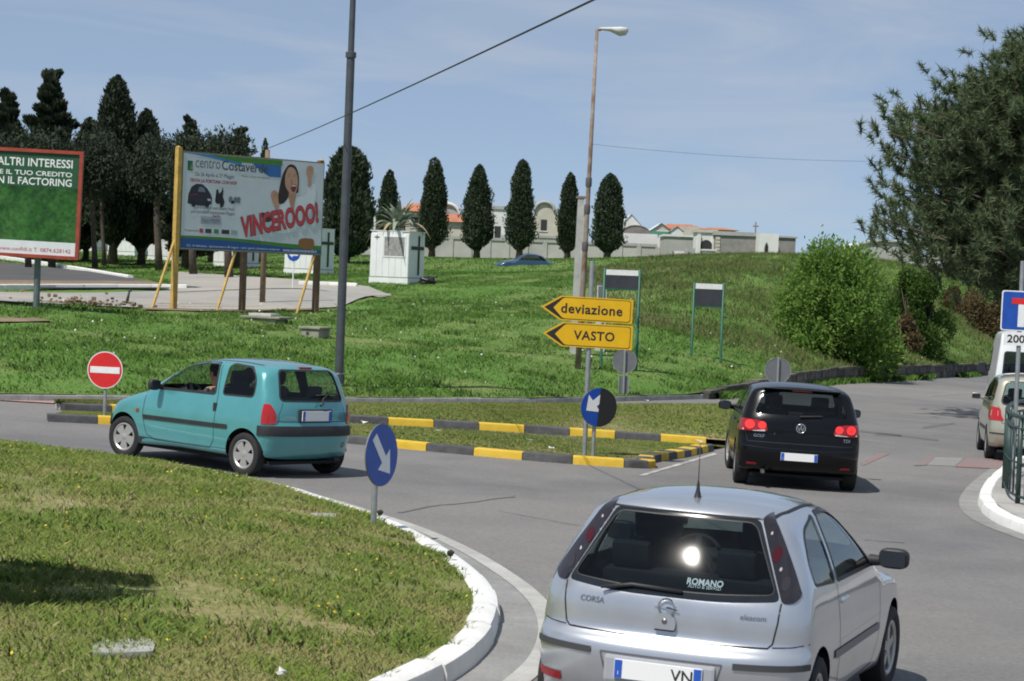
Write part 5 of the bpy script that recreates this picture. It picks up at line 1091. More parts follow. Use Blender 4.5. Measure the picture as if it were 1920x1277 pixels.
# ------------------------------------------------------------------ black hatchback
def black_car():
    Mc = car_matrix(4.17, 30.95, .06)
    car = thing('hatchback_car', 'black hatchback with its tail lamps lit ahead of the silver one', 'car', mat=Mc)
    prof = [(-.58, .25, .12, 2), (-.69, .36, .3, 2.6), (-.725, .50, .32, 2.8), (-.715, .62, .32, 2.8), (-.685, .72, .30, 2.8), (-.68, .90, .28, 2.8), (-.645, 1.02, .26, 2.8), (-.50, 1.25, .22, 2.8), (-.42, 1.385, .16, 2.6), (-.40, 1.43, .14, 2.5), (-.2, 1.462, .12, 2.4),
            (.3, 1.49, .12, 2.4), (.8, 1.482, .12, 2.4), (1.25, 1.43, .14, 2.4), (1.7, 1.25, .2, 2.5), (2.15, 1.04, .22, 2.5), (2.6, .95, .22, 2.4), (3.1, .83, .3, 2.4), (3.36, .68, .4, 2.4), (3.46, .48, .42, 2.4), (3.4, .27, .3, 2.2), (3.0, .19, .1, 2), (1.2, .18, .08, 2), (0, .20, .08, 2)]
    Wx = smf([-.7, -.2, .6, 1.8, 2.6, 3.4], [.855, .885, .89, .89, .88, .84]); g = smf([.15, .25, .5, .78, 1.0, 1.2, 1.48], [.92, .96, 1., .99, .95, .88, .735])
    sh = Shell(prof, lambda x, z: Wx(x)*g(z), (.5, 2.2))
    paint = paint_mat('black_paint', (.003, .0033, .0045), .0, .25, .28, .22); gl = glass_mat('car_glass_dark', (.38, .43, .43))
    arches(sh, car, (0, 2.578), .355, .315, .86)
    rw = rpoly([(.665, 1.055), (-.665, 1.055), (-.535, 1.375), (.535, 1.375)], .06)
    sh.take(sh.cut(rw, 'B'), 'rear_window', gl, car, -.004)
    tl = rpoly([(.90, .80), (.46, .815), (.50, .93), (.62, .965), (.90, .975)], .04)
    for p in (tl, mirrorpoly(tl)): sh.take(sh.cut(p, 'B', .03), 'tail_lamp', pm('lamp_red_dark', (.30, .01, .015), .12, coat=.6), car, .006, .02)
    glow = pm('lamp_lit', (.95, .03, .03), .3, emit=.55)
    for sg in (1, -1):
        for y, rr in ((.545, .052), (.715, .06)):
            v = [(math.cos(a)*rr*1.08, math.sin(a)*rr, 0) for a in np.linspace(0, 2*math.pi, 25)[:-1]]
            sh.decal(v, [tuple(range(24))], 'B', lambda q, y=y, sg=sg: (sg*y-q[0], .895+q[1]), .012).build('brake_light', glow, car)
        v = [(-.16, -.012, 0), (0, -.014, 0), (.15, -.012, 0), (.15, .012, 0), (0, .012, 0), (-.16, .010, 0)]
        sh.decal(v, [tuple(range(6))], 'B', lambda q, sg=sg: (sg*.65-q[0], .822+q[1]), .012).build('reversing_lamp', pm('lamp_clear', (.6, .55, .55), .2), car)
        sh.decal([(-.07, -.016, 0), (.07, -.016, 0), (.07, .016, 0), (-.07, .016, 0)], [(0, 1, 2, 3)], 'B', lambda q, sg=sg: (sg*.66-q[0], .345+q[1]), .008).build('reflector', pm('reflector', (.35, .01, .02), .3), car)
    dw = rpoly([(1.95, 1.0, .03), (.86, 1.02, .03), (.84, 1.39, .04), (1.15, 1.385, .1)], .06)
    qw = rpoly([(.76, 1.025, .03), (-.12, 1.05, .04), (-.06, 1.28, .14), (.2, 1.37, .14), (.74, 1.395, .04)], .04)
    for v in 'LR':
        sh.take(sh.cut(dw, v), 'door_window', gl, car, -.004); sh.take(sh.cut(qw, v), 'rear_door_window', gl, car, -.004)
        for q in (dw, qw): sh.strip(q+[q[0]], v, .022, .003).build('window_seal', BLK, car)
        for pl in ([(2.05, .98), (2.0, .30), (.85, .28)], [(.80, 1.0), (.80, .30)], [(-.20, 1.05), (-.18, .95), (.12, .72), (.3, .62), (.36, .28)]): sh.strip(pl, v, .008).build('door_seam', GAP, car)
        for x in (.95, 0.0):
            h, n = sh.hit((x, .89), v); MB().box(-.09, .09, -.015, .02, -.014, .014, Matrix.Translation(h), bev=.01).build('door_handle', paint, car)
    ws = rpoly([(-.70, 1.09), (.70, 1.09), (.56, 1.40), (-.56, 1.40)], .06); sh.take(sh.cut(ws, 'F'), 'windscreen', gl, car, -.004)
    for pl in ([(.78, .80), (.74, .66), (-.74, .66), (-.78, .80)],): sh.strip(pl, 'B', .010).build('tailgate_seam', GAP, car)
    sh.strip([(.84, .60), (.4, .575), (-.4, .575), (-.84, .60)], 'B', .014).build('bumper_crease', pm('black_soft', (.004, .004, .005), .4), car)
    h, n = sh.hit((0, 1.405), 'B'); MB().box(-.012, .012, -.14, .14, -.012, .012, Matrix.Translation(h), bev=.006).build('brake_lamp', RED, car)
    mb = MB(); mb.box(-.46, -.24, -.55, .55, 1.405, 1.425, Matrix.Translation((0, 0, .005)), bev=.009); mb.build('roof_spoiler', paint, car, True, sharp=40)
    o = plate(car, -.738, .475, .52, .11, None)
    v, f = text_geo('W', height=.066, bold=.01); T = Matrix.Translation((-.697, 0, .885))@REARB
    mb = MB(); mb.lathe([(.056, .0), (.060, .006), (.066, .006), (.070, 0)], 28, T); ob = mb.build('badge', CHR, car, True)
    MB().add([T@Vector((q[0], q[1]-.010, .004)) for q in v], f).build('badge_mark', CHR, ob); v, f = text_geo('V', height=.05, bold=.01)
    MB().add([T@Vector((q[0], q[1]+.034, .004)) for q in v], f).build('badge_mark', CHR, ob)
    MB().lathe([(0, .002), (.058, .002)], 24, T).build('badge_disc', pm('badge_dark', (.02, .02, .025), .3), ob)
    mb = MB(); mb.tube([(-.665, .02, 1.05), (-.64, -.30, 1.075)], [.014, .008], 6); mb.build('rear_wiper', BLK, car)
    for t_, y_ in (('GOLF', .58), ('TDI', -.66)):
        v, f = text_geo(t_, width=.15 if y_ > 0 else .1); sh.decal(v, f, 'B', lambda q, y_=y_: (y_-q[0], .745+q[1]), .004).build('lettering', CHR, car)
    for sg in (1, -1): mirror(car, 1.80, .93, 1.03, sg, paint, (.14, .20, .135))
    MB().tube([(-.70, .50, .24), (-.5, .50, .25)], .03, 10).build('exhaust', pm('steel', (.25, .25, .25), .4, .9), car)
    for x in (0, 2.578):
        for sg in (1, -1): wheel(car, x, sg*.775, sg, .315, .205, .66, 'five', 0.08 if x else 0.)
    MB().box(-.5, 3.0, -.66, .66, .17, .21).build('underbody', pm('underbody', (.01, .01, .01), .9), car)
    interior(car, .82, -.05, .70, 1.0, 1.75)
    sh.finish('body', paint, car)
    driver('driver seen from behind through the rear window of the black hatchback', Mc@Matrix.Translation((.90, .34, .44)), ('grey', (.10, .10, .11)), ('black', (.010, .010, .010)))
    return car
# ------------------------------------------------------------------ silver hatchback, the nearest
def silver_car():
    Mc = car_matrix(1.085, 12.62, .345, .012)
    car = thing('hatchback_car', 'silver three door hatchback in the foreground with roof aerial and tall tail lamps', 'car', mat=Mc)
    prof = [(-.40, .22, .12, 2), (-.50, .32, .3, 2.6), (-.545, .46, .34, 2.7), (-.552, .56, .34, 2.7), (-.535, .615, .33, 2.7), (-.485, .645, .30, 2.7), (-.478, .76, .29, 2.7), (-.468, .87, .28, 2.7), (-.43, .955, .26, 2.6), (-.31, 1.155, .23, 2.5), (-.195, 1.325, .20, 2.5), (-.15, 1.385, .16, 2.4), (-.04, 1.414, .13, 2.3),
            (.3, 1.44, .12, 2.3), (.75, 1.44, .12, 2.3), (1.15, 1.395, .14, 2.3), (1.5, 1.26, .2, 2.4), (1.98, 1.03, .22, 2.4), (2.45, .90, .24, 2.4), (2.9, .77, .3, 2.3), (3.15, .62, .4, 2.3), (3.265, .45, .42, 2.3), (3.2, .26, .3, 2.2), (2.9, .19, .1, 2), (1.2, .18, .08, 2), (0, .20, .08, 2)]
    Wx = smf([-.5, -.1, .6, 1.8, 2.6, 3.2], [.815, .825, .825, .825, .82, .77]); g = smf([.15, .25, .5, .72, .95, 1.15, 1.44], [.93, .965, 1., .985, .94, .835, .65])
    sh = Shell(prof, lambda x, z: Wx(x)*g(z), (.5, 2.0), nu=190)
    paint = paint_mat('silver_paint', (.56, .58, .62), .75, .30); gl = glass_mat('car_glass_rear', (.36, .43, .45), .04)
    arches(sh, car, (0, 2.491), .335, .30, .81)
    bl = pm('gloss_black', (.010, .012, .016), .08, coat=.5)
    # rear glass with its painted border, then the tall lamps either side
    ins = rpoly([(.605, .950), (.25, .925, .2), (-.25, .925, .2), (-.605, .950), (-.415, 1.33), (.415, 1.33)], .05)
    out = rpoly([(.635, .915), (.30, .885, .2), (-.30, .885, .2), (-.635, .915), (-.436, 1.348, .03), (.436, 1.348, .03)], .04)
    sh.take(sh.cut(ins, 'B'), 'rear_window', gl, car, -.002)
    sh.take(sh.cut(out, 'B'), 'window_border', bl, car, -.001)
    tl = rpoly([(.643, .908, .02), (.445, 1.35, .03), (.470, 1.385, .04), (.530, 1.33, .06), (.672, 1.08, .14), (.735, .95, .08), (.705, .908, .05)], .03)
    lampm = pm('lamp_smoked', (.014, .010, .013), .06, coat=1.)
    for p in (tl, mirrorpoly(tl)): sh.take(sh.cut(p, 'B', .02), 'tail_lamp', lampm, car, .010, .02)
    for sg in (1, -1):
        for y, z, rr, mt in ((.510, 1.275, .010, pm('lamp_glint', (.42, .38, .40), .2)), (.562, 1.165, .045, pm('lamp_red_smoked', (.055, .005, .010), .1)), (.598, 1.085, .011, pm('lamp_glint', (.42, .38, .40), .2)), (.640, 1.01, .040, pm('lamp_smoke2', (.032, .030, .036), .1))):  # the tiny pale discs are glints painted into the smoked lamps
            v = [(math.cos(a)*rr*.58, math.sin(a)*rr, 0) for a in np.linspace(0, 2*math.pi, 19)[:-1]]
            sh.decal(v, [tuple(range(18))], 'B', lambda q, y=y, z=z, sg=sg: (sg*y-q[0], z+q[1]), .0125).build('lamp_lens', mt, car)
    sh.strip(ins+[ins[0]], 'B', .006, .002).build('window_seal', BLK, car)
    qw = rpoly([(.52, .955, .03), (-.02, .985, .05), (-.01, 1.10, .1), (.16, 1.27, .14), (.56, 1.34, .04)], .04)
    dw = rpoly([(1.72, .945, .03), (.60, .955, .03), (.655, 1.345, .04), (1.0, 1.34, .1), (1.22, 1.28, .1)], .06)
    gs = glass_mat('car_glass_side', (.50, .58, .56), 0., 1.7)
    for v in 'LR':
        sh.take(sh.cut(qw, v), 'quarter_window', gs, car, -.004); sh.take(sh.cut(dw, v), 'door_window', gs, car, -.004)
        sh.strip(qw+[qw[0]], v, .018, .003).build('window_seal', BLK, car); sh.strip(dw+[dw[0]], v, .026, .003).build('window_seal', BLK, car)
        for pl in ([(1.95, .90), (1.92, .40), (1.80, .28), (.62, .28), (.56, .45), (.56, .95)],): sh.strip(pl, v, .007).build('door_seam', GAP, car)
        h, n = sh.hit((.72, .83), v); MB().box(-.10, .10, -.016, .022, -.016, .016, Matrix.Translation(h), bev=.012).build('door_handle', paint, car, True)
        sh.strip([(1.9, .52), (.40, .53)], v, .05, .008, .06).build('side_trim', pm('silver_trim', (.16, .165, .17), .5), car)
    ws = rpoly([(-.64, 1.04), (.64, 1.04), (.50, 1.36), (-.50, 1.36)], .06); sh.take(sh.cut(ws, 'F'), 'windscreen', glass_mat('car_glass_clear', (.62, .72, .68)), car, -.004)
    # shut lines, bumper pieces
    sh.strip([(.640, .908), (.635, .80), (.615, .68), (.59, .655), (.3, .648), (-.3, .648), (-.59, .655), (-.615, .68), (-.635, .80), (-.640, .908)], 'B', .009, .002).build('tailgate_seam', GAP, car)
    sh.strip([(.615, .66), (.71, .665), (.80, .68)], 'B', .006, .002).build('bumper_seam', GAP, car); sh.strip([(-.615, .66), (-.71, .665), (-.80, .68)], 'B', .006, .002).build('bumper_seam', GAP, car)
    for pl in ([(.81, .555), (.42, .545)], [(-.42, .545), (-.81, .555)]): sh.strip(pl, 'B', .036, .010, .03).build('bumper_trim', pm('trim_grey', (.045, .047, .05), .6), car)
    sh.strip([(.36, .545), (-.36, .545)], 'B', .012, .002).build('plate_recess_shade', pm('shade_grey', (.10, .10, .11), .5), car)  # grey strips paint the shade along the recess edge
    for sg in (1, -1):
        sh.strip([(sg*.36, .545), (sg*.32, .40)], 'B', .010, .002).build('plate_recess_shade', pm('shade_grey', (.10, .10, .11), .5), car)
        sh.strip([(sg*.62, .355), (sg*.80, .36)], 'B', .05, .006).build('reflector', pm('reflector', (.35, .01, .02), .3), car)
        sh.strip([(-.10, sg*.495), (.2, sg*.52), (.9, sg*.52)], 'T', .022, .003, .05).build('roof_gutter', GAP, car)
    MB().box(-.563, -.52, -.33, .33, .375, .535, bev=.02).build('plate_recess', pm('plate_panel', (.33, .345, .37), .45), car)
    plate(car, -.572, .462, .52, .11, 'VN')
    # badge ring with its bolt, lock cover, lettering
    T = Matrix.Translation((-.482, 0, .83))@REARB
    mb = MB(); mb.lathe([(.042, 0), (.045, .008), (.051, .008), (.054, 0)], 28, T); mb.prism([(-.075, .014), (.005, .004), (-.005, -.003), (.075, -.014), (.0, -.004), (.01, .004)], .002, .011, T); mb.build('badge', CHR, car, True, sharp=40)
    T = Matrix.Translation((-.497, 0, .735))@REARB
    mb = MB(); mb.prism([(.065*math.cos(a), .065*math.sin(a)) for a in np.linspace(R(-28), R(208), 20)], -.004, .008, T); o = mb.build('lock_cover', paint, car, True, sharp=40)
    MB().prism([(-.06, -.031), (.06, -.031), (.055, -.04), (-.055, -.04)], -.004, .004, T).build('lock_grip', GAP, o)
    MB().lathe([(0, .012), (.016, .012), (.018, .0)], 16, T@Matrix.Translation((0, .018, 0))).build('lock_barrel', pm('steel', (.25, .25, .25), .4, .9), o, True)
    for t_, y_, w_, z_ in (('CORSA', .455, .15, .825), ('eleacom', -.50, .145, .82)):
        v, f = text_geo(t_, width=w_, shear=.1, bold=.012); sh.decal(v, f, 'B', lambda q, y_=y_, z_=z_: (y_-q[0], z_+q[1]), .004).build('lettering', pm('badge_chrome', (.30, .31, .33), .3, .9), car)
    v, f = text_geo('ROMANO', width=.21, bold=.02); sh.decal(v, f, 'B', lambda q: (-.20-q[0], .985+q[1]), .003).build('sticker', pm('sticker_pale', (.20, .29, .32), .6), car)
    v, f = text_geo('AUTO & SERVIZI', width=.19); sh.decal(v, f, 'B', lambda q: (-.20-q[0], .960+q[1]), .003).build('sticker', pm('sticker_pale', (.20, .29, .32), .6), car)
    mb = MB(); mb.tube([(-.475, .40, .905), (-.455, .22, .935), (-.46, -.08, .925)], [.010, .013, .012], 8); mb.build('rear_wiper', BLK, car, True)
    mb = MB(); mb.tube([(-.24, -.035, 1.355), (-.235, .0, 1.357)], .006, 6)
    mb = MB(); mb.lathe([(.030, 0), (.022, .012), (.012, .05), (.008, .09), (.0035, .11), (.002, .33), (0, .33)], 10, Matrix.Translation((.06, 0, 1.418))@Matrix.Rotation(R(-4), 4, 'Y')); mb.build('aerial', BLK, car, True)
    sh.strip([(.45, 1.352), (-.45, 1.352)], 'B', .010, .002).build('tailgate_seam', GAP, car); sh.strip([(.43, 1.412), (0, 1.413), (-.43, 1.412)], 'B', .006, .003)
    for sg in (1, -1): mirror(car, 1.66, .87, 1.00, sg, BLK, (.14, .20, .135))
    for x in (0, 2.491):
        for sg in (1, -1): wheel(car, x, sg*.735, sg, .288, .175, .66, 'five', -.05 if x else 0.)
    MB().box(-.4, 2.8, -.64, .64, .17, .21).build('underbody', pm('underbody', (.01, .01, .01), .9), car)
    interior(car, .78, -.02, .66, .93, 1.65)
    MB().box(-.36, -.12, -.55, .55, .86, .88).build('parcel_shelf', pm('cabin_trim', (.022, .022, .025), .8), car)
    sh.finish('body', paint, car)
    driver('driver seen from behind through the rear window of the silver hatchback', Mc@Matrix.Translation((.86, .34, .42)), ('red', (.35, .03, .03)), ('brown', (.03, .02, .015)))
    return car
# ------------------------------------------------------------------ champagne people carrier at the right edge
def beige_car():
    Mc = car_matrix(9.80, 39.9, .16)
    car = thing('people_carrier', 'champagne coloured people carrier half cut off behind the green railing', 'car', mat=Mc)
    prof = [(-.62, .28, .12, 2), (-.74, .40, .3, 2.6), (-.78, .56, .32, 2.8), (-.76, .68, .3, 2.8), (-.73, .90, .28, 2.9), (-.70, 1.06, .26, 2.9), (-.60, 1.40, .22, 2.8), (-.53, 1.55, .16, 2.6), (-.35, 1.60, .14, 2.5), (.3, 1.64, .13, 2.4), (1.0, 1.62, .13, 2.4), (1.4, 1.53, .16, 2.4), (1.9, 1.25, .2, 2.4), (2.35, 1.03, .22, 2.4), (2.8, .93, .25, 2.4), (3.2, .78, .4, 2.4), (3.36, .5, .42, 2.4), (3.3, .27, .3, 2.2), (2.9, .2, .1, 2), (1.2, .19, .08, 2), (0, .21, .08, 2)]
    Wx = smf([-.7, -.2, .6, 2.0, 2.8, 3.3], [.83, .855, .86, .86, .85, .80]); g = smf([.15, .25, .5, .8, 1.05, 1.3, 1.64], [.93, .96, 1., .99, .96, .90, .77])
    sh = Shell(prof, lambda x, z: Wx(x)*g(z), (.5, 2.2), nu=120)
    paint = paint_mat('champagne_paint', (.46, .45, .36), .5, .34); gl = glass_mat('car_glass_mid', (.50, .60, .58))
    arches(sh, car, (0, 2.60), .35, .31, .83)
    rw = rpoly([(.66, 1.06), (-.66, 1.06), (-.57, 1.49), (.57, 1.49)], .10); sh.take(sh.cut(rw, 'B'), 'rear_window', gl, car, -.004)
    sh.strip(rw+[rw[0]], 'B', .03, .003).build('window_seal', BLK, car)
    tl = rpoly([(.88, .76), (.58, .76), (.64, .86), (.66, .99), (.88, 1.02)], .04)
    for p in (tl, mirrorpoly(tl)): sh.take(sh.cut(p, 'B', .03), 'tail_lamp', RED, car, .008, .02)
    for sg in (1, -1): sh.decal([(-.07, -.05, 0), (.05, -.05, 0), (.05, .05, 0), (-.06, .05, 0)], [(0, 1, 2, 3)], 'B', lambda q, sg=sg: (sg*.745-q[0], .89+q[1]), .011).build('lamp_lens', pm('lamp_clear', (.6, .55, .55), .2), car)
    qs = [rpoly([(1.9, 1.08, .03), (.95, 1.09, .03), (.92, 1.5, .05), (1.25, 1.49, .1)], .05), rpoly([(.86, 1.09, .03), (.05, 1.1, .03), (.08, 1.5, .05), (.83, 1.51, .05)], .05), rpoly([(-.04, 1.11, .03), (-.5, 1.13, .05), (-.42, 1.42, .1), (-.02, 1.49, .05)], .05)]
    for v in 'LR':
        for q in qs: sh.take(sh.cut(q, v), 'side_window', gl, car, -.004); sh.strip(q+[q[0]], v, .02, .003).build('window_seal', BLK, car)
        sh.strip([(2.0, .55), (.40, .56)], v, .06, .006, .06).build('side_trim', pm('trim_grey', (.045, .047, .05), .6), car)
    ws = rpoly([(-.68, 1.12), (.68, 1.12), (.58, 1.5), (-.58, 1.5)], .06); sh.take(sh.cut(ws, 'F'), 'windscreen', gl, car, -.004)
    sh.strip([(.70, 1.02), (.62, .72), (.5, .69), (-.5, .69), (-.62, .72), (-.70, 1.02)], 'B', .010).build('tailgate_seam', GAP, car)
    sh.strip([(.82, .52), (-.82, .52)], 'B', .03, .006, .05).build('bumper_trim', pm('trim_grey', (.045, .047, .05), .6), car)
    plate(car, -.762, .80, .52, .11)
    for sg in (1, -1): mirror(car, 1.85, .92, 1.1, sg, paint)
    for x in (0, 2.60):
        for sg in (1, -1): wheel(car, x, sg*.76, sg, .31, .185, .66, 'five')
    MB().box(-.6, 2.9, -.66, .66, .17, .21).build('underbody', pm('underbody', (.01, .01, .01), .9), car)
    interior(car, .85, 0., .70, 1.05, 1.9, .36)
    sh.finish('body', paint, car); return car
def white_van():
    Mc = car_matrix(11.85, 48.2, .18)
    car = thing('delivery_van', 'white high roofed van ahead of the champagne people carrier', 'van', mat=Mc)
    prof = [(-.95, .42, .1, 2), (-1.0, .6, .12, 3.5), (-.99, 1.2, .10, 4), (-.95, 1.9, .10, 4), (-.90, 2.25, .12, 3.5), (-.8, 2.36, .12, 3), (.5, 2.40, .12, 3), (2.1, 2.36, .14, 2.8), (2.6, 2.2, .18, 2.6), (3.1, 1.55, .2, 2.6), (3.35, 1.25, .22, 2.5), (3.9, 1.05, .3, 2.5), (4.1, .7, .4, 2.5), (4.05, .35, .3, 2.3), (3.4, .28, .1, 2), (1.2, .28, .08, 2), (-.3, .32, .08, 2)]
    Wx = smf([-1, -.5, 2.5, 3.5, 4.1], [.96, .97, .97, .95, .86]); g = smf([.25, .5, 1.1, 1.4, 2.4], [.94, 1., 1., .985, .89])
    sh = Shell(prof, lambda x, z: Wx(x)*g(z), (.3, 2.8), nu=110, zc=1.1)
    paint = paint_mat('van_white', (.74, .75, .76), 0., .35, .6); gl = glass_mat('car_glass_dark', (.38, .43, .43))
    arches(sh, car, (0, 3.1), .40, .36, .93)
    for yy in (.04, -.80):
        p = rpoly([(yy+.76, 1.38), (yy, 1.38), (yy, 1.92), (yy+.74, 1.92)], .06); sh.take(sh.cut(p, 'B'), 'rear_window', gl, car, -.004); sh.strip(p+[p[0]], 'B', .03, .003).build('window_seal', BLK, car)
    for sg in (1, -1):
        p = rpoly([(sg*.97, .78), (sg*.86, .78), (sg*.86, 1.28), (sg*.97, 1.28)] if sg > 0 else [(-.86, .78), (-.97, .78), (-.97, 1.28), (-.86, 1.28)], .02); sh.take(sh.cut(p, 'B', .02), 'tail_lamp', RED, car, .01, .02)
    sh.strip([(0, 2.28), (0, .62)], 'B', .012).build('door_seam', GAP, car)
    b = sh.planes([((0, 0, .62), (0, 0, 1)), ((-.7, 0, 0), (1, 0, 0))], lambda c, n: c.z < .62 and c.x < -.7); sh.take(b, 'rear_bumper', BLK, car, .03, .05)
    for v in 'LR':
        p = rpoly([(3.0, 1.40), (2.15, 1.40), (2.15, 1.98), (2.55, 1.98)], .05); sh.take(sh.cut(p, v), 'door_window', gl, car, -.004)
        sh.strip([(2.05, 2.1), (2.05, .5)], v, .012).build('door_seam', GAP, car)
    ws = rpoly([(-.8, 1.45), (.8, 1.45), (.72, 2.1), (-.72, 2.1)], .06); sh.take(sh.cut(ws, 'F'), 'windscreen', gl, car, -.004)
    for sg in (1, -1): mirror(car, 2.85, 1.05, 1.45, sg, BLK, (.15, .2, .3))
    plate(car, -1.03, .70, .52, .11)
    for x in (0, 3.1):
        for sg in (1, -1): wheel(car, x, sg*.85, sg, .34, .2, .6, 'five')
    MB().box(-.8, 3.6, -.7, .7, .25, .3).build('underbody', pm('underbody', (.01, .01, .01), .9), car)
    sh.finish('body', paint, car); return car
# ================================================================== STREET FURNITURE
GALV = pm('galvanised', (.33, .35, .36), .5, .55, var=.12, scale=10.)
SGREY = pm('sign_back_grey', (.17, .175, .185), .55, .3, var=.1, scale=6.)
SBLUE = pm('sign_blue', (.012, .07, .36), .35, var=.12, scale=8.); SWHITE = pm('sign_white', (.74, .75, .75), .4, var=.06, scale=8.); SRED = pm('sign_red', (.62, .022, .022), .35, var=.08, scale=8.)
SYEL = pm('sign_yellow', (.72, .42, .004), .4, var=.06, scale=5.); SBLK = pm('sign_black', (.016, .016, .017), .6)
def face_matrix(yaw):
    """sign space: x right and y up as seen from the front, z towards the viewer; yaw 0 faces the camera (-Y), positive turns to the right"""
    return Matrix.Rotation(yaw, 4, 'Z')@Matrix(((1, 0, 0, 0), (0, 0, -1, 0), (0, 1, 0, 0), (0, 0, 0, 1)))
def disc(r, n=40): return [(r*math.cos(a), r*math.sin(a)) for a in np.linspace(0, 2*math.pi, n, endpoint=False)]
def plate2(parent, name, poly, z0, z1, M, mat): return MB().prism(poly, z0, z1, M).build(name, mat, parent)
def post(root, h, r=.03, name='post'): return MB().lathe([(r*1.02, -.25), (r, 0), (r, h), (r*.6, h+.006), (0, h+.008)], 14).build(name, GALV, root, True, sharp=40)
ARROW = [(-.05, .245), (.05, .245), (.05, -.06), (.155, -.06), (0, -.255), (-.155, -.06), (-.05, -.06)]
def rotpoly(p, a): c, s = math.cos(a), math.sin(a); return [(x*c-y*s, x*s+y*c) for x, y in p]
def clamp_set(root, M, z=-.02):
    for y in (.14, -.14): MB().box(-.06, .06, y-.02, y+.02, -.075, -.008, M).build('clamp', GALV, root)
# near arrow sign on the roundabout
b = rb_pt(700, 987)
t = thing('arrow_sign', 'round blue sign with white arrow pointing down right on the roundabout turf', 'road sign', b)
post(t, .86, .03); M = Matrix.Translation((.018, 0, .71))@Matrix.Rotation(R(-2.0), 4, 'Y')@face_matrix(R(63))
plate2(t, 'sign_plate', disc(.31), -.012, .0, M@Matrix.Translation((0, 0, .045)), SGREY); plate2(t, 'sign_face', disc(.302), .0, .003, M@Matrix.Translation((0, 0, .045)), SBLUE)
plate2(t, 'arrow', [(x*.95, y*.98) for x, y in rotpoly(ARROW, R(38))], .003, .006, M@Matrix.Translation((0, 0, .045)), SWHITE); clamp_set(t, M@Matrix.Translation((0, 0, .035)))
# no entry
b = gnd(196, 778, .12); t = thing('no_entry_sign', 'round red no entry sign with white bar beside the teal car', 'road sign', b); post(t, .98, .03)
M = Matrix.Translation((0, 0, .73))@face_matrix(R(-10))@Matrix.Translation((0, 0, .045)); plate2(t, 'sign_plate', disc(.302), -.012, 0, M, SGREY); plate2(t, 'rim', disc(.30), 0, .002, M, SWHITE); plate2(t, 'sign_face', disc(.285), .002, .004, M, SRED); plate2(t, 'bar', [(-.25, -.052), (.25, -.052), (.25, .052), (-.25, .052)], .004, .007, M, SWHITE)
# half covered arrow sign
b = gnd(1112, 851, .12); t = thing('arrow_sign', 'round blue arrow sign with its right half covered in black', 'road sign', b); post(t, 1.0, .03)
M = Matrix.Translation((.04, 0, .73))@Matrix.Rotation(R(4), 4, 'Y')@face_matrix(R(22))@Matrix.Translation((0, 0, .045)); plate2(t, 'sign_plate', disc(.302), -.012, 0, M, SGREY); plate2(t, 'sign_face', disc(.30), 0, .003, M, SBLUE)
plate2(t, 'arrow', [(x-.035, y+.09) for x, y in rotpoly([(a*1.1, b*.9) for a, b in ARROW], R(-48))], .003, .006, M, SWHITE); hd = [(.304*math.cos(a), .304*math.sin(a)) for a in np.linspace(-math.pi/2, math.pi/2, 24)]; plate2(t, 'black_cover', hd, .006, .010, M, SBLK)
# yellow diversion panels
b = gnd(1096, 849, .12); t = thing('diversion_sign', 'two yellow arrow shaped diversion panels on a tall grey post', 'road sign', b); post(t, 2.98, .038)
for zc, txt, sx in ((2.235, 'deviazione', 0.), (1.828, 'VASTO', .03)):
    M = Matrix.Translation((-.04+sx*.4, -.06, zc))@Matrix.Rotation(R(1.2), 4, 'Y')@face_matrix(R(4)); hw, hh = .70, .188
    pl = [(-hw-.03+sx, 0), (-hw+.27+sx, hh), (hw, hh), (hw, -hh), (-hw+.27+sx, -hh)]; p = plate2(t, 'panel', pl, -.015, 0, M, SYEL)
    inn = rpoly([(-hw+.02+sx, 0, .002), (-hw+.29+sx, hh-.018, .02), (hw-.03, hh-.018, .05), (hw-.03, -hh+.018, .05), (-hw+.29+sx, -hh+.018, .02)], .02); inn2 = rpoly([(-hw+.16+sx, 0, .01), (-hw+.315+sx, hh-.028, .04), (hw-.04, hh-.028, .045), (hw-.04, -hh+.028, .045), (-hw+.315+sx, -hh+.028, .04)], .02)
    plate2(p, 'border', inn, 0, .002, M, SBLK); plate2(p, 'panel_field', inn2, .002, .004, M, SYEL)
    lettering(txt, M@Matrix.Translation((.06 if txt == 'deviazione' else .10, 0, .006)), SBLK, p, width=.96 if txt == 'deviazione' else .64, height=.155 if txt == 'deviazione' else .145, bold=.022, space=1.08)
    for x in (-.05, .12): MB().box(x, x+.03, -.1, .1, -.06, -.015, M).build('clamp', GALV, p)
# two signs seen from behind
for px, pyb, r_, hh, extra, lab in ((1168, 757, .30, 1.55, True, 'back of a round grey sign right of the half covered arrow sign'), (1456, 760, .30, 1.15, False, 'back of a round grey sign just above the black hatchback')):
    Yq = 53. if extra else 49.; p = at(px, pyb, Yq); p.z = gz(p.x, p.y)+.02; top = at(px, 677 if extra else 695, Yq).z-p.z; t = thing('road_sign', lab, 'road sign', p); post(t, top+.29, .03)
    M = Matrix.Translation((0, .04, top))@face_matrix(0); plate2(t, 'sign_plate', disc(r_), -.012, 0, M, SGREY); MB().box(-.02, .02, -r_*.92, r_*.92, 0, .035, M).build('stiffener', GALV, t)
    MB().lathe([(r_-.008, -.014), (r_+.004, -.014), (r_+.004, .008), (r_-.008, .008)], 40, M, True).build('rim', GALV, t)
    if extra:
        M2 = Matrix.Translation((0, .04, top-.60))@face_matrix(0); plate2(t, 'sub_plate', [(-.125, -.23), (.125, -.23), (.125, .23), (-.125, .23)], -.012, 0, M2, SGREY)
        for x in (-.12, .12): MB().box(x-.012, x+.012, -.24, .24, -.002, .02, M2).build('sub_plate_edge', GALV, t)
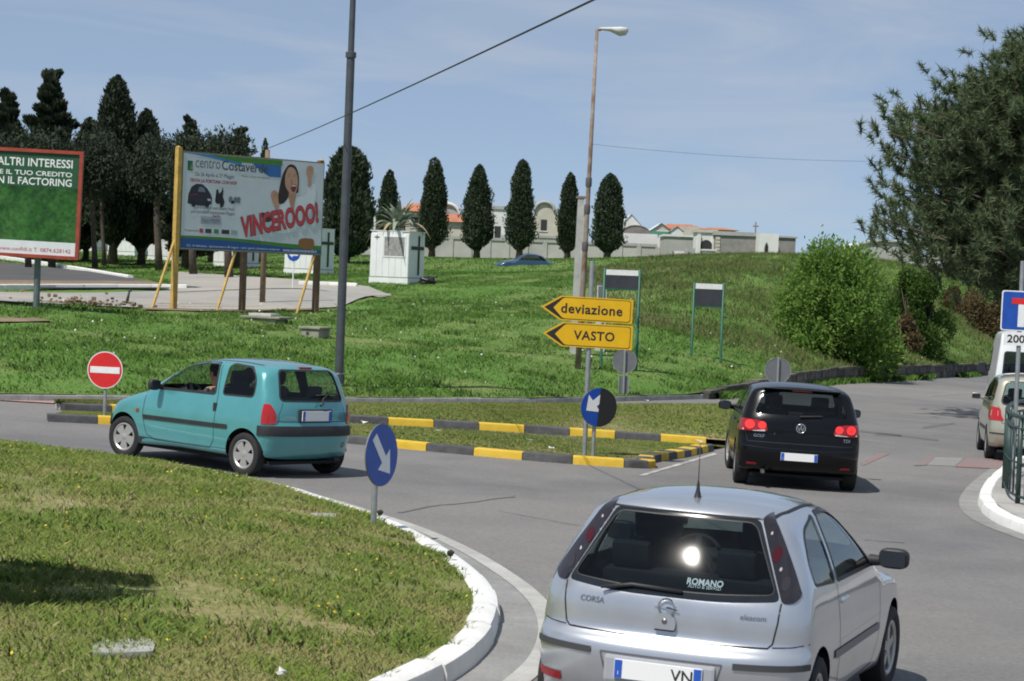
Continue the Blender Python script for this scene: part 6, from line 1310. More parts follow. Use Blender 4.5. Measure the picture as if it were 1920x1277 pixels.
# dead end sign at the right edge
b = gnd(1903, 935, .14); Yq = 32.; p = at(1903, 800, Yq); p.z = gz(p.x, Yq)+.13; t = thing('dead_end_sign', 'square blue dead end sign with 200 m plate at the right picture edge', 'road sign', p); zc = at(1912, 583, Yq).z-p.z; post(t, at(1912, 490, Yq).z-p.z, .034)
M = Matrix.Translation((at(1914, 583, Yq).x-p.x, -.05, zc))@Matrix.Rotation(R(.5), 4, 'Y')@face_matrix(R(-6)); q = rpoly([(-.30, -.30), (.30, -.30), (.30, .30), (-.30, .30)], .04); plate2(t, 'sign_plate', q, -.012, 0, M, SWHITE); plate2(t, 'sign_face', [(x*.94, y*.94) for x, y in q], 0, .003, M, SBLUE)
plate2(t, 'stem', [(-.05, -.24), (.05, -.24), (.05, .14), (-.05, .14)], .003, .006, M, SWHITE); plate2(t, 'bar', [(-.15, .10), (.15, .10), (.15, .19), (-.15, .19)], .006, .009, M, SRED)
M2 = M@Matrix.Translation((.03, -.42, 0)); sp = plate2(t, 'sub_plate', [(-.27, -.10), (.27, -.10), (.27, .10), (-.27, .10)], -.012, 0, M2, SWHITE); lettering('200 m', M2@Matrix.Translation((0, 0, .003)), SBLK, sp, width=.44, height=.12, bold=.02)
# small blue sign under the white hoarding
Yq = 84.; p = on(548, Yq); t = thing('small_blue_sign', 'small round blue sign on a white post under the white hoarding', 'road sign', p); tz_ = at(553, 478, Yq).z-p.z; MB().lathe([(.025, -.1), (.025, tz_)], 10).build('post', SWHITE, t, True); M = Matrix.Translation((0, -.04, tz_))@face_matrix(0); plate2(t, 'sign_face', disc(.25), 0, .01, M, SBLUE); plate2(t, 'arrow', rotpoly([(x*.7, y*.7) for x, y in ARROW], R(-90)), .01, .014, M, SWHITE)
# green framed boards on the bank
GREENP = pm('green_post', (.012, .10, .055), .5, var=.15, scale=6.); BOARD = pm('board_dark', (.035, .038, .050), .6, var=.2, scale=3.); 
for xl, xr, yt, ys, yb, bl, br, Yq, lab in ((1134, 1200, 505, 515, 540, 690, 695, 57.5, 'dark notice board on green posts behind the yellow panels'), (1302, 1357, 531, 541, 573, 646, 681, 65., 'smaller dark notice board on green posts alone on the bank')):
    a, c = at(xl, yt, Yq), at(xr, yt+2, Yq); t = thing('notice_board', lab, 'notice board', (a.x, Yq, tz(a.x, Yq)))
    o = Vector((a.x, Yq, tz(a.x, Yq))); w_ = c.x-a.x; s_ = CAM_F/Yq; ht = a.z-o.z
    for x in (0, w_): MB().lathe([(.04, -1.2), (.04, ht+.03), (0, ht+.04)], 10, Matrix.Translation((x, 0, 0))).build('post', GREENP, t, True)
    zs, zb = ht-(ys-yt)/s_, ht-(yb-yt)/s_; M = face_matrix(0)
    MB().box(.04, w_-.04, -.025, .015, zb, zs-.01).build('panel', BOARD, t); MB().box(.04, w_-.04, -.035, .02, zs, ht).build('header', SWHITE, t); MB().box(.04, w_-.04, -.03, .03, zb-.04, zb).build('rail', GREENP, t)
# ---- lamp posts and poles
b = on(641, 45.6); t = thing('lamp_post', 'tall dark grey tubular lamp post behind the teal car', 'lamp post', b); gm = pm('pole_grey', (.085, .095, .105), .45, .4, var=.15, scale=4.); z1 = at(666, 104, 45.6).z-b.z
MB().lathe([(.12, -.1), (.12, .25), (.095, .28), (.088, z1-.05), (.115, z1-.05), (.115, z1+.06), (.068, z1+.08), (.055, z1+3.2)], 18).build('pole', gm, t, True, sharp=30)
MB().tube([(0, 0, z1+1.5), (.35, -.05, z1+1.62), (.75, -.1, z1+1.40)], .03, 8).build('arm', gm, t, True)
mb = MB(); mb.lathe([(0, -.05), (.16, -.03), (.19, .0), (.15, .06), (0, .09)], 20, Matrix.Translation((1.06, -.12, z1+1.27))@Matrix.Scale(1.9, 4, (1, 0, 0))); mb.build('lamp_head', pm('lamp_head', (.42, .43, .43), .5), t, True)
RUST = pm('rusty_steel', (.17, .10, .065), .85, .2, scale=2.5, col2=(.33, .30, .27), bump=.3, bscale=30.)
p = on(1088, 55.6); t = thing('rusty_lamp_post', 'slim rusty lamp post with a pale head on the bank', 'lamp post', p); z1 = at(1114, 55, 55.6).z-p.z
MB().tube([(0, 0, -.4), (.06, 0, z1*.25), (.10, 0, z1*.55), (.15, 0, z1)], [.085, .075, .058, .045], 12).build('pole', RUST, t, True)
for f_ in (.36, .47, .55): MB().lathe([(.075, -.12), (.082, -.08), (.082, .08), (.07, .12)], 12, Matrix.Translation((.15*f_+.015, 0, z1*f_))).build('clamp_band', pm('band_dark', (.09, .08, .08), .7), t, True)
mb = MB(); mb.tube([(.14, 0, z1-.02), (.26, -.02, z1+.0)], .035, 8); mb.build('arm', RUST, t)
mb = MB(); M = Matrix.Translation((.54, -.06, z1+.02)); n = 16; pr = [(-.34, .03), (-.28, .055), (-.05, .085), (.2, .12), (.36, .10), (.42, .04)]
vs, fs = [], []
for x, r in pr:
    for k in range(n):
        a = 2*math.pi*k/n; z = math.sin(a)*r*(.55 if math.sin(a) > 0 else (1.5 if x > .1 else .8)); vs.append(M@Vector((x, math.cos(a)*r*1.25, z)))
fs = [(i*n+k, i*n+(k+1) % n, (i+1)*n+(k+1) % n, (i+1)*n+k) for i in range(len(pr)-1) for k in range(n)]+[tuple(range(n))[::-1], tuple((len(pr)-1)*n+k for k in range(n))]
mb.add(vs, fs).build('lamp_head', pm('lamp_head_pale', (.55, .55, .52), .5, var=.15, scale=5.), t, True)
p = on(1080, 60.); t = thing('concrete_pole', 'pale square concrete pole behind the rusty lamp post', 'pole', p); zt = at(1088, 372, 60.).z-p.z; mb = MB(); w0, w1 = .12, .09
mb.add([(-w0, -w0, -.3), (w0, -w0, -.3), (w0, w0, -.3), (-w0, w0, -.3), (-w1+.03, -w1, zt), (w1+.03, -w1, zt), (w1+.03, w1, zt), (-w1+.03, w1, zt)], [(3, 2, 1, 0), (4, 5, 6, 7), (0, 1, 5, 4), (1, 2, 6, 5), (2, 3, 7, 6), (3, 0, 4, 7)]); mb.build('shaft', pm('pole_concrete', (.40, .40, .385), .85, var=.18, scale=3., bump=.3, bscale=20.), t); MB().box(-.11, .17, -.11, .11, zt, zt+.06).build('cap', RUST, t)
p = on(1128, 62.); t = thing('meter_cabinet', 'small pale utility cabinet left of the notice board', 'cabinet', p); za = at(1128, 533, 62.).z-p.z; MB().box(-.14, .14, -.08, .08, -.2, za, bev=.01).build('box', pm('cabinet_pale', (.50, .51, .50), .6, var=.1), t); MB().box(-.15, .15, -.1, .1, za+.001, za+.03).build('lid', SGREY, t); MB().box(-.11, .11, -.085, -.079, za-.5, za-.06).build('door', SGREY, t)
# ---- cables
def cable(name, label, a, b, sag, r, n=40): 
    a, b = Vector(a), Vector(b); o = MB().tube([a+(b-a)*k/n-Vector((0, 0, sag*4*(k/n)*(1-k/n))) for k in range(n+1)], r, 6).build(name, pm('cable_black', (.012, .012, .012), .6), None, True); return tag(o, label, 'cable')
cable('overhead_cable', 'black overhead cable rising from the hoarding to the upper right', at(500, 279, 70), at(1200, -42, 17.5), .06, .011)
cable('overhead_cable', 'thin grey cable from the rusty lamp post towards the pine', at(1107, 270, 55.6), at(1660, 303, 58), .10, .0035)
p = on(492, 71.5); t = thing('timber_pole', 'timber cable pole hidden behind the white hoarding', 'pole', p); MB().tube([(0, 0, -.3), (0, 0, at(500, 281, 71.5).z-p.z)], [.10, .08], 10).build('shaft', pm('timber', (.20, .15, .10), .85, var=.25, scale=5.), t, True)
# ================================================================== POSTER HOARDINGS
YTIM = pm('yellow_timber', (.46, .30, .075), .7, var=.2, scale=4., bump=.3, bscale=12.); BTIM = pm('brown_timber', (.15, .095, .055), .8, var=.3, scale=4., bump=.3, bscale=12.)
TL_, TR_ = at(343, 284, 65.0), at(609, 303, 68.9); o = Vector((TL_.x, TL_.y, tz(TL_.x, TL_.y)))
ux = Vector((TR_.x-TL_.x, TR_.y-TL_.y, 0)); WB = ux.length; ux.normalize(); HB = 3.0; zb = at(343, 468, 65.0).z
t = thing('poster_hoarding', 'white shopping poster on a hoarding with yellow timber posts', 'billboard', o)
nz_ = ux.cross(Vector((0, 0, 1)))                       # towards the camera
MP = Matrix(((ux.x, 0, nz_.x, 0), (ux.y, 0, nz_.y, 0), (0, 1, 0, zb-o.z), (0, 0, 0, 1)))     # poster space: x along, y up, z out
def shp(name, poly, z, mat, parent, curve=False):
    if name.startswith('prize'): poly = [(x, y+.27) for x, y in poly]
    if name in ('print_hair', 'print_face', 'print_mouth', 'print_teeth', 'print_eye'): poly = [(x, y+.10) for x, y in poly]
    return MB().add([MP@Vector((x, y, z)) for x, y in poly], [tuple(range(len(poly)))]).build(name, mat, parent)
MB().box(0, WB, 0, HB, -.05, 0, MP).build('panel', pm('poster_edge', (.25, .2, .15), .8), t)
def col(name, c, r=.5): return pm('ink_'+name, c, r)
paper = pm('poster_paper', (.60, .635, .70), .6, var=.05, scale=1.4, bump=.15, bscale=2.)
pp = shp('poster', [(.03, .04), (WB-.03, .04), (WB-.03, HB-.04), (.03, HB-.04)], .004, paper, t)
sx = (WB-.06)/6.
def P2(x, y): return (.03+x*sx, y)
def poly(*pts): return [P2(x, y) for x, y in pts]
def arc(x0, x1, f, g_, n=24): xs_ = np.linspace(x0, x1, n); return [P2(x, f(x)) for x in xs_]+[P2(x, g_(x)) for x in xs_[::-1]]
z = .008
shp('blue_wave', arc(0, 2.4, lambda x: 2.955, lambda x: 2.84+.10*math.cos(x*.9)-.10*x/2.4), z, col('sky_blue', (.06, .25, .50)), pp)
shp('green_wave', arc(1.0, 4.15, lambda x: 2.955, lambda x: 2.95-.16*min(1, (x-1)/1.2)), z+.002, col('green', (.06, .21, .025)), pp)
shp('blue_block', arc(2.9, 4.1, lambda x: 2.80-.0*x, lambda x: 2.74-.33*min(1, (x-2.9)/.7), 16), z+.001, col('deep_blue', (.03, .14, .42)), pp)
shp('logo_square', poly((.17, 2.42), (.38, 2.42), (.38, 2.72), (.17, 2.72)), z, col('dark_green', (.02, .13, .10)), pp); shp('logo_square', poly((.26, 2.47), (.37, 2.47), (.37, 2.69)), z+.002, col('lime', (.25, .30, .03)), pp)
def ptxt(txt, x, y, wd, ht, c, bold=0., shear=0., rot=0., dz=.012): return lettering(txt, MP@Matrix.Translation((*P2(x, y), dz))@Matrix.Rotation(rot, 4, 'Z'), c, pp, width=wd*sx, height=ht, bold=bold, shear=shear)
GT = col('grey_text', (.15, .16, .18)); DT = col('dark_text', (.055, .07, .085)); RT = col('red_text', (.38, .012, .06)); WT = col('white_text', (.75, .77, .8))
ptxt('centro', 1.0, 2.66, 1.02, .27, GT); ptxt('Costaverde', 2.55, 2.66, 1.95, .30, DT, .012)
ptxt('Vieni a fare shopping', 3.0, 2.36, 1.2, .09, col('olive_text', (.28, .28, .10)))
ptxt('Da 26 Aprile al 27 Maggio', 1.3, 2.31, 1.6, .15, DT); ptxt('TENTA LA FORTUNA CON NOI!', 1.25, 2.13, 1.95, .11, RT, .02, .2)
# prizes: a dark car, a scooter, a small set
shp('prize_car', poly((.22, 1.15), (.24, 1.42), (.36, 1.66), (.55, 1.76), (.80, 1.76), (1.0, 1.64), (1.15, 1.48), (1.22, 1.34), (1.20, 1.16), (.95, 1.10), (.5, 1.10)), z, col('car_print', (.025, .022, .04)), pp)
for x in (.46, 1.02): shp('prize_car_wheel', [P2(x+.085*math.cos(a), 1.14+.095*math.sin(a)) for a in np.linspace(0, 6.283, 16)[:-1]], z+.003, col('print_black', (.012, .012, .015)), pp)
shp('prize_car_window', poly((.62, 1.52), (.68, 1.68), (.86, 1.66), (.94, 1.52)), z+.002, col('print_grey', (.16, .19, .25)), pp); shp('prize_car_glow', poly((.30, 1.42), (.62, 1.46), (.62, 1.43), (.30, 1.38)), z+.002, col('print_plum', (.20, .03, .06)), pp); shp('prize_car_lamp', poly((1.02, 1.33), (1.16, 1.32), (1.17, 1.26), (1.04, 1.26)), z+.002, col('print_pale', (.5, .52, .55)), pp)
shp('prize_scooter', poly((1.38, 1.62), (1.46, 1.64), (1.50, 1.50), (1.60, 1.58), (1.64, 1.72), (1.68, 1.60), (1.66, 1.42), (1.74, 1.26), (1.70, 1.12), (1.58, 1.06), (1.54, 1.20), (1.42, 1.18), (1.34, 1.26), (1.36, 1.42)), z, col('print_black', (.012, .012, .015)), pp)
for x0 in (1.92, 2.12, 2.26): shp('prize_item', poly((x0, 1.26), (x0+.12, 1.24), (x0+.16, 1.40), (x0+.06, 1.46), (x0-.02, 1.38)), z, col('print_grey', (.16, .19, .25)), pp)
shp('prize_item', poly((2.0, 1.22), (2.16, 1.22), (2.12, 1.32), (2.04, 1.32)), z+.002, col('print_black', (.012, .012, .015)), pp)
ptxt('...e il 2 Giugno estrazione finale', 1.3, 1.31, 1.75, .13, GT); ptxt('per incredibili superpremi Maggio', 1.28, 1.17, 1.8, .13, GT)
shp('grey_box', poly((.78, .82), (1.62, .82), (1.62, 1.05), (.78, 1.05)), z, col('print_lilac', (.36, .39, .46)), pp); ptxt('Punti PREMI', 1.2, .92, .7, .12, col('print_grey', (.16, .19, .25)), dz=.014); ptxt('GRATIS', 1.42, 1.07, .32, .06, RT, .02, dz=.014)
ptxt('Promozione valida', .42, .60, .55, .07, GT)
for x0, x1, c in ((.74, .90, (.42, .06, .10)), (.98, 1.24, (.05, .05, .07)), (1.34, 1.54, (.06, .22, .09)), (1.66, 1.98, (.03, .03, .04)), (2.06, 2.32, (.30, .40, .38))): shp('sponsor_mark', poly((x0, .54), (x1, .54), (x1, .67), (x0, .67)), z, col('sponsor_%d' % int(x0*100), c), pp)
# bottom waves
shp('green_band', arc(0, 6, lambda x: .43-.016*x+.03*math.sin(x*.9), lambda x: .05), z, col('green', (.06, .21, .025)), pp)
shp('blue_band', arc(0, 6, lambda x: .36-.028*x+.03*math.sin(x*.9), lambda x: .05), z+.002, col('band_blue', (.018, .085, .30)), pp)
ptxt('S.S. 16 Adriatica - Ipermercato e 50 negozi - tutti i giorni, domenica compresa', 2.2, .13, 3.9, .085, WT, dz=.014); ptxt('www.centrocostaverde.it', 5.05, .13, 1.5, .10, WT, .01, dz=.014)
# the cheering woman, printed flat
SKIN = col('print_skin', (.55, .30, .21)); HAIR = col('print_hair', (.028, .016, .014)); SHIRT = col('print_shirt', (.72, .74, .80))
def bl(name, c, mat, dz, **k): return shp(name, [P2(x, y) for x, y in smoothloop([(x, y, 0, 0) for x, y in c], 40)[:, :2]], dz, mat, pp)
bl('print_shirt', [(3.7, .75), (3.85, 1.15), (4.15, 1.55), (4.55, 1.78), (5.0, 1.85), (5.25, 1.95), (5.35, 2.25), (5.62, 2.28), (5.66, 1.8), (5.45, 1.35), (5.1, 1.0), (4.6, .7)], SHIRT, z+.001)
bl('print_hair', [(4.02, 1.50), (4.06, 2.0), (4.22, 2.5), (4.45, 2.74), (4.70, 2.72), (4.86, 2.50), (4.90, 2.1), (4.86, 1.85), (4.6, 1.9), (4.45, 1.7), (4.25, 1.50)], HAIR, z+.003)
bl('print_face', [(4.30, 2.10), (4.30, 2.42), (4.45, 2.66), (4.68, 2.62), (4.82, 2.38), (4.84, 2.05), (4.74, 1.82), (4.55, 1.82), (4.40, 1.94)], SKIN, z+.005)
bl('print_neck', [(4.48, 1.95), (4.78, 1.95), (4.74, 1.6), (4.70, 1.22), (4.60, 1.45), (4.50, 1.7)], col('print_neck', (.46, .24, .16)), z+.004)
bl('print_mouth', [(4.54, 2.06), (4.66, 2.13), (4.78, 2.10), (4.76, 1.95), (4.66, 1.88), (4.58, 1.94)], col('print_mouth', (.20, .03, .04)), z+.007); shp('print_teeth', poly((4.57, 2.07), (4.66, 2.115), (4.765, 2.09), (4.75, 2.06), (4.66, 2.075), (4.58, 2.045)), z+.009, col('print_teeth', (.75, .75, .75)), pp)
for x0, y0, w_ in ((4.40, 2.36, .10), (4.63, 2.38, .10)): shp('print_eye', poly((x0, y0), (x0+w_/2, y0+.028), (x0+w_, y0), (x0+w_/2, y0+.008)), z+.007, HAIR, pp)
bl('print_fist', [(3.72, 1.72), (3.70, 1.90), (3.82, 2.0), (3.98, 1.94), (4.02, 1.72), (4.06, 1.45), (3.96, 1.28), (3.88, 1.45)], SKIN, z+.005)
bl('print_fist', [(5.22, 2.62), (5.24, 2.80), (5.38, 2.86), (5.52, 2.80), (5.52, 2.62), (5.46, 2.45), (5.46, 2.22), (5.32, 2.18), (5.30, 2.42)], SKIN, z+.005)
shp('print_dish', poly((3.30, 1.28), (3.85, 1.25), (3.80, 1.08), (3.66, .98), (3.46, .98), (3.36, 1.1)), z+.002, col('print_dish', (.09, .035, .03)), pp)
for fx, fy in ((3.74, 1.80), (5.26, 2.70)):
    for k in range(3): shp('print_finger', poly((fx+.07+.07*k, fy+.13), (fx+.085+.07*k, fy+.13), (fx+.08+.07*k, fy-.02), (fx+.065+.07*k, fy-.02)), z+.008, col('print_shade', (.36, .17, .11)), pp)
shp('print_nose', poly((4.555, 2.38), (4.59, 2.36), (4.62, 2.25), (4.57, 2.235), (4.545, 2.26)), z+.007, col('print_shade', (.36, .17, .11)), pp); shp('print_brow', poly((4.37, 2.52), (4.45, 2.555), (4.53, 2.53), (4.45, 2.54)), z+.007, HAIR, pp); shp('print_brow', poly((4.63, 2.54), (4.70, 2.56), (4.78, 2.52), (4.70, 2.545)), z+.007, HAIR, pp)
bl('print_card', [(4.98, .40), (5.05, .50), (5.6, .52), (5.66, .48), (5.64, .20), (5.15, .20), (5.02, .26)], col('print_card', (.28, .12, .035)), z+.002)
VR = R(11.5)
for dz_, bd, c in ((.016, .095, col('print_outline', (.22, .20, .19))), (.019, .065, col('print_red', (.42, .016, .035))), (.022, .015, col('print_red_hi', (.62, .06, .08)))): ptxt('VINCEROOO!', 4.15, 1.08, 3.3+bd*1.2, .60+bd, c, bd*.6, .12, VR, dz_)
# timber: posts, braces, rails
for x, h0, h1, mt, w_ in ((-.10, -(zb-o.z), HB+.10, YTIM, .07), (2.55, None, .1, BTIM, .075), (WB-.06, None, HB+.06, BTIM, .08)):
    q = MP@Vector((x, 0, 0)); wz = tz(o.x+q.x, o.y+q.y)-o.z; y0 = wz-(zb-o.z)-.2
    MB().box(x-w_, x+w_, y0, h1, -.22 if x > 0 else -.16, -.052 if x > 0 else .02, MP).build('post', mt, t)
    MB().lathe([(.0, .05), (.07, .02), (.09, 0)], 8, MP@Matrix.Translation((x, h1+.002, -.1))@Matrix.Rotation(R(-90), 4, 'X')).build('post_cap', YTIM, t)
for x, xo in ((-.10, -1.0), (2.3, -1.0), (WB-.1, -1.0)):
    a = MP@Vector((x, .35, -.1)); b_ = MP@Vector((x+xo*1.05, 0, .25)); wz = tz(o.x+b_.x, o.y+b_.y)-o.z; b_.z = wz-.1; MB().tube([a, b_], .05, 6).build('brace', YTIM, t)
for y in (.3, 1.5, 2.7): MB().box(0, WB, y-.06, y+.06, -.13, -.051, MP).build('rail', BTIM, t)
# left hoarding: turf photograph in a red frame
Yq = 58.; a = at(157, 278, Yq); bz = at(157, 481, Yq).z; o = Vector((a.x-6.0, Yq, tz(a.x-1, Yq))); t = thing('poster_hoarding', 'green turf poster in a red metal frame at the left picture edge', 'billboard', o); M = Matrix.Translation((0, 0, bz-o.z))@Matrix.Rotation(R(1.0), 4, 'Y')@face_matrix(R(-2)); HB2 = a.z-bz
FR = pm('frame_red', (.33, .05, .028), .5, var=.2, scale=3.)
MB().box(.05, 5.95, .05, HB2-.05, -.06, 0, M).build('panel', SGREY, t)
for nm, q in (('frame', (0, 6, HB2-.09, HB2)), ('frame', (0, 6, 0, .09)), ('frame', (0, .09, .092, HB2-.092)), ('frame', (5.91, 6, .092, HB2-.092))): MB().box(*q, -.08, .06, M).build(nm, FR, t)
tm = ground_mat('poster_turf', [(.012, .055, .014), (.030, .115, .022), (.055, .15, .04)], (2.2, 1.2), 0., 5., .5, (9., .45)); tb = t.name
MB().box(.09, 5.91, .45, HB2-.09, .004, .008, M).build('turf_print', tm, t)
MB().box(.09, 5.91, HB2-1.02, HB2-.09, .009, .011, M).build('dark_print', pm('ink_forest', (.012, .062, .036), .5, scale=2., col2=(.016, .085, .035)), t)
MB().box(.09, 5.91, .09, .45, .004, .009, M).build('white_strip', pm('poster_white', (.66, .68, .72), .5, var=.04, bump=.1, bscale=3.), t)
for txt, y, w_, h_ in (('DIAMO CREDITO AI VOSTRI ALTRI INTERESSI', HB2-.36, 5.7, .225), ('SIAMO QUI PER ANTICIPARE IL TUO CREDITO', HB2-.66, 4.9, .15), ('CHI SCEGLIE CON IL FACTORING', HB2-.87, 4.0, .20)): 
    lettering(txt, M@Matrix.Translation((5.72-w_/2, y, .014)), SWHITE, t, width=w_, height=h_, bold=.014, split=True)
lettering('www.confidi.it T. 0874.628142', M@Matrix.Translation((4.78, .22, .014)), pm('ink_red', (.50, .10, .13), .5), t, width=2.0, height=.105)
for px in (68, -160):
    q = at(px, 500, Yq); x = q.x-o.x; MB().lathe([(.09, -.5), (.09, bz-o.z+2.4)], 14, Matrix.Translation((x, .16, tz(q.x, Yq)-o.z))).build('post', pm('post_bluegrey', (.14, .17, .185), .5, .4, var=.15), t, True)
# ================================================================== KIOSKS WITH CROSSES, AGAVE
WB_ = pm('kiosk_white', (.72, .73, .74), .6, var=.05, scale=2., coord='World'); KSTONE = pm('kiosk_stone', (.20, .20, .20), .9, scale=9., col2=(.34, .34, .33), bump=.4, bscale=30.); KDK = pm('kiosk_dark', (.03, .035, .03), .7)
def kiosk(label, px, py_base, Y, yaw, stone=True, w=1.78, h=2.2, grp='white kiosks on the grass'):
    p = on(px, Y); t = thing('kiosk', label, 'kiosk', p, yaw, grp); p0 = .22
    MB().box(-w/2+.02, w/2-.02, -w/2+.02, w/2-.02, p0, h).build('carcass', WB_, t); MB().box(-w/2-.02, w/2+.02, -w/2-.02, w/2+.02, -.15, p0-.02).build('plinth', WB_, t); MB().box(-w/2, w/2, -w/2, w/2, p0-.02, p0).build('shadow_gap', KDK, t)
    n = 6; bw = w/n
    for k in range(n):
        x0 = -w/2+k*bw; top = h-(.0 if 0 < k < n-1 else .12)
        MB().box(x0+.006, x0+bw-.006, -w/2-.012, -w/2+.019, p0+.01, top).build('board', WB_, t)
        MB().box(w/2-.019, w/2+.012, x0+.006, x0+bw-.006, p0+.01, h).build('board', WB_, t)
    if stone:
        MB().box(-w*.13, w*.40, -w/2-.03, -w/2-.013, h*.52, h*.88, bev=.008).build('stone_panel', KSTONE, t); fr = w*.13
        for q in ((-w*.16, w*.43, h*.885, h*.91), (-w*.16, w*.43, h*.49, h*.515), (-w*.16, -w*.132, h*.516, h*.884), (w*.402, w*.43, h*.516, h*.884)): MB().box(q[0], q[1], -w/2-.034, -w/2-.013, q[2], q[3]).build('panel_frame', WB_, t)
    for q in ((-w*.40, -w*.27, h*.865, h*.885), (-w*.345, -w*.325, h*.83, h*.92)): MB().box(q[0], q[1], -w/2-.02, -w/2-.012, q[2], q[3]+(.002 if q[1] > -w*.3 else 0)).build('small_cross', KDK, t)
    MB().box(w/2+.013, w/2+.05, -w*.06+.25, w*.02+.25, h*.16, h*.93).build('cross_upright', KDK, t); MB().box(w/2+.013, w/2+.055, -w*.40+.1, w*.36+.1, h*.655, h*.72).build('cross_arm', pm('kiosk_moss', (.03, .05, .025), .8), t)
    MB().box(-w/2-.03, w/2+.03, -w/2-.03, w/2+.03, h, h+.03).build('lid', WB_, t); return p
pk = kiosk('white kiosk with agave growing on its top, nearest of the kiosks', 742, 527, 93, R(-20))
kiosk('white kiosk with a dark side cross, half hidden by the right end of the hoarding', 577, 512, 105, R(-22), False)
kiosk('white kiosk under the middle of the white hoarding', 440, 498, 115, R(-20), False)
kiosk('white kiosk with grey stone panel left of the white hoarding', 315, 486, 121, R(-18))
kiosk('white kiosk behind the trunks of the tallest cypress', 236, 477, 131, R(-15), False)
kiosk('white kiosk just right of the green hoarding edge', 164, 468, 139, R(-15), False)
def agave(p, z):
    g = np.random.default_rng(3); t = thing('agave_plant', 'spiky grey green agave on top of the nearest white kiosk', 'plant', (p.x, p.y, p.z+z)); AM = pm('agave_leaf', (.17, .22, .16), .6, var=.25, scale=3., col2=(.27, .31, .23)); AD = pm('agave_dry', (.30, .25, .15), .8, var=.2, scale=3.)
    MB().lathe([(.0, 0), (.34, .0), (.30, .12), (.12, .22), (0, .25)], 14).build('heart', AM, t, True)
    for k in range(44):
        a = k*2.399+g.uniform(-.2, .2); el = R(80-62*(k/44)+g.uniform(-8, 8)); L = 1.35*g.uniform(.8, 1.25)*(1 if k < 34 else 1.15); n = 7; vs, fs = [], []
        for i in range(n+1):
            u = i/n; e = el-(.25+.5*(k/44))*u*u; r = L*u*math.cos(el-.15*u); zz = L*u*math.sin(e); wd = .115*math.sin((.18+.82*u)*math.pi)**.7*(1-.15*u)+.004; c, s = math.cos(a), math.sin(a)
            vs += [(r*c-s*wd, r*s+c*wd, zz+.10+.35*wd), (r*c, r*s, zz+.10), (r*c+s*wd, r*s-c*wd, zz+.10+.35*wd)]
        for i in range(n): j = 3*i; fs += [(j, j+1, j+4, j+3), (j+1, j+2, j+5, j+4)]
        MB().add(vs, fs).build('leaf', AD if k > 37 else AM, t, True)
agave(pk, 2.23)
# ---- loose things on the ground
CB = pm('concrete_block', (.25, .24, .20), .9, var=.25, scale=3., bump=.4, bscale=16.)
p = hitT(497, 603); t = thing('concrete_slab_stack', 'weathered concrete block with pale slab on top in front of the hoarding', 'concrete block', (p.x, p.y, p.z), R(-24)); MB().box(-.42, .55, -.35, .35, -.25, .10, bev=.015).build('base_block', CB, t); MB().box(-.62, .72, -.42, .42, .102, .16, bev=.012).build('slab', CB, t); MB().box(-.40, .35, -.28, .22, .162, .24, bev=.012).build('pale_slab', pm('pale_slab', (.46, .46, .44), .85, var=.1), t)
p = hitT(594, 632); t = thing('concrete_block', 'small hollow concrete block left of the grey lamp post', 'concrete block', (p.x, p.y, p.z), R(-28)); MB().box(-.34, .24, -.28, .28, -.2, .22, bev=.02).build('block', CB, t); MB().box(-.40, .30, -.33, .33, .222, .28, bev=.012).build('cap', CB, t); MB().box(-.16, -.08, -.29, -.281, .06, .14).build('hole_shade', KDK, t)  # dark plate on the face paints the shade inside a hole
def slab(px, py, wx, wy, lab, rot):
    p = rb_pt(px, py); zz = p.z; g = np.random.default_rng(int(px)); pts = [(sx_*wx*(1+.06*g.normal()), sy_*wy*(1+.06*g.normal())) for sx_, sy_ in ((-1, -1), (-.2, -1.05), (1, -.95), (1.04, .1), (.95, 1), (-.1, .96), (-1.05, .9))]
    o = MB().prism(rpoly(pts, .03), -.05, .004).build('stone_slab', pm('slab_stone', (.34, .34, .31), .9, var=.2, scale=6., bump=.4, bscale=20.), None); o.location = (p.x, p.y, zz+.012); o.rotation_euler = (0, 0, rot); tag(o, lab, 'stone slab')
slab(235, 1214, .175, .24, 'flat grey stone slab set in the roundabout turf at lower left', .2); slab(607, 968, .12, .14, 'small pale stone slab in the turf left of the near blue arrow sign', .1)
p = on(800, 92); t = thing('bin_bag', 'black bin bag lying beside the nearest white kiosk', 'bag', p); bm = bmesh.new(); bmesh.ops.create_icosphere(bm, subdivisions=3, radius=1)
for v in bm.verts: c = v.co; f = 1+.22*math.sin(c.x*5+1)*math.sin(c.y*4)+.15*math.sin(c.z*7+c.x*3); v.co = Vector((c.x*.36*f, c.y*.25*f, max(0, c.z*.20*f+.14)))
me = bpy.data.meshes.new('bag'); bm.to_mesh(me); bm.free(); link('sack', me, pm('bin_bag', (.012, .012, .014), .35), t, True); MB().tube([(.2, 0, .25), (.34, .02, .36), (.42, .0, .33)], [.05, .03, .05], 7).build('knot', MATS['bin_bag'], t, True)
p = on(236, 66); t = thing('bollard', 'short leaning black post at the edge of the upper lane', 'bollard', p, 0); MB().tube([(0, 0, -.1), (.06, 0, .22), (.10, 0, .42)], [.05, .045, .03], 8).build('stump', KDK, t, True); MB().lathe([(.0, .06), (.06, .03), (.05, -.02)], 8, Matrix.Translation((.12, 0, .44))).build('cap', KDK, t, True)
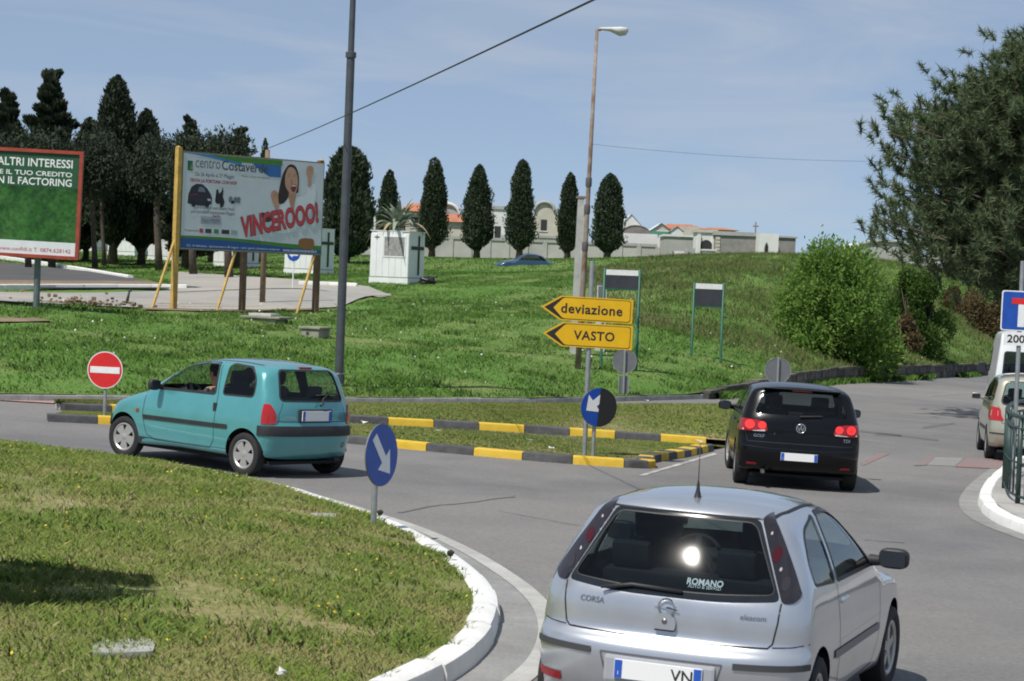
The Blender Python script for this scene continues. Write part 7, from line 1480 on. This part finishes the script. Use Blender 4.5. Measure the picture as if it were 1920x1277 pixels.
# rubble heap by the upper lane
p = hitT(150, 574); g = np.random.default_rng(8); mb = MB()
for k in range(150):
    s = g.uniform(.02, .065); Mx = Matrix.Translation((p.x+g.normal(0, .75), p.y+g.normal(0, .5), tz(p.x, p.y)+.05+.25*math.exp(-k/60)*abs(g.normal())))@Matrix.Rotation(g.uniform(0, 3), 4, 'Z')@Matrix.Rotation(g.uniform(0, 3), 4, 'X'); mb.box(-s, s, -s*.7, s*.7, -s*.5, s*.5, Mx)
stuff(mb.build('rubble_heap', MATS['dirt']))['label'] = 'low heap of rubble and earth beside the upper lane'
# litter
for i, (px, py, h, c, lab) in enumerate([(684, 795, .12, (.7, .7, .7), 'white scrap of paper near the left end of the rear painted kerb'), (990, 828, .14, (.2, .45, .6), 'pale blue scrap of litter on the splitter island turf'), (1036, 843, .14, (.7, .7, .68), 'white scrap of litter left of the yellow panels post base'), (1310, 830, .16, (.7, .7, .7), 'white scrap of litter at the right end of the rear painted kerb'), (820, 812, .14, (.7, .7, .68), 'tiny white scrap on the island turf left of the blue one'), (524, 1268, .24, (.66, .66, .64), 'crumpled white paper on the turf at the bottom edge'), (1212, 753, .02, (.7, .7, .7), 'white scrap on the road before the far kerb'), (1232, 773, .14, (.65, .65, .63), 'white scrap on the turf behind the rear painted kerb')]):
    p = gnd(px, py, h); g = np.random.default_rng(i); s = .05 if i != 5 else .03; vs = [(g.uniform(-s, s)*1.6, g.uniform(-s, s), g.uniform(0, .05)) for k in range(7)]; o = MB().add(vs, [(0, 1, 2), (1, 2, 3), (2, 3, 4), (3, 4, 5), (4, 5, 6), (0, 3, 6)]).build('litter', pm('litter_%d' % i, c, .7), None); o.location = (p.x, p.y, gz(p.x, p.y)+h+.01); tag(o, lab, 'litter')
for px, py, lab in ((845, 1036, 'dark clod lying on the turf beside the roundabout kerb'), (713, 960, 'small dark clod right of the near blue sign post')):
    p = gnd(px, py, .22); bm = bmesh.new(); bmesh.ops.create_icosphere(bm, subdivisions=3, radius=.03)
    for v in bm.verts: v.co *= 1+.18*math.sin(v.co.x*110+1)*math.sin(v.co.y*90)+.12*math.sin(v.co.z*140)
    me = bpy.data.meshes.new('clod'); bm.to_mesh(me); bm.free(); o = link('clod', me, pm('clod', (.03, .026, .022), .9), None, True); o.location = (p.x, p.y, gz(p.x, p.y)+.215); tag(o, lab, 'clod')
# ---- railing at the right edge
def railing():
    RG = pm('railing_green', (.028, .055, .05), .45, .2, var=.2, scale=8.); P = smoothloop([(x, y, 0, 0) for x, y in [(gnd(px, py, .14).x, gnd(px, py, .14).y) for px, py in [(1960, 880), (1910, 886), (1886, 904), (1884, 922), (1900, 940), (1960, 960), (2060, 985)]]], 33, False)[:, :2]
    o = Vector((P[0][0], P[0][1], gz(*P[0])+.135)); t = thing('railing', 'dark green metal railing on the corner pavement at the right picture edge', 'railing', o); L = [Vector((x-o.x, y-o.y, gz(x, y)+.135-o.z)) for x, y in P]
    for h, r in ((1.18, .032), (1.02, .02), (.55, .016), (.10, .02)): MB().tube([p+Vector((0, 0, h)) for p in L], r, 8).build('rail', RG, t, True)
    for k in range(0, len(L), 8): MB().tube([L[k]+Vector((0, 0, -.05)), L[k]+Vector((0, 0, 1.2))], .036, 8).build('post', RG, t, True)
    for k in range(1, len(L)):
        if k % 8: MB().tube([L[k]+Vector((0, 0, .10)), L[k]+Vector((0, 0, 1.02))], .013, 6).build('bar', RG, t, True)
    return t
railing()
# far parked car, only its roof shows over the crest
def blue_car():
    Yq = 128.; p = on(982, Yq); zt = at(980, 477, Yq).z; Mx = Matrix.Translation((p.x, Yq, min(p.z, zt-1.35)))@Matrix.Rotation(R(188), 4, 'Z')
    car = thing('saloon_car', 'dark blue car parked behind the crest in front of the cemetery wall', 'car', mat=Mx@Matrix.Translation((-1.2, 0, 0)))
    prof = [(-.5, .3, .2, 2.5), (-.65, .5, .3, 2.6), (-.62, .85, .3, 2.6), (-.2, .98, .25, 2.5), (.2, 1.3, .18, 2.4), (.8, 1.43, .14, 2.4), (1.3, 1.38, .14, 2.4), (2.0, 1.02, .2, 2.4), (2.7, .88, .25, 2.4), (3.1, .6, .4, 2.3), (3.0, .3, .3, 2.2), (1.2, .2, .1, 2)]
    W_ = smf([-.6, 0, 2.5, 3.1], [.78, .83, .83, .75]); G_ = smf([.2, .5, .9, 1.43], [.95, 1, .96, .74]); sh = Shell(prof, lambda x, z: W_(x)*G_(z), (.4, 2.), nu=70); gl = glass_mat('car_glass_dark', (.38, .43, .43)); arches(sh, car, (0, 2.5), .33, .3, .8)
    q = rpoly([(1.75, 1.0), (.0, 1.0), (.35, 1.28), (1.25, 1.33)], .06)
    for v in 'LR': sh.take(sh.cut(q, v), 'side_window', gl, car, -.004)
    sh.take(sh.cut(rpoly([(-.6, 1.05), (.6, 1.05), (.5, 1.33), (-.5, 1.33)], .06), 'F'), 'windscreen', gl, car, -.004)
    for x in (0, 2.5):
        for sg in (1, -1): wheel(car, x, sg*.72, sg, .28, .17, .66, 'five')
    sh.finish('body', paint_mat('blue_paint', (.02, .06, .12), .3, .3), car)
blue_car()
teal_car(); black_car(); silver_car(); beige_car(); white_van()
